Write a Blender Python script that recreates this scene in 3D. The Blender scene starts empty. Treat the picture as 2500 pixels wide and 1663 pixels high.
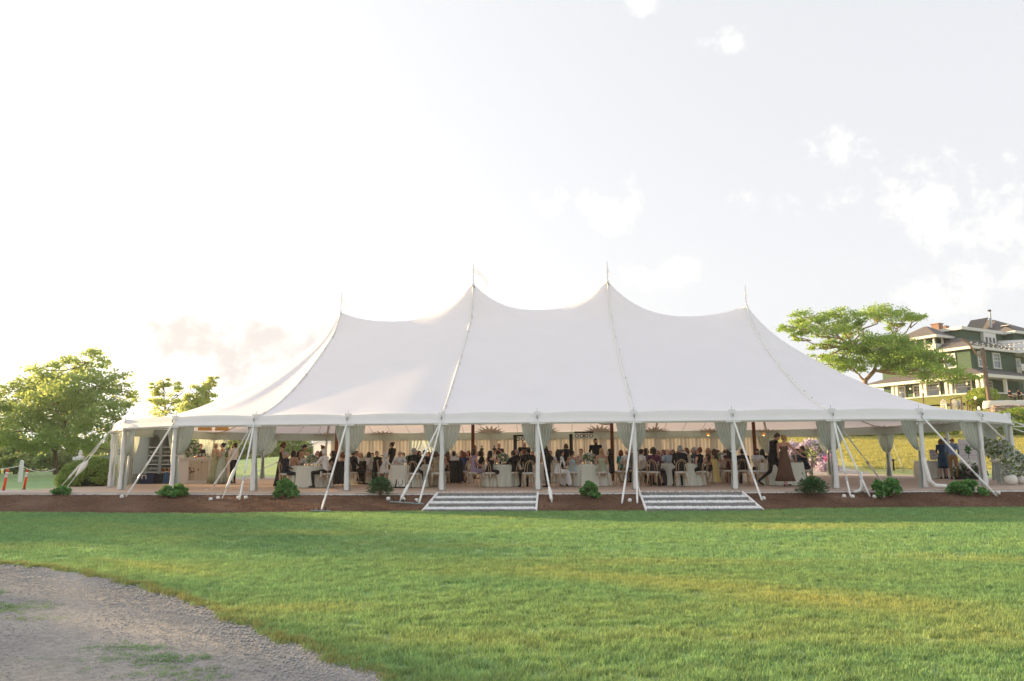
import bpy, math, random
import numpy as np
from mathutils import Vector, Matrix, Euler
random.seed(7); rng = np.random.default_rng(7)
R = math.radians; PI = math.pi
SC = bpy.context.scene; COL = SC.collection

# ---------------------------------------------------------------- camera
CAM = np.array([9.66763, -23.17106, 0.98896]); YAW, PITCH, ROLL, FPX = 0.05628, 0.161284, -0.0067296, 1770.0
cy_, sy_, cp_, sp_ = math.cos(YAW), math.sin(YAW), math.cos(PITCH), math.sin(PITCH)
FW = np.array([-sy_*cp_, cy_*cp_, sp_]); RT0 = np.array([cy_, sy_, 0.0]); UP0 = np.cross(RT0, FW)
cr_, sr_ = math.cos(ROLL), math.sin(ROLL)
RT = cr_*RT0 + sr_*UP0; UP = -sr_*RT0 + cr_*UP0
cam = bpy.data.cameras.new('camera'); cam_o = bpy.data.objects.new('camera', cam); COL.objects.link(cam_o)
cam.sensor_width = 36.0; cam.lens = FPX/2500*36.0; cam.clip_start = 0.1; cam.clip_end = 3000
m = Matrix.Identity(4)
for i in range(3):
    m[i][0], m[i][1], m[i][2], m[i][3] = RT[i], UP[i], -FW[i], CAM[i]
cam_o.matrix_world = m; SC.camera = cam_o

# ---------------------------------------------------------------- light
SUN_EL, SUN_AZ = R(10.0), R(-64.0)          # azimuth measured from +Y towards +X (sun stands far left behind the tent)
SUN_DIR = Vector((math.sin(SUN_AZ)*math.cos(SUN_EL), math.cos(SUN_AZ)*math.cos(SUN_EL), math.sin(SUN_EL)))
sl = bpy.data.lights.new('sun', 'SUN'); sl.energy = 5.6; sl.angle = R(0.6); sl.color = (1.0, 0.69, 0.34)
so = bpy.data.objects.new('sun', sl); COL.objects.link(so)
so.rotation_euler = (-SUN_DIR).to_track_quat('-Z', 'Y').to_euler(); so.location = (-30, 60, 60)
vs = SC.view_settings; vs.view_transform = 'Standard'; vs.look = 'None'; vs.gamma = 1; vs.use_curve_mapping = False
vs.exposure = 1.38

HAZE = 0.0004
W = bpy.data.worlds.new('World'); SC.world = W; W.use_nodes = True
nt = W.node_tree; N = nt.nodes; L = nt.links; N.clear()
def nn(t, **k):
    n = N.new(t)
    for a, b in k.items(): setattr(n, a, b)
    return n
out = nn('ShaderNodeOutputWorld'); bg = nn('ShaderNodeBackground'); bg.inputs[1].default_value = 0.15
sky = nn('ShaderNodeTexSky', sky_type='NISHITA'); sky.sun_disc = False; sky.sun_elevation = SUN_EL
sky.sun_rotation = SUN_AZ; sky.altitude = 0; sky.air_density = 1.0; sky.dust_density = 2.0; sky.ozone_density = 1.5
hs = nn('ShaderNodeHueSaturation'); hs.inputs['Saturation'].default_value = 0.30
L.new(sky.outputs[0], hs.inputs['Color'])
def wmath(op, a, b=None, c=None, clamp=False):
    n = nn('ShaderNodeMath', operation=op, use_clamp=clamp)
    for i, v in enumerate((a, b, c)):
        if v is None: continue
        if isinstance(v, (int, float)): n.inputs[i].default_value = v
        else: L.new(v, n.inputs[i])
    return n.outputs[0]
tc = nn('ShaderNodeTexCoord')
# thin veil of high haze evens the whole sky out (Veil colour is scaled by the background strength)
veil = nn('ShaderNodeMix', data_type='RGBA'); veil.inputs[0].default_value = 0.80
L.new(hs.outputs[0], veil.inputs[6]); veil.inputs[7].default_value = (2.24, 2.30, 2.42, 1)
# warm glow round the low sun
dp = nn('ShaderNodeVectorMath', operation='DOT_PRODUCT'); L.new(tc.outputs['Generated'], dp.inputs[0]); dp.inputs[1].default_value = SUN_DIR
gl = wmath('POWER', wmath('MAXIMUM', dp.outputs['Value'], 0.0), 3.0)
glow = nn('ShaderNodeMix', data_type='RGBA', blend_type='ADD'); L.new(gl, glow.inputs[0]); L.new(veil.outputs[2], glow.inputs[6]); glow.inputs[7].default_value = (.72, .62, .48, 1)
# clouds: ragged noise inside soft elliptical regions of the sky
ns = nn('ShaderNodeTexNoise'); ns.inputs['Scale'].default_value = 19; ns.inputs['Detail'].default_value = 9; ns.inputs['Roughness'].default_value = 0.62
L.new(tc.outputs['Generated'], ns.inputs['Vector'])
def sky_dir(px, py):
    d = FW + RT*(px-1250)/FPX - UP*(py-831.5)/FPX
    return d/np.linalg.norm(d)
def cloud(px, py, rx, ry, amt):
    """elliptical cloud region centred on a direction; rx, ry are half sizes in radians"""
    d = sky_dir(px, py); e1 = np.cross(d, [0, 0, 1.0]); e1 /= np.linalg.norm(e1); e2 = np.cross(e1, d)
    q = []
    for e, r in ((e1, rx), (e2, ry)):
        v = nn('ShaderNodeVectorMath', operation='DOT_PRODUCT'); L.new(tc.outputs['Generated'], v.inputs[0]); v.inputs[1].default_value = tuple(e/r)
        o = float(np.dot(d, e/r)); s_ = wmath('SUBTRACT', v.outputs['Value'], o); q.append(wmath('MULTIPLY', s_, s_))
    f = nn('ShaderNodeVectorMath', operation='DOT_PRODUCT'); L.new(tc.outputs['Generated'], f.inputs[0]); f.inputs[1].default_value = tuple(d)
    front = wmath('GREATER_THAN', f.outputs['Value'], 0.0)
    g = wmath('SUBTRACT', 1.0, wmath('ADD', q[0], q[1]), clamp=True)
    return wmath('MULTIPLY', wmath('MULTIPLY', g, front), amt)
def add_clouds(prev, specs, col, lo, hi):
    tot = None
    for s_ in specs:
        c_ = cloud(*s_); tot = c_ if tot is None else wmath('MAXIMUM', tot, c_)
    # ragged edge: coverage + noise pushed through a soft threshold
    v = wmath('ADD', wmath('MULTIPLY', tot, 0.44), wmath('MULTIPLY', wmath('SUBTRACT', ns.outputs['Fac'], 0.5), 2.5))
    mr = nn('ShaderNodeMapRange', interpolation_type='SMOOTHSTEP'); L.new(v, mr.inputs['Value']); mr.inputs['From Min'].default_value = lo; mr.inputs['From Max'].default_value = hi
    gate = wmath('MULTIPLY', mr.outputs[0], wmath('MINIMUM', wmath('MULTIPLY', tot, 2.2), 1.0))
    mx = nn('ShaderNodeMix', data_type='RGBA'); L.new(gate, mx.inputs[0]); L.new(prev, mx.inputs[6]); mx.inputs[7].default_value = col
    return mx.outputs[2]
white = [(1345, 465, .030, .050, 1), (1500, 510, .072, .055, 1), (1545, 500, .03, .06, 1), (1760, 500, .05, .035, .8), (2060, 362, .075, .034, .9),
         (2190, 470, .15, .06, 1), (2390, 560, .15, .10, .75), (1610, 668, .09, .028, .9), (1370, 685, .03, .014, .7), (1770, 100, .04, .02, .6), (1550, 10, .05, .03, .8),
         (1165, 495, .014, .012, .6), (2330, 700, .14, .05, .6), (-1300, 500, .3, .12, .8), (4600, 400, .35, .14, .9)]
c1 = add_clouds(glow.outputs[2], white, (2.85, 2.82, 2.76, 1), 0.20, 0.62)
grey = [(620, 850, .21, .055, 1), (560, 905, .13, .03, .8), (-700, 800, .3, .06, .7)]
c2 = add_clouds(c1, grey, (2.08, 2.02, 2.0, 1), -0.1, 0.62)
L.new(c2, bg.inputs[0]); L.new(bg.outputs[0], out.inputs[0])

# ---------------------------------------------------------------- picking points of the place
def _ray(px, py): return FW + RT*(px-1250)/FPX - UP*(py-831.5)/FPX
def atY(px, py, Y): d = _ray(px, py); return CAM + d*(Y-CAM[1])/d[1]
def atZ(px, py, z): d = _ray(px, py); return CAM + d*(z-CAM[2])/d[2]
def atD(px, py, D):
    d = _ray(px, py); f = np.array([-sy_, cy_]); return CAM + d*(D/float(d[:2] @ f))
def sm(a, b, x): t = min(1, max(0, (x-a)/(b-a))); return t*t*(3-2*t)

# ---------------------------------------------------------------- mesh helpers
class MB:
    def __init__(s): s.v = []; s.f = []; s.m = []
    def add(s, vs, fs, mi=0):
        o = len(s.v); s.v += [tuple(map(float, v)) for v in vs]; s.f += [tuple(i+o for i in f) for f in fs]; s.m += [mi]*len(fs); return s
    def box(s, c, d, mi=0, rz=0, bev=0):
        x, y, z = d[0]/2, d[1]/2, d[2]/2; ca, sa = math.cos(rz), math.sin(rz)
        vs = [(sx*x, sy*y, sz*z) for sz in (-1, 1) for sy in (-1, 1) for sx in (-1, 1)]
        vs = [(c[0]+a*ca-b*sa, c[1]+a*sa+b*ca, c[2]+q) for a, b, q in vs]
        return s.add(vs, [(0, 2, 3, 1), (4, 5, 7, 6), (0, 1, 5, 4), (2, 6, 7, 3), (0, 4, 6, 2), (1, 3, 7, 5)], mi)
    def tube(s, pts, r, n=8, mi=0, cap=True, flat=1.0):
        pts = [Vector(p) for p in pts]; rs = r if isinstance(r, (list, tuple)) else [r]*len(pts)
        o = len(s.v); prev = None
        for i, p in enumerate(pts):
            d = (pts[min(i+1, len(pts)-1)]-pts[max(i-1, 0)]).normalized()
            if prev is None:
                a = Vector((0, 0, 1)) if abs(d.z) < .9 else Vector((1, 0, 0)); prev = d.cross(a).normalized()
            prev = (prev-d*prev.dot(d)).normalized(); q = d.cross(prev)
            for k in range(n):
                t = 2*PI*k/n; s.v.append(tuple(p+prev*math.cos(t)*rs[i]+q*math.sin(t)*rs[i]*flat))
        for i in range(len(pts)-1):
            for k in range(n):
                a = o+i*n+k; b = o+i*n+(k+1) % n; s.f.append((a, b, b+n, a+n)); s.m.append(mi)
        if cap:
            s.f.append(tuple(o+k for k in range(n))[::-1]); s.m.append(mi)
            s.f.append(tuple(o+(len(pts)-1)*n+k for k in range(n))); s.m.append(mi)
        return s
    def lathe(s, prof, c=(0, 0, 0), n=24, mi=0, fn=None, cap=True):
        o = len(s.v)
        for (r, z) in prof:
            for k in range(n):
                t = 2*PI*k/n; rr = r*(fn(t, z) if fn else 1); s.v.append((c[0]+rr*math.cos(t), c[1]+rr*math.sin(t), c[2]+z))
        for i in range(len(prof)-1):
            for k in range(n):
                a = o+i*n+k; b = o+i*n+(k+1) % n; s.f.append((a, b, b+n, a+n)); s.m.append(mi)
        if cap:
            s.f.append(tuple(o+k for k in range(n))[::-1]); s.m.append(mi)
            s.f.append(tuple(o+(len(prof)-1)*n+k for k in range(n))); s.m.append(mi)
        return s
    def grid(s, P, mi=0):
        r, c = len(P), len(P[0]); o = len(s.v)
        for row in P: s.v += [tuple(map(float, p)) for p in row]
        for i in range(r-1):
            for j in range(c-1):
                a = o+i*c+j; s.f.append((a, a+1, a+c+1, a+c)); s.m.append(mi)
        return s
    def prism(s, poly, z0, z1, mi=0):
        n = len(poly); vs = [(x, y, z0) for x, y in poly]+[(x, y, z1) for x, y in poly]
        fs = [tuple(range(n))[::-1], tuple(range(n, 2*n))]+[(i, (i+1) % n, (i+1) % n+n, i+n) for i in range(n)]
        return s.add(vs, fs, mi)
    def mesh(s, name, mats, smooth=False):
        me = bpy.data.meshes.new(name); me.from_pydata(s.v, [], s.f)
        for mt in (mats if isinstance(mats, (list, tuple)) else [mats]): me.materials.append(mt)
        me.polygons.foreach_set('material_index', s.m)
        if smooth: me.polygons.foreach_set('use_smooth', [True]*len(s.f))
        me.update(); return me
    def build(s, name, mats, parent=None, smooth=False, loc=None, rz=0):
        return link(name, s.mesh(name, mats, smooth), parent, loc, rz)
KIDS = {}
def link(name, me, parent=None, loc=None, rz=0):
    o = bpy.data.objects.new(name, me); COL.objects.link(o)
    if parent is not None: o.parent = parent; KIDS.setdefault(parent.name, []).append(o)
    if loc is not None: o.location = loc
    if rz: o.rotation_euler = (0, 0, rz)
    return o
def npmesh(name, v, f, mat, smooth=False):
    """mesh from numpy verts (n,3) and faces (m,k)"""
    me = bpy.data.meshes.new(name); v = np.ascontiguousarray(v, dtype=np.float32); f = np.ascontiguousarray(f, dtype=np.int32)
    k = f.shape[1]; me.vertices.add(len(v)); me.vertices.foreach_set('co', v.ravel())
    me.loops.add(f.size); me.loops.foreach_set('vertex_index', f.ravel())
    me.polygons.add(len(f)); me.polygons.foreach_set('loop_start', np.arange(0, f.size, k, dtype=np.int32))
    me.polygons.foreach_set('loop_total', np.full(len(f), k, dtype=np.int32))
    if smooth: me.polygons.foreach_set('use_smooth', np.ones(len(f), dtype=bool))
    me.update(calc_edges=True); me.materials.append(mat); return me
def tag(o, label=None, cat=None, group=None, kind=None):
    if label: o['label'] = label
    if cat: o['category'] = cat
    if group: o['group'] = group
    if kind: o['kind'] = kind
    return o
def empty(name, loc=(0, 0, 0), rz=0):
    o = bpy.data.objects.new(name, None); COL.objects.link(o); o.location = loc; o.rotation_euler = (0, 0, rz); o.empty_display_size = .2; return o
def copy_tree(o, parent=None):
    c = o.copy(); COL.objects.link(c)
    if parent is not None: c.parent = parent; c.matrix_parent_inverse = o.matrix_parent_inverse
    for ch in KIDS.get(o.name, []): copy_tree(ch, c)
    if parent is not None: KIDS.setdefault(parent.name, []).append(c)
    return c

# ---------------------------------------------------------------- materials
def mat(name, col, rough=0.7, var=0.0, scale=8.0, col2=None, bump=0.0, bscale=60.0, metal=0.0, trans=0.0, spec=0.3, emit=None, estr=0.0, alpha=1.0, stretch=None, island=0.0, transcol=None):
    m = bpy.data.materials.new(name); m.use_nodes = True; t = m.node_tree; n = t.nodes; l = t.links
    p = n['Principled BSDF']; o = n['Material Output']
    p.inputs['Base Color'].default_value = (*col, 1); p.inputs['Roughness'].default_value = rough
    p.inputs['Metallic'].default_value = metal; p.inputs['Specular IOR Level'].default_value = spec
    if emit: p.inputs['Emission Color'].default_value = (*emit, 1); p.inputs['Emission Strength'].default_value = estr
    src = None
    tcn = n.new('ShaderNodeTexCoord'); vec = tcn.outputs['Object']
    if stretch:
        mp = n.new('ShaderNodeMapping'); mp.inputs['Scale'].default_value = stretch; l.new(vec, mp.inputs[0]); vec = mp.outputs[0]
    if var > 0 or col2:
        nz = n.new('ShaderNodeTexNoise'); nz.inputs['Scale'].default_value = scale; nz.inputs['Detail'].default_value = 6; nz.inputs['Roughness'].default_value = .65; l.new(vec, nz.inputs['Vector'])
        mr = n.new('ShaderNodeMapRange'); mr.inputs['From Min'].default_value = .3; mr.inputs['From Max'].default_value = .7; l.new(nz.outputs['Fac'], mr.inputs['Value'])
        mx = n.new('ShaderNodeMix'); mx.data_type = 'RGBA'; l.new(mr.outputs[0], mx.inputs[0])
        c2 = col2 or tuple(c*(1+var) for c in col); c1 = col if col2 else tuple(c*(1-var) for c in col)
        mx.inputs[6].default_value = (*c1, 1); mx.inputs[7].default_value = (*c2, 1); src = mx.outputs[2]
    if island > 0:
        gi = n.new('ShaderNodeNewGeometry'); hv = n.new('ShaderNodeHueSaturation')
        mr2 = n.new('ShaderNodeMapRange'); l.new(gi.outputs['Random Per Island'], mr2.inputs['Value']); mr2.inputs['To Min'].default_value = 1-island; mr2.inputs['To Max'].default_value = 1+island
        mr3 = n.new('ShaderNodeMapRange'); l.new(gi.outputs['Random Per Island'], mr3.inputs['Value']); mr3.inputs['To Min'].default_value = .515; mr3.inputs['To Max'].default_value = .485
        l.new(mr2.outputs[0], hv.inputs['Value']); l.new(mr3.outputs[0], hv.inputs['Hue'])
        if src is None: hv.inputs['Color'].default_value = (*col, 1)
        else: l.new(src, hv.inputs['Color'])
        src = hv.outputs[0]
    if src is not None: l.new(src, p.inputs['Base Color'])
    if bump > 0:
        bz = n.new('ShaderNodeTexNoise'); bz.inputs['Scale'].default_value = bscale; bz.inputs['Detail'].default_value = 5; l.new(vec, bz.inputs['Vector'])
        bp = n.new('ShaderNodeBump'); bp.inputs['Strength'].default_value = bump; bp.inputs['Distance'].default_value = .03; l.new(bz.outputs['Fac'], bp.inputs['Height']); l.new(bp.outputs[0], p.inputs['Normal'])
    last = p.outputs[0]
    if trans > 0:
        tb = n.new('ShaderNodeBsdfTranslucent'); ms = n.new('ShaderNodeMixShader'); ms.inputs[0].default_value = trans
        if transcol: tb.inputs[0].default_value = (*transcol, 1)
        elif src is not None: l.new(src, tb.inputs[0])
        else: tb.inputs[0].default_value = (*col, 1)
        l.new(last, ms.inputs[1]); l.new(tb.outputs[0], ms.inputs[2]); last = ms.outputs[0]
    if alpha < 1:
        tr = n.new('ShaderNodeBsdfTransparent'); ma = n.new('ShaderNodeMixShader'); ma.inputs[0].default_value = alpha
        l.new(tr.outputs[0], ma.inputs[1]); l.new(last, ma.inputs[2]); last = ma.outputs[0]
    l.new(last, o.inputs[0]); return m
M = {}
M['canopy'] = mat('canopy_cloth', (.97, .955, .985), .75, trans=.24, transcol=(.90, .85, .90), var=.022, scale=.9, bump=.12, bscale=2.2)
M['valance'] = mat('valance_cloth', (.93, .92, .94), .7, trans=.22, var=.02, scale=3)
M['rope'] = mat('white_strap', (.78, .77, .74), .7, var=.06, scale=20)
M['post'] = mat('pole_sleeve', (.76, .76, .75), .65, var=.05, scale=9, bump=.35, bscale=25, stretch=(1, 1, .25))
M['liner'] = mat('wall_liner', (.66, .61, .51), .85, trans=.12, transcol=(.68, .64, .56), var=.04, scale=2)
M['liner_val'] = mat('liner_valance', (.52, .60, .54), .85, trans=.2, var=.04, scale=4)
M['sheer'] = mat('sheer_curtain', (.56, .62, .57), .8, trans=.42, var=.05, scale=6, alpha=.90, stretch=(1, 1, .2))
M['star'] = mat('roof_patch', (.62, .59, .56), .85)
M['wood_mast'] = mat('mast_wood', (.20, .055, .025), .5, var=.25, scale=14, stretch=(1, 1, .06))
M['steel'] = mat('steel', (.45, .46, .47), .35, metal=.8)
M['white'] = mat('white_paint', (.74, .74, .73), .5, var=.04, scale=10)
M['black'] = mat('black_metal', (.012, .012, .013), .45)
M['bark'] = mat('bark', (.16, .11, .075), .9, var=.3, scale=10, bump=.6, bscale=18, stretch=(1, 1, .3))
M['pale_bark'] = mat('bark_pale', (.30, .20, .13), .9, var=.25, scale=10, bump=.5, bscale=18)  # a paler, warmer bark colour
def leafmat(name, a, b, tc_, tr=.45): return mat(name, a, .55, col2=b, scale=1.3, trans=tr, transcol=tc_, island=.38, spec=.25)
M['leaf'] = leafmat('leaf_maple', (.14, .26, .12), (.20, .32, .13), (.54, .64, .18), .5)
M['leaf_light'] = leafmat('leaf_light', (.20, .30, .12), (.28, .36, .14), (.75, .80, .28), .6)
M['leaf_far'] = leafmat('leaf_far', (.12, .21, .10), (.18, .27, .12), (.45, .52, .16))
M['leaf_oak'] = leafmat('leaf_oak', (.14, .28, .07), (.23, .36, .09), (.50, .66, .14))
M['leaf_shrub'] = leafmat('leaf_shrub', (.07, .20, .06), (.13, .31, .085), (.2, .42, .09), .3)
M['leaf_dark'] = leafmat('leaf_peony', (.04, .11, .05), (.07, .16, .065), (.1, .24, .07), .25)
M['leaf_hedge'] = leafmat('leaf_hedge', (.08, .19, .045), (.17, .29, .06), (.42, .52, .08))
M['leaf_yew'] = leafmat('leaf_yew', (.17, .29, .08), (.26, .37, .10), (.45, .55, .12), .25)
M['rhodo'] = leafmat('rhodo_bloom', (.52, .45, .57), (.68, .60, .70), (.6, .5, .62), .3)
M['magenta'] = leafmat('magenta_bloom', (.45, .10, .32), (.62, .25, .5), (.7, .2, .5), .3)
M['flower_w'] = leafmat('white_flower', (.84, .84, .76), (.90, .89, .84), (.9, .9, .8), .4)
M['flower_b'] = leafmat('pale_blue_flower', (.45, .55, .68), (.66, .72, .78), (.6, .7, .8), .3)
M['flower_p'] = leafmat('mauve_flower', (.30, .16, .24), (.55, .35, .42), (.6, .3, .4), .3)
M['linen'] = mat('sage_linen', (.66, .68, .58), .85, col2=(.78, .79, .70), scale=55, stretch=(1, 1, .15), bump=.3, bscale=40)
M['ivory'] = mat('ivory_cloth', (.74, .72, .66), .85)
M['chairwood'] = mat('chair_beech', (.52, .36, .22), .5, var=.12, scale=20)
M['cushion'] = mat('cushion', (.74, .73, .70), .85)
M['navy'] = mat('navy_plastic', (.012, .03, .09), .45)
M['glass'] = mat('glassware', (.55, .58, .56), .12, spec=.7, alpha=.55)
M['candle'] = mat('candle_flame', (1, .7, .3), .5, emit=(1, .55, .2), estr=4)
M['lamp'] = mat('lamp_glow', (1, .8, .5), .5, emit=(1, .6, .25), estr=1.2)
M['rattan'] = mat('rattan', (.55, .36, .12), .7, var=.2, scale=60, trans=.3, transcol=(.9, .5, .15))
M['stone'] = mat('step_stone', (.18, .18, .175), .85, col2=(.29, .285, .275), scale=7, bump=.5, bscale=40)
M['dryblade'] = mat('dry_grass', (.34, .30, .12), .8, col2=(.24, .30, .10), scale=4, trans=.3, island=.3)
M['pebble'] = mat('white_pebble', (.82, .82, .82), .75, island=.12)
# ================================================================ setting: ground
ZL = -0.42
def front_edge(X):    # Y of the deck's front edge
    return float(np.interp(X, [-60, -8.4, -5.4, -1.2, 3.5, 9.2, 13.8, 17.5, 23.3, 60], [.0, -.06, -.32, -.69, -1.3, -1.34, -1.24, -.85, -.82, -.8]))
_le = [atZ(x, y, ZL) for x, y in ((0, 1252), (250, 1255), (500, 1256), (800, 1252), (1040, 1250), (1313, 1250), (1580, 1249), (1862, 1247), (2000, 1243), (2250, 1241), (2500, 1241))]
def lawn_edge(X): return float(np.interp(X, [p[0] for p in _le], [p[1] for p in _le]))
STAIRS = []
for (a, b, c_, d_) in ((1068, 1313, 1033, 1309), (1561, 1812, 1578, 1862)):
    pa, pb = atY(a, 1203, -1.34), atY(b, 1203, -1.34); pc, pd = atY(c_, 1249, -3.4), atY(d_, 1249, -3.4)
    STAIRS.append((pa[0], pb[0], pc[0], pd[0]))
def in_stairs(X, Y):
    k = (-1.34-Y)/2.06
    return any(k > -.1 and a+(c_-a)*k+.06 < X < b+(d_-b)*k-.06 for a, b, c_, d_ in STAIRS)
def bed_z(X, Y):
    if in_stairs(X, Y): return ZL-.12
    f, b = lawn_edge(X), front_edge(X)-.05
    t = min(1, max(0, (Y-f)/(b-f))); return ZL+(-.075-ZL)*(t**.8)
def on_bed(px, py):
    d = _ray(px, py); d = d/d[1]; t = 14.0
    while t < 30:
        p = CAM+d*t
        if p[2] <= bed_z(p[0], p[1]): break
        t += .02
    return np.array([p[0], p[1], bed_z(p[0], p[1])])
def hill(X, Y):
    r = sm(8, 26, X)
    hr = float(np.interp(Y, [19, 27, 42, 50, 62, 74, 90], [0, 1.1, 2.85, 3.9, 6.6, 7.4, 7.6]))
    hr2 = float(np.interp(Y, [19, 44, 50, 120], [0, 1.5, .9, 1.4]))*sm(-34, -12, X)+float(np.interp(Y, [19, 60, 120], [0, .2, .4]))*(1-sm(-34, -12, X))
    return r*hr+(1-r)*hr2
def gz(X, Y):
    f, b = lawn_edge(X), front_edge(X)
    if Y < f: return ZL
    if Y < b: return bed_z(X, Y)-.03
    return -.06+hill(X, Y)
def nodes_mat(name):
    m = bpy.data.materials.new(name); m.use_nodes = True; return m, m.node_tree, m.node_tree.nodes, m.node_tree.links
def grass_mat(name, blade):
    m, t, n, l = nodes_mat(name); p = n['Principled BSDF']; p.inputs['Roughness'].default_value = .6; p.inputs['Specular IOR Level'].default_value = .2
    g = n.new('ShaderNodeNewGeometry'); mp = n.new('ShaderNodeMapping'); mp.inputs['Scale'].default_value = (.55, 1.25, 1); mp.inputs['Rotation'].default_value = (0, 0, .12); l.new(g.outputs['Position'], mp.inputs[0])
    a = n.new('ShaderNodeTexNoise'); a.inputs['Scale'].default_value = .42; a.inputs['Detail'].default_value = 7; a.inputs['Roughness'].default_value = .62; l.new(mp.outputs[0], a.inputs['Vector'])
    r = n.new('ShaderNodeValToRGB'); l.new(a.outputs['Fac'], r.inputs[0]); e = r.color_ramp.elements
    cs = [(.30, (.18, .335, .145)), (.46, (.23, .385, .16)), (.58, (.27, .40, .155)), (.70, (.38, .44, .165)), (.80, (.52, .50, .18))]
    e[0].position, e[0].color = cs[0][0], (*cs[0][1], 1); e[1].position, e[1].color = cs[-1][0], (*cs[-1][1], 1)
    for q, c in cs[1:-1]: x = e.new(q); x.color = (*c, 1)
    b = n.new('ShaderNodeTexNoise'); b.inputs['Scale'].default_value = 5; b.inputs['Detail'].default_value = 5; l.new(g.outputs['Position'], b.inputs['Vector'])
    hv = n.new('ShaderNodeHueSaturation'); l.new(r.outputs[0], hv.inputs['Color']); mr = n.new('ShaderNodeMapRange'); l.new(b.outputs['Fac'], mr.inputs['Value']); mr.inputs['From Min'].default_value = .3; mr.inputs['From Max'].default_value = .7; mr.inputs['To Min'].default_value = .72; mr.inputs['To Max'].default_value = 1.22
    if blade:
        m2 = n.new('ShaderNodeMath'); m2.operation = 'MULTIPLY'; ri = n.new('ShaderNodeMapRange'); l.new(g.outputs['Random Per Island'], ri.inputs['Value']); ri.inputs['To Min'].default_value = .7; ri.inputs['To Max'].default_value = 1.35
        l.new(mr.outputs[0], m2.inputs[0]); l.new(ri.outputs[0], m2.inputs[1]); l.new(m2.outputs[0], hv.inputs['Value'])
        r2 = n.new('ShaderNodeMapRange'); l.new(g.outputs['Random Per Island'], r2.inputs['Value']); r2.inputs['To Min'].default_value = .49; r2.inputs['To Max'].default_value = .51; l.new(r2.outputs[0], hv.inputs['Hue'])
    else: l.new(mr.outputs[0], hv.inputs['Value'])
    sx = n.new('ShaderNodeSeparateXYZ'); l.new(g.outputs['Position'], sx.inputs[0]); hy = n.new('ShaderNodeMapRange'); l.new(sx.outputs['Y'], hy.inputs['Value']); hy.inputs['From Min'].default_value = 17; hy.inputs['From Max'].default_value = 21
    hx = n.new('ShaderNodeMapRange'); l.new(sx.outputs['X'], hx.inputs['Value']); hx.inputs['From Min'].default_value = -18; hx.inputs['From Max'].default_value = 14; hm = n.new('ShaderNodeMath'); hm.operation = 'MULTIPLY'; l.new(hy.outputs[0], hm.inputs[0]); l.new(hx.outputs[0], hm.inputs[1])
    sun_mix = n.new('ShaderNodeMix'); sun_mix.data_type = 'RGBA'; l.new(hm.outputs[0], sun_mix.inputs[0]); l.new(hv.outputs[0], sun_mix.inputs[6])      # warm sunlight on the upper lawn, painted into its colour
    dh = n.new('ShaderNodeHueSaturation'); dh.inputs['Color'].default_value = (.50, .47, .15, 1); l.new(mr.outputs[0], dh.inputs['Value']); l.new(dh.outputs[0], sun_mix.inputs[7]); hv = sun_mix
    # sun streaks painted into the near lawn, each at its own place and direction
    last = sun_mix.outputs[2]
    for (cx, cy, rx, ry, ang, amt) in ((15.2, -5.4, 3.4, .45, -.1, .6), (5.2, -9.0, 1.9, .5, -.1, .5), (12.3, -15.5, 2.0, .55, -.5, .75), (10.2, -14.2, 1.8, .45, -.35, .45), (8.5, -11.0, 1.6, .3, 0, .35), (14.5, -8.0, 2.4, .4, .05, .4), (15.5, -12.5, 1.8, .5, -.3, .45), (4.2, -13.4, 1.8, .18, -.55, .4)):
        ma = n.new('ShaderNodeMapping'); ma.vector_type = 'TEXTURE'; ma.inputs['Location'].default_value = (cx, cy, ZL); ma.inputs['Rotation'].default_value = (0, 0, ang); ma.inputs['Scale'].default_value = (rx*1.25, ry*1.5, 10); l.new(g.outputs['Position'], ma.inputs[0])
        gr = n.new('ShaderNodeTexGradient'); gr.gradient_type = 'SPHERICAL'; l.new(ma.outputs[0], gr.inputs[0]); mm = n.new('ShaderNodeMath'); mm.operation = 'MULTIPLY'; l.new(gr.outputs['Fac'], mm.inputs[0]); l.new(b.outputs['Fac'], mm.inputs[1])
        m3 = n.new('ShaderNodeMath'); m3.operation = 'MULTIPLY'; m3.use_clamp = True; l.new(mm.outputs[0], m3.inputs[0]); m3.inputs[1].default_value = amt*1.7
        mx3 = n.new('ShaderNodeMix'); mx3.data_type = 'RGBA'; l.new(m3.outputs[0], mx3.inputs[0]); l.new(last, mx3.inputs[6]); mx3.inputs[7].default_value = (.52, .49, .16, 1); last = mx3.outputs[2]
    class _O: outputs = {0: last}
    hv = _O
    l.new(hv.outputs[0], p.inputs['Base Color'])
    if blade:
        tb = n.new('ShaderNodeBsdfTranslucent'); l.new(hv.outputs[0], tb.inputs[0]); ms = n.new('ShaderNodeMixShader'); ms.inputs[0].default_value = .35
        l.new(p.outputs[0], ms.inputs[1]); l.new(tb.outputs[0], ms.inputs[2]); l.new(ms.outputs[0], n['Material Output'].inputs[0])
    else:
        bn = n.new('ShaderNodeTexNoise'); bn.inputs['Scale'].default_value = 28; bn.inputs['Detail'].default_value = 6; l.new(g.outputs['Position'], bn.inputs['Vector'])
        bp = n.new('ShaderNodeBump'); bp.inputs['Strength'].default_value = .9; bp.inputs['Distance'].default_value = .06; l.new(bn.outputs['Fac'], bp.inputs['Height']); l.new(bp.outputs[0], p.inputs['Normal'])
    return m
M['grass'] = grass_mat('lawn_turf', False); M['blade'] = grass_mat('grass_blade', True)
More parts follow.
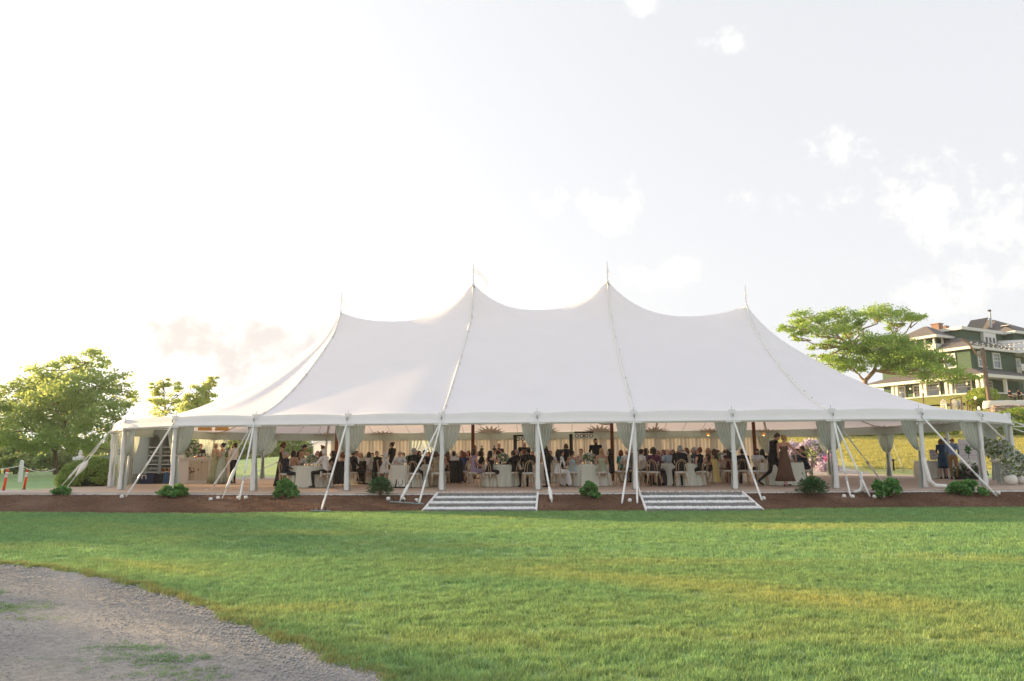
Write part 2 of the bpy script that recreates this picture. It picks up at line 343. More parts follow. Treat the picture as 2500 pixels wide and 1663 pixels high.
def rough_ground(name, ramp, sc, bsc, bstr, big=.6, island=False):
    m, t, n, l = nodes_mat(name); p = n['Principled BSDF']; p.inputs['Roughness'].default_value = .92; p.inputs['Specular IOR Level'].default_value = .15
    g = n.new('ShaderNodeNewGeometry'); a = n.new('ShaderNodeTexNoise'); a.inputs['Scale'].default_value = sc; a.inputs['Detail'].default_value = 8; a.inputs['Roughness'].default_value = .75; l.new(g.outputs['Position'], a.inputs['Vector'])
    b = n.new('ShaderNodeTexNoise'); b.inputs['Scale'].default_value = big; b.inputs['Detail'].default_value = 4; l.new(g.outputs['Position'], b.inputs['Vector'])
    ad = n.new('ShaderNodeMath'); ad.operation = 'MULTIPLY_ADD'; l.new(b.outputs['Fac'], ad.inputs[0]); ad.inputs[1].default_value = .6; l.new(a.outputs['Fac'], ad.inputs[2])
    r = n.new('ShaderNodeValToRGB'); e = r.color_ramp.elements; sb = n.new('ShaderNodeMath'); sb.operation = 'SUBTRACT'; l.new(ad.outputs[0], sb.inputs[0]); sb.inputs[1].default_value = .3; l.new(sb.outputs[0], r.inputs[0])
    e[0].position, e[0].color = .33, (*ramp[0], 1); e[1].position, e[1].color = .67, (*ramp[-1], 1)
    for i, c in enumerate(ramp[1:-1]): x = e.new(.33+.34*(i+1)/(len(ramp)-1)); x.color = (*c, 1)
    l.new(r.outputs[0], p.inputs['Base Color'])
    bn = n.new('ShaderNodeTexVoronoi'); bn.inputs['Scale'].default_value = bsc; l.new(g.outputs['Position'], bn.inputs['Vector'])
    bp = n.new('ShaderNodeBump'); bp.inputs['Strength'].default_value = bstr; bp.inputs['Distance'].default_value = .02; l.new(bn.outputs['Distance'], bp.inputs['Height']); l.new(bp.outputs[0], p.inputs['Normal'])
    return m
M['mulch'] = rough_ground('bark_mulch', [(.075, .042, .030), (.13, .075, .050), (.21, .13, .09)], 22, 45, .9)
M['chip'] = mat('mulch_chip', (.13, .065, .04), .9, col2=(.24, .14, .085), scale=3, island=.5)
M['gravel'] = rough_ground('gravel_drive', [(.225, .22, .215), (.31, .30, .29), (.40, .38, .36)], 16, 60, .8, .5)
M['gstone'] = mat('gravel_stone', (.28, .285, .29), .85, col2=(.44, .435, .43), scale=5, island=.3)
M['deck'] = mat('deck_planks', (.40, .30, .24), .7, col2=(.50, .40, .32), scale=1.2, stretch=(.5, 9, 1), bump=.2, bscale=30)
M['concrete'] = mat('concrete', (.46, .42, .38), .85, var=.1, scale=2, bump=.2)
M['asphalt'] = mat('asphalt', (.07, .07, .072), .9, var=.15, scale=4)

# ground sheet: a height field on an uneven grid, fine near the tent and reaching the horizon
def axis(a, b, fine0, fine1, st, far):
    xs = list(np.arange(fine0, fine1+1e-6, st)); x = fine1; s = st
    while x < b: s *= 1.35; x += s; xs.append(min(x, b))
    x = fine0; s = st; lo = []
    while x > a: s *= 1.35; x -= s; lo.append(max(x, a))
    return lo[::-1]+xs
gxs = axis(-900, 900, -14, 32, 1.0, 0); gys = sorted(set([round(v, 3) for v in axis(-60, 1400, -6, 1, .1, 0) if v < 1.2]+[round(v, 3) for v in axis(1, 1400, 1.2, 95, 2.0, 0) if v > 1]))
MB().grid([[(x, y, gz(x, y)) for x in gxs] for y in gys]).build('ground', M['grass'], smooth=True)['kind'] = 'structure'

# mulch bed: its own sheet with lumps
bx = np.arange(-26, 40, .12); rows = []
stair_gaps = []
for k in range(19):
    t = k/18; row = []
    for X in bx:
        f, b = lawn_edge(X)-.04+.05*math.sin(X*1.7)*math.sin(X*.43+1), front_edge(X)-.05; Y = f+(b-f)*t
        z = bed_z(X, Y)+.012+(rng.random()-.5)*.03*math.sin(PI*min(1, t*1.2+.02)); z += .02*math.sin(X*2.1+t*3)*math.sin(PI*t)
        row.append((X, Y, z-(.03 if k == 0 else 0)))
    rows.append(row)
tag(MB().grid(rows).build('mulch_bed', M['mulch'], smooth=True), kind='structure')

# gravel drive sheet (front left)
ge = [atZ(x, y, ZL) for x, y in ((-700, 1330), (-300, 1345), (0, 1378), (100, 1385), (200, 1402), (300, 1422), (470, 1470), (600, 1530), (760, 1590), (860, 1630), (940, 1663), (1010, 1720), (1120, 1850))]
gex = [p[0] for p in ge]; gey = [p[1] for p in ge]
def gravel_edge(X): return float(np.interp(X, gex, gey))
rows = []
for k in range(14):
    row = []
    for X in np.arange(gex[0], gex[-1], .06):
        e = gravel_edge(X)+.05*math.sin(X*9.1)+.035*math.sin(X*23+1)+.02*math.sin(X*51); Y = e-(k/13)**1.5*9
        row.append((X, Y, ZL+.006+.006*math.sin(X*3+Y*2)))
    rows.append(row)
tag(MB().grid(rows).build('gravel_drive', M['gravel'], smooth=True), kind='structure')

# deck (tent floor) with plank seams in the material, path to both sides
poly = [(x, front_edge(x)) for x in np.arange(-8.5, 28.1, .5)]+[(29.5, 3), (29, 14), (27.5, 19.3), (-9.6, 19.3), (-10.6, 8), (-8.9, 2.6)]
deck = MB().prism(poly, -.05, 0).build('deck', M['deck']); tag(deck, kind='structure')
pth = MB().prism([(-60, .15), (-8.46, -.05), (-8.95, 2.55), (-60, 5.5)], -.05, -.008).build('path', M['concrete']); tag(pth, kind='structure')
rowp = [(27, 19.35, -.03), (22, 19.35, -.03), (21.5, 22, .36), (24.5, 22, .36)]
MB().grid([[(21+ (k*.15), 19.3+k*1.1, gz(22+k*.1, 19.3+k*1.1)+.03) for k in range(12)], [(27.5-k*.28, 19.3+k*1.1, gz(26-k*.1, 19.3+k*1.1)+.03) for k in range(12)]]).build('garden_path', M['concrete'])['kind'] = 'structure'
MB().grid([[(x, 3.2+.02*x*0-(x+9)*.10+0, -.045) for x in np.arange(-60, -9, 3)], [(x, 4.6-(x+9)*.12, -.045) for x in np.arange(-60, -9, 3)]]).build('kerb_path', M['concrete'])['kind'] = 'structure'
rd = [[(x, 47+dy, gz(x, 47+dy)+.03) for x in np.arange(-70, 0, 4)] for dy in (0, 5)]
MB().grid(rd).build('road', M['asphalt'])['kind'] = 'structure'

# white edging boards along the deck, one object each
x = -9.0; eb = MB().box((0, 0, 0), (1, .045, .085)).mesh('edge_board', M['white'])
while x < 29:
    w = .66+.12*random.random(); xe = x+w
    skip = False
    for s0, s1, _, _ in STAIRS:
        if x < s0-.02 < xe: w = s0-x; xe = s1
        elif s0-.05 <= x < s1-.01: skip = True; xe = s1
    if skip: x = xe; continue
    y0, y1 = front_edge(x), front_edge(x+w)
    o = link('edge_board', eb, deck, ((x+w/2), (y0+y1)/2-.035+random.uniform(-.004, .004), -.068+random.uniform(-.006, .006)), math.atan2(y1-y0, w)); o.scale = (w-.02, 1, 1)
    x = xe

# ---------------------------------------------------------------- stone steps
def pebbles(name, x0a, x1a, y0, y1, z, dens, parent, size=.022):
    A = (x1a-x0a)*(y1-y0); n = int(A*dens); ico = [(1, 0, 0), (-1, 0, 0), (0, 1, 0), (0, -1, 0), (0, 0, 1), (0, 0, -1)]
    fc = np.array([(0, 2, 4), (2, 1, 4), (1, 3, 4), (3, 0, 4), (2, 0, 5), (1, 2, 5), (3, 1, 5), (0, 3, 5)])
    b = np.array(ico, float); c = np.column_stack([rng.uniform(x0a, x1a, n), rng.uniform(y0, y1, n), z+rng.uniform(0, .028, n)])
    s_ = rng.uniform(.5, 1.25, (n, 1, 3))*size; th = rng.uniform(0, 6.28, n); v = b[None]*s_
    vx = v[..., 0]*np.cos(th)[:, None]-v[..., 1]*np.sin(th)[:, None]; vy = v[..., 0]*np.sin(th)[:, None]+v[..., 1]*np.cos(th)[:, None]
    v = np.stack([vx, vy, v[..., 2]], -1)+c[:, None]; f = (fc[None]+(np.arange(n)*6)[:, None, None]).reshape(-1, 3)
    o = link(name, npmesh(name, v.reshape(-1, 3), f, M['pebble']), parent); o['kind'] = 'stuff'; return o
zs = [-.015, -.125, -.235, -.345]
SW = ['wide grey stone steps with white pebble treads left of the centre', 'wide grey stone steps with white pebble treads right of the centre, spreading to the right']
for si, (a, b, c_, d_) in enumerate(STAIRS):
    st = empty('stone_steps', ((a+b)/2, -1.34, 0)); tag(st, SW[si], 'steps', 'stone steps down from the deck'); ox, oy = (a+b)/2, -1.34
    for k in range(4):
        t0 = k/3; xa, xb = a+(c_-a)*t0-ox, b+(d_-b)*t0-ox; y = -.02-.685*k; top = zs[k]; h = .108 if k < 3 else .07
        n = 4 if k % 2 else 5; cuts = np.linspace(xa, xb, n+1)+np.array([0]+[random.uniform(-.15, .15) for _ in range(n-1)]+[0])
        for j in range(n):
            w = cuts[j+1]-cuts[j]; blk = MB(); dz = random.uniform(-.004, .004); dy = random.uniform(-.008, .008); e = .006
            x0_, x1_ = cuts[j]+e, cuts[j+1]-e; zz0, zz1 = top-h, top+dz
            vs_ = [(x0_, y-.07+dy, zz0), (x1_, y-.07+dy, zz0), (x1_, y+.07, zz0), (x0_, y+.07, zz0), (x0_, y-.07+dy, zz1-.012), (x1_, y-.07+dy, zz1-.012), (x1_, y+.07, zz1-.012), (x0_, y+.07, zz1-.012),
                   (x0_+.01, y-.058+dy, zz1), (x1_-.01, y-.058+dy, zz1), (x1_-.01, y+.06, zz1), (x0_+.01, y+.06, zz1)]
            blk.add(vs_, [(0, 3, 2, 1), (0, 1, 5, 4), (1, 2, 6, 5), (2, 3, 7, 6), (3, 0, 4, 7), (4, 5, 9, 8), (5, 6, 10, 9), (6, 7, 11, 10), (7, 4, 8, 11), (8, 9, 10, 11)])
            blk.build('step_block', M['stone'], st)
        if k < 3:
            bed = MB().box(((xa+xb)/2, y-.34, top-.265), (xb-xa, .55, .29)).build('gravel_base', M['pebble'], st)
            pebbles('tread_pebbles', xa+.03, xb-.03, y-.655, y-.05, top-.122, 1300, st, .03)
    pebbles('tread_pebbles', a+.03-ox, b-.03-ox, .05, .10, -.02, 900, st)
    for (xa, xc) in ((a, c_), (b, d_)):
        dx = xc-xa; L_ = math.hypot(dx, 2.1); sb = MB()
        p = [(-.03, 0), (.03, 0)]
        vs_ = []
        for q, (Xq, Yq, Zt) in enumerate(((xa-ox, 0, .012), (xc-ox, -2.12, ZL+.06))):
            for sx in (-.028, .028): vs_ += [(Xq+sx, Yq, Zt-.16), (Xq+sx, Yq, Zt)]
        sb.add(vs_, [(0, 1, 3, 2), (4, 6, 7, 5), (1, 5, 7, 3), (0, 2, 6, 4), (0, 4, 5, 1), (2, 3, 7, 6)]); sb.build('side_board', M['white'], st)
# ================================================================ the tent
BAY = 3.05; TW = 8.944; HE = 2.40; HV = 2.13
# eave posts: seven straight bays front and back, curved ends measured from the photograph
FR = [(i*BAY, 0.0) for i in range(7)]; BK = [(i*BAY, 2*TW) for i in range(7)]
LE = [(-2.78, .2), (-5.35, 1.6), (-7.38, 4.25), (-8.5, 7.3), (-8.6, 10.6), (-7.9, 13.6), (-6.2, 16.0), (-3.2, 17.6)]
RE = [(21.1, .3), (23.7, 1.76), (26.2, 4.3), (27.3, 7.3), (27.3, 10.7), (26.1, 13.9), (24.2, 16.6), (21.4, 17.75)]
EAVE = FR+RE+BK[::-1]+LE[::-1]        # anticlockwise, starting at the first front post
NP_ = len(EAVE); MAST = [(0, TW, 7.66, .56), (2*BAY, TW, 8.88, 1.27), (4*BAY, TW, 8.88, 1.27), (6*BAY, TW, 7.66, .56)]
def ridge_base(X):
    X = abs(X-3*BAY); a = X/BAY    # 0 centre .. 3 outer masts
    return float(np.interp(a, [0, 1, 2, 3], [7.60, 7.60, 7.20, 7.10]))
def p_exp(X, Y):
    X2 = abs(X-3*BAY)/BAY
    return float(np.interp(X2, [0, 1.4, 3.0, 3.6, 5.5], [1.08, 1.1, 1.38, 1.62, 1.72]))
def eave_pt(u):      # u in [0, NP_)
    i = int(u) % NP_; j = (i+1) % NP_; t = u-int(u); a, b = EAVE[i], EAVE[j]
    return a[0]+(b[0]-a[0])*t, a[1]+(b[1]-a[1])*t, HE+.05*math.sin(PI*t)
def canopy(u, t):    # t 0 at the eave, 1 on the ridge
    ex, ey, ez = eave_pt(u); rx = min(max(ex, 0), 6*BAY); X = ex+(rx-ex)*t; Y = ey+(TW-ey)*t
    zb = ez+(ridge_base(rx)-ez)*(t**p_exp(ex, ey))
    # gentle sag of every panel between the seams
    fu = u-int(u); zb -= .10*math.sin(PI*fu)*math.sin(PI*t)*(1-t)
    h = 0
    for mx, my, mz, amp in MAST:
        r = math.hypot((X-mx), (Y-my)*(2.3 if 0 <= ex <= 6*BAY else 1.6)); r = math.hypot((X-mx)*(1 if 0 <= ex <= 6*BAY else 1.6), (Y-my)*(2.3 if 0 <= ex <= 6*BAY else 1.6))
        if r < BAY: h += amp*(1-r/BAY)**2.6
    return X, Y, zb+h
tent = empty('tent', (0, 0, 0)); tag(tent, 'huge white sailcloth tent with four peaks on the deck, guests dining inside', 'tent')
UN = 8; us = [i/UN for i in range(NP_*UN+1)]; ts = [0, .02, .05]+[i/20 for i in range(2, 18)]+[.88, .91, .94, .96, .975, .985, .993, 1.0]
cv = MB().grid([[canopy(min(u, NP_-1e-6) if u >= NP_ else u, t) for u in us] for t in ts]); cv.build('canopy', M['canopy'], tent, smooth=True)
# valance band of every bay, hanging below the eave edge
for i in range(NP_):
    rows = []
    for k, (dz, off) in enumerate(((.012, .0), (-.02, .015), (-.12, .05), (-.25, .095), (-.262, .115), (-.30, .115), (-.305, .07))):
        row = []
        for j in range(9):
            t = j/8; x, y, z = eave_pt(i+min(t, .9999)); x2, y2, _ = eave_pt(i+.9999)
            nx, ny = EAVE[(i+1) % NP_][1]-EAVE[i][1], -(EAVE[(i+1) % NP_][0]-EAVE[i][0]); q = math.hypot(nx, ny); nx, ny = nx/q, ny/q
            zz = (z if dz > -.2 else HE)+dz
            if dz > -.2: zz = z+dz*(z-HV)/.27
            row.append((x+nx*off, y+ny*off, zz))
        rows.append(row)
    MB().grid(rows).build('valance', M['valance'], tent, smooth=True)
# roof seams: straps running from each mast to the eave posts it is tied to
def seam(u, name='seam_strap', r=.035, lift=.035, tmax=1.0):
    pts = []
    for k in range(25):
        t = k/24*tmax; x, y, z = canopy(u, t); pts.append((x, y, z+lift))
    MB().tube(pts, r, 6, flat=1).build(name, M['rope'], tent, smooth=True)
for u in (0, 2, 4, 6): seam(u, r=.036, lift=.02)
for i in range(NP_):
    if 7 <= i <= 14 or i >= 21: pass
# loose toggles along the two middle seams
dirt = mat('seam_rust', (.42, .33, .28), .9)
for u in (0, 2, 4, 6):
    tg = MB()
    for k in range(15):
        t = random.uniform(.05, .95); x, y, z = canopy(u, t); a = random.uniform(-.02, .02)
        tg.box((x+.055+a, y, z+.05), (.022, .05+.05*random.random(), .012))
    o = tg.build('seam_lacing', dirt, tent); o['kind'] = 'stuff'
# masts, finials and pennants
for k, (mx, my, mz, amp) in enumerate(MAST):
    MB().tube([(mx, my, 0), (mx, my, mz-.05)], .075, 12).build('mast', M['wood_mast'], tent, smooth=True)
    MB().lathe([(.10, -.12), (.07, 0), (.035, .06), (.02, .09)], (mx, my, mz-.02), 10).build('mast_cap', M['rope'], tent, smooth=True)
    top = mz+.92
    MB().tube([(mx, my, mz), (mx, my, top)], [.02, .014], 6).build('finial', M['steel'], tent)
    rows = []
    for i in range(9):
        s_ = i/8; hgt = [.04, .035, .02, .05][k]; dr = [.30, .72, .09, .02][k]; fall = [.55, .85, .5, .45][k]
        x = mx+.02+dr*s_**.8; zc = top-.18-fall*s_**1.5
        rows.append([(x+.02*math.sin(i*1.3), my+.05*math.sin(i), zc), (x-.05-.02*i/8, my+.05*math.sin(i+.7), zc-.26*(1-s_*.75))])
    MB().grid(rows).build('pennant', mat('pennant_cloth_%s' % 'abcd'[k], (.80, .79, .77), .8, trans=.2, alpha=.45), tent, smooth=True)
# eave beam (rail) all round and a cap of cloth at each post
for i in range(NP_):
    a, b = EAVE[i], EAVE[(i+1) % NP_]; mx, my = (a[0]+b[0])/2, (a[1]+b[1])/2; L_ = math.hypot(b[0]-a[0], b[1]-a[1])
    MB().box((mx, my, HV-.035), (L_, .07, .06), rz=math.atan2(b[1]-a[1], b[0]-a[0])).build('eave_rail', M['white'], tent)
def onrm(i):   # outward normal at post i
    a, b = EAVE[i-1], EAVE[(i+1) % NP_]; n = Vector((b[1]-a[1], -(b[0]-a[0]), 0)).normalized(); return n
for i, (x, y) in enumerate(EAVE):
    n = onrm(i); tv = Vector((-n.y, n.x, 0)); c = Vector((x, y, HE))+n*.06
    MB().tube([(x, y, 0), (x, y, HE-.02)], .048, 10).build('side_pole', M['white'], tent, smooth=True)
    # wrapped sleeve with loose folds
    rows = []
    for k in range(13):
        z = .03+k/12*(HV-.1); row = []
        for q in range(13):
            th = 2*PI*q/12; rr = .066*(1+.16*math.sin(th*3+k*.8+i)+.10*math.sin(th*5-k*1.7))*(1+(.15 if k < 2 else 0))
            row.append((x+rr*math.cos(th), y+rr*math.sin(th), z))
        rows.append(row)
    MB().grid(rows).build('pole_sleeve', M['post'], tent, smooth=True)
    w = .115
    cp = [c-tv*w+Vector((0, 0, .06)), c+tv*w+Vector((0, 0, .06)), c+tv*w*.55+Vector((0, 0, -.09)), c-tv*w*.55+Vector((0, 0, -.09))]
    back = [p-n*.06 for p in cp]
    MB().add(cp+back, [(0, 1, 2, 3)[::-1], (4, 5, 6, 7), (0, 4, 5, 1), (1, 5, 6, 2), (2, 6, 7, 3), (3, 7, 4, 0)]).build('corner_patch', M['valance'], tent)
    MB().box((x+n.x*.11, y+n.y*.11, HV-.04), (.46, .06, .07), rz=math.atan2(tv.y, tv.x)).build('rail_bracket', M['white'], tent)
    MB().tube([(x, y, HE), (x, y, HE+.17)], .008, 5).build('pole_spike', M['steel'], tent)
    sh = c+n*.04; MB().tube([sh+Vector((0, 0, -.05)), sh+n*.05+Vector((0, 0, -.10)), sh+n*.02+Vector((0, 0, -.17))], .022, 6).build('shackle', M['steel'], tent)
# star-shaped reinforcing patches under the roof at the eave posts
for i in range(NP_):
    if EAVE[i][1] < 8: continue
    u0 = i; base = []
    vs_, nsp = [], 9
    for k in range(2*nsp+1):
        a = PI*k/(2*nsp); rr = (.95 if k % 2 == 0 else .52)
        du = math.cos(a)*rr/BAY; dt = math.sin(a)*rr/TW
        x, y, z = canopy((u0+du) % NP_, max(dt, .004)); vs_.append((x, y, z-.035))
    x, y, z = canopy(u0+1e-6, .006); vs_.append((x, y, z-.035)); cidx = len(vs_)-1
    lo = [(a_, b_, c_-.012) for a_, b_, c_ in vs_]
    fs = [(cidx, k, k+1) for k in range(2*nsp)]; nn_ = len(vs_); fs2 = [(f[0]+nn_, f[2]+nn_, f[1]+nn_) for f in fs]
    MB().add(vs_+lo, fs+fs2+[(k, k+1, k+1+nn_, k+nn_) for k in range(2*nsp)]).build('star_patch', M['star'], tent)
    if i % 2 == 0:
        pts = [canopy(u0+1e-6, t) for t in (.01, .04, .08, .13, .18, .24)]
        MB().tube([(p[0], p[1], p[2]-.05) for p in pts], .055, 6, flat=.4).build('roof_webbing', M['star'], tent, smooth=True)
M['rope_dim'] = mat('seam_tape', (.50, .47, .46), .8)
# thin seams of the roof panels seen from below
for u in np.arange(14.5, 22.5, .333):
    if abs(u-round(u)) < .1: continue
    pts = [canopy(u, t) for t in (.0, .05, .1, .16, .24, .32)]
    MB().tube([(p[0], p[1], p[2]-.012) for p in pts], .012, 4, flat=.5).build('panel_seam', M['rope_dim'], tent)
# inner liner valance round the back and the ends
for i in range(7, 29):
    rows = []
    n_ = 25
    for dz in (0.06, -.14, -.34):
        row = []
        for j in range(n_):
            t = j/(n_-1); x, y, z = eave_pt(min(i % NP_+t, i % NP_+.9999)); nrm = Vector((EAVE[(i+1) % NP_][1]-EAVE[i % NP_][1], -(EAVE[(i+1) % NP_][0]-EAVE[i % NP_][0]), 0)).normalized()
            am = .018 if dz < 0 else .008
            row.append((x-nrm.x*(.16+am*math.sin(j*2.4)), y-nrm.y*(.16+am*math.sin(j*2.4)), HE-.02+dz))
        rows.append(row)
    MB().grid(rows).build('liner_valance', M['liner_val'], tent, smooth=True)

# ---------------------------------------------------------------- guy lines with their padded sleeves
def guy(ptop, px, py, pad=(.05, .72), r=.042, bag=0, buckle=.8, bed=True, end=None):
    a = Vector(ptop); b = Vector(on_bed(px, py)) if end is None else Vector(end)
    f = lambda t: a.lerp(b, t)+Vector((0, 0, -.02*math.sin(PI*t))); r = r*.64
    MB().tube([f(t) for t in (0, .25, .5, .75, 1)], .012, 6).build('guy_rope', M['rope'], tent)
    pts = [f(t) for t in np.linspace(pad[0], pad[1], 9)]
    MB().tube(pts, [r*(.85 if i in (0, 8) else 1+.06*math.sin(i*2)) for i in range(9)], 8).build('guy_sleeve', M['rope'], tent, smooth=True)
    if bag:
        pts = [f(t) for t in np.linspace(pad[1]-.02, min(.97, pad[1]+.24), 7)]
        MB().tube(pts, [.03, bag*.8, bag, bag*.95, bag*.75, .045, .03], 8).build('guy_bundle', M['rope'], tent, smooth=True)
    elif buckle:
        c = f(buckle); d = (b-a).normalized()
        MB().tube([c-d*.09, c-d*.04, c+d*.04, c+d*.09], [.025, .038, .038, .024], 6).build('ratchet_buckle', M['steel'], tent)
        pts = [f(t) for t in np.linspace(buckle+.015, .995, 5)]
        MB().tube(pts, [.026, .029, .030, .029, .026], 8).build('guy_sleeve', M['rope'], tent, smooth=True)
def top(i, dx=0): n = onrm(i); return (EAVE[i][0]+n.x*.1+dx, EAVE[i][1]+n.y*.1, HE-.2)
i2 = NP_-2; i3 = NP_-3; i1 = NP_-1
guy(top(i3), 161, 1192, (.03, .55), .035, bag=.10, end=atZ(161, 1193, .0))
guy(top(i3, .0), 146, 1190, (.03, .6), .025, bag=.05, end=atZ(146, 1191, .0))
guy(top(i1), 307, 1214, (.06, .62), .045, buckle=.72)
guy(top(0), 511, 1203, (.08, .66), .04, bag=.04, buckle=0)
guy(top(0), 541, 1220, (.08, .62), .035, bag=.055)
guy(top(0), 584, 1222, (.08, .66), .045, buckle=.74)
guy(top(1), 783, 1251, (.05, .70), .046, buckle=.77, end=atZ(783, 1251, ZL))
guy(top(2), 975, 1226, (.05, .82), .042, buckle=0, bag=.05)
guy(top(2), 1022, 1232, (.05, .66), .042, buckle=.71)
guy(top(3), 1348, 1229, (.05, .84), .046, buckle=0, bag=.06)
guy(top(4), 1518, 1231, (.05, .66), .046, buckle=.70)
guy((EAVE[4][0], -.1, .35), 1577, 1249, (.3, .95), .03, buckle=0, end=atZ(1577, 1250, ZL))
guy((EAVE[4][0]+.02, -.1, 1.0), 1556, 1234, (.2, .95), .045, buckle=0)
guy(top(5), 1861, 1224, (.05, .70), .048, buckle=.73)
guy(top(6), 2077, 1215, (.08, .72), .05, buckle=.78)
guy(top(6), 2125, 1214, (.12, .72), .04, buckle=.76)
guy(top(6), 2165, 1190, (.1, .5), .035, buckle=.62)
guy(top(7), 2435, 1213, (.05, .72), .048, buckle=.75)
guy(top(8), 2560, 1180, (.05, .7), .05, buckle=.75, end=atZ(2560, 1176, 0))
guy(top(9), 2580, 1205, (.05, .5), .04, buckle=.6, end=(31.5, 1.8, 0))
guy(top(9), 0, 0, (.05, .6), .04, buckle=.65, end=(31.8, 5.0, 0))
for i, e in ((12, (29.8, 20.5, .1)), (14, (19.5, 21.8, .2)), (20, (-1.2, 21.5, .1)), (21, (-4.9, 20.2, 0.05)), (22, (-8.5, 19.2, 0)), (24, (-12, 12.6, 0)), (16, (13.6, 21.8, .1))):
    guy(top(i), 0, 0, (.05, .45), .03, buckle=.6, end=e)
# white drain elbow hanging from the right-hand pair of guys, and the fallen sleeve by the next post
e0 = Vector(on_bed(2106, 1205)); MB().tube([e0+Vector((.0, .0, .62)), e0+Vector((.0, 0, .2)), e0+Vector((-.05, 0, .08)), e0+Vector((-.17, 0, .045)), e0+Vector((-.26, 0, .04))], [.04, .05, .055, .05, .045], 10).build('sleeve_end', M['rope'], tent, smooth=True)
px_, py_ = EAVE[7]; MB().tube([(px_-.02, py_-.06, .9), (px_+.05, py_-.12, .25), (px_+.2, py_-.16, .08), (px_+.6, py_-.2, .06), (px_+1.0, py_-.25, .05)], [.05, .07, .07, .06, .05], 8).build('sleeve_end', M['rope'], tent, smooth=True)
# white caps on the stakes in the mulch, each a thing
SK = [(297, 1217, 'left of the shrub with the lone guy line'), (504, 1202, 'on the edge boards left of the three guy lines'), (514, 1223, 'in the mulch, leftmost of the row under the three guy lines'), (532, 1220, 'beside the bundled guy end, second of its row'),
      (582, 1219, 'at the foot of the third guy line'), (600, 1219, 'right of the third guy line foot'), (948, 1222, 'at the left end of the dark anchor bar'), (985, 1223, 'in the middle of the dark anchor bar'),
      (1017, 1226, 'by the guy line just left of the first steps'), (1538, 1226, 'square one between two posts left of the second steps'), (1865, 1221, 'at the guy foot right of the second steps'), (2061, 1216, 'leftmost of four in the right-hand mulch'),
      (2082, 1217, 'second of four in the right-hand mulch, near a guy foot'), (2136, 1217, 'third of four in the right-hand mulch'), (2155, 1216, 'rightmost of four, below the rounded shrub'), (2438, 1208, 'at the foot of the farthest right guy line')]
for px, py, w_ in SK:
    p = on_bed(px, py); st = empty('stake', p); tag(st, 'white padded stake cap '+w_, 'stake', 'white stake caps in the mulch'); a = random.uniform(-.3, .3)
    MB().tube([(0, 0, -.05), (.01, 0, .05)], .02, 6).build('stake_rod', M['steel'], st)
    MB().lathe([(.03, -.005), (.052, .01), (.058, .04), (.055, .075), (.035, .098), (.01, .102)], (0, 0, 0), 10, fn=lambda t, z: 1+.06*math.sin(3*t+a*9)).build('stake_cap', M['rope'], st, smooth=True)
# dark steel anchor bars
for (x0, y0, x1, y1, lb) in ((952, 1228, 1034, 1234, 'dark steel anchor bar pinned in the mulch left of the first steps'), (760, 1250, 806, 1251, 'low anchor plate with rusty pins at the lawn edge below the long guy line')):
    a, b = Vector(on_bed(x0, y0)), Vector(on_bed(x1, y1)); g = empty('anchor_bar', a); tag(g, lb, 'anchor bar'); d = b-a
    MB().tube([(0, 0, .03), tuple(d+Vector((0, 0, .03)))], .025, 4).build('bar', mat('bar_steel', (.22, .27, .27), .6), g)
    for t in (.12, .4, .75): MB().tube([tuple(d*t), tuple(d*t+Vector((0, 0, .13)))], .015, 6).build('pin', mat('pin_rust', (.05, .03, .03), .8), g)

# ---------------------------------------------------------------- tied curtains at the posts
def curtain(base, t, n, wl, wr, label, group='sage sheer curtains tied to the tent posts', ztie=1.17, ztop=2.10, off=.11, matl='sheer', flare=.085, seed=0):
    root = empty('tied_curtain', base); tag(root, label, 'curtain', group)
    t = Vector(t).normalized(); n = Vector(n).normalized(); rr = random.Random(seed)
    for s_, w in ((-1, wl), (1, wr)):
        if w <= 0: continue
        rows = []; ph = rr.uniform(0, 6); NC = 33
        for k in range(25):
            z = ztop-(ztop-.015)*k/24
            if z > ztie:
                q = (ztop-z)/(ztop-ztie); W0 = w*((1-q**2.1)**.62)*(1-.10*q)+.055; lo_ = .02+.02*q
            else:
                q = (ztie-z)/ztie; W0 = .055+flare*q**1.3; lo_ = -.01-.02*q
            row = []
            for j in range(NC):
                u = j/(NC-1); x = lo_+(W0-lo_)*u; fold = .5*(1-abs(z-ztie)/2) if False else 1
                amp = .030*min(1, W0/.2)+.012; y = amp*math.sin(u*PI*9+ph+.6*math.sin(z*3+ph))+.012*math.sin(u*31+z*4)
                sag = -.05*math.sin(PI*u)*((ztop-z)/(ztop-ztie)) if z > ztie else 0
                p = t*(s_*x)+n*(y-off)+Vector((0, 0, z+sag)); row.append(tuple(p))
            rows.append(row)
        MB().grid(rows).build('curtain_panel', M[matl], root, smooth=True)
    ring = [t*(.10*math.cos(a))+n*(-off*.5+(.10)*math.sin(a))+Vector((0, 0, ztie-.01)) for a in np.linspace(0, 2*PI, 13)]
    MB().tube(ring, .014, 6, cap=False).build('tieback', M['rope'], root)
    return root
fl = ['leftmost on the straight front, right of the bar', 'right of the tuxedo table', 'left of the first steps', 'by the bending server', 'left of the second steps', 'right of the second steps', 'in front of the rhododendron']
FW_ = [(.22, .62), (.40, .50), (.56, .54), (.46, .44), (.50, .34), (.48, .42), (.42, .36)]
for i in range(7):
    n = onrm(i); curtain((EAVE[i][0], EAVE[i][1], 0), (1, 0, 0), (n.x, n.y, 0) if 0 < i < 6 else (0, -1, 0), *FW_[i], 'sage curtain tied to the front post '+fl[i], seed=i)
def post_curtain(i, wl, wr, lb, **k):
    n = onrm(i); tv = (-n.y, n.x, 0); curtain((EAVE[i][0], EAVE[i][1], 0), tv, tuple(n), wl, wr, lb, seed=i+20, **k)
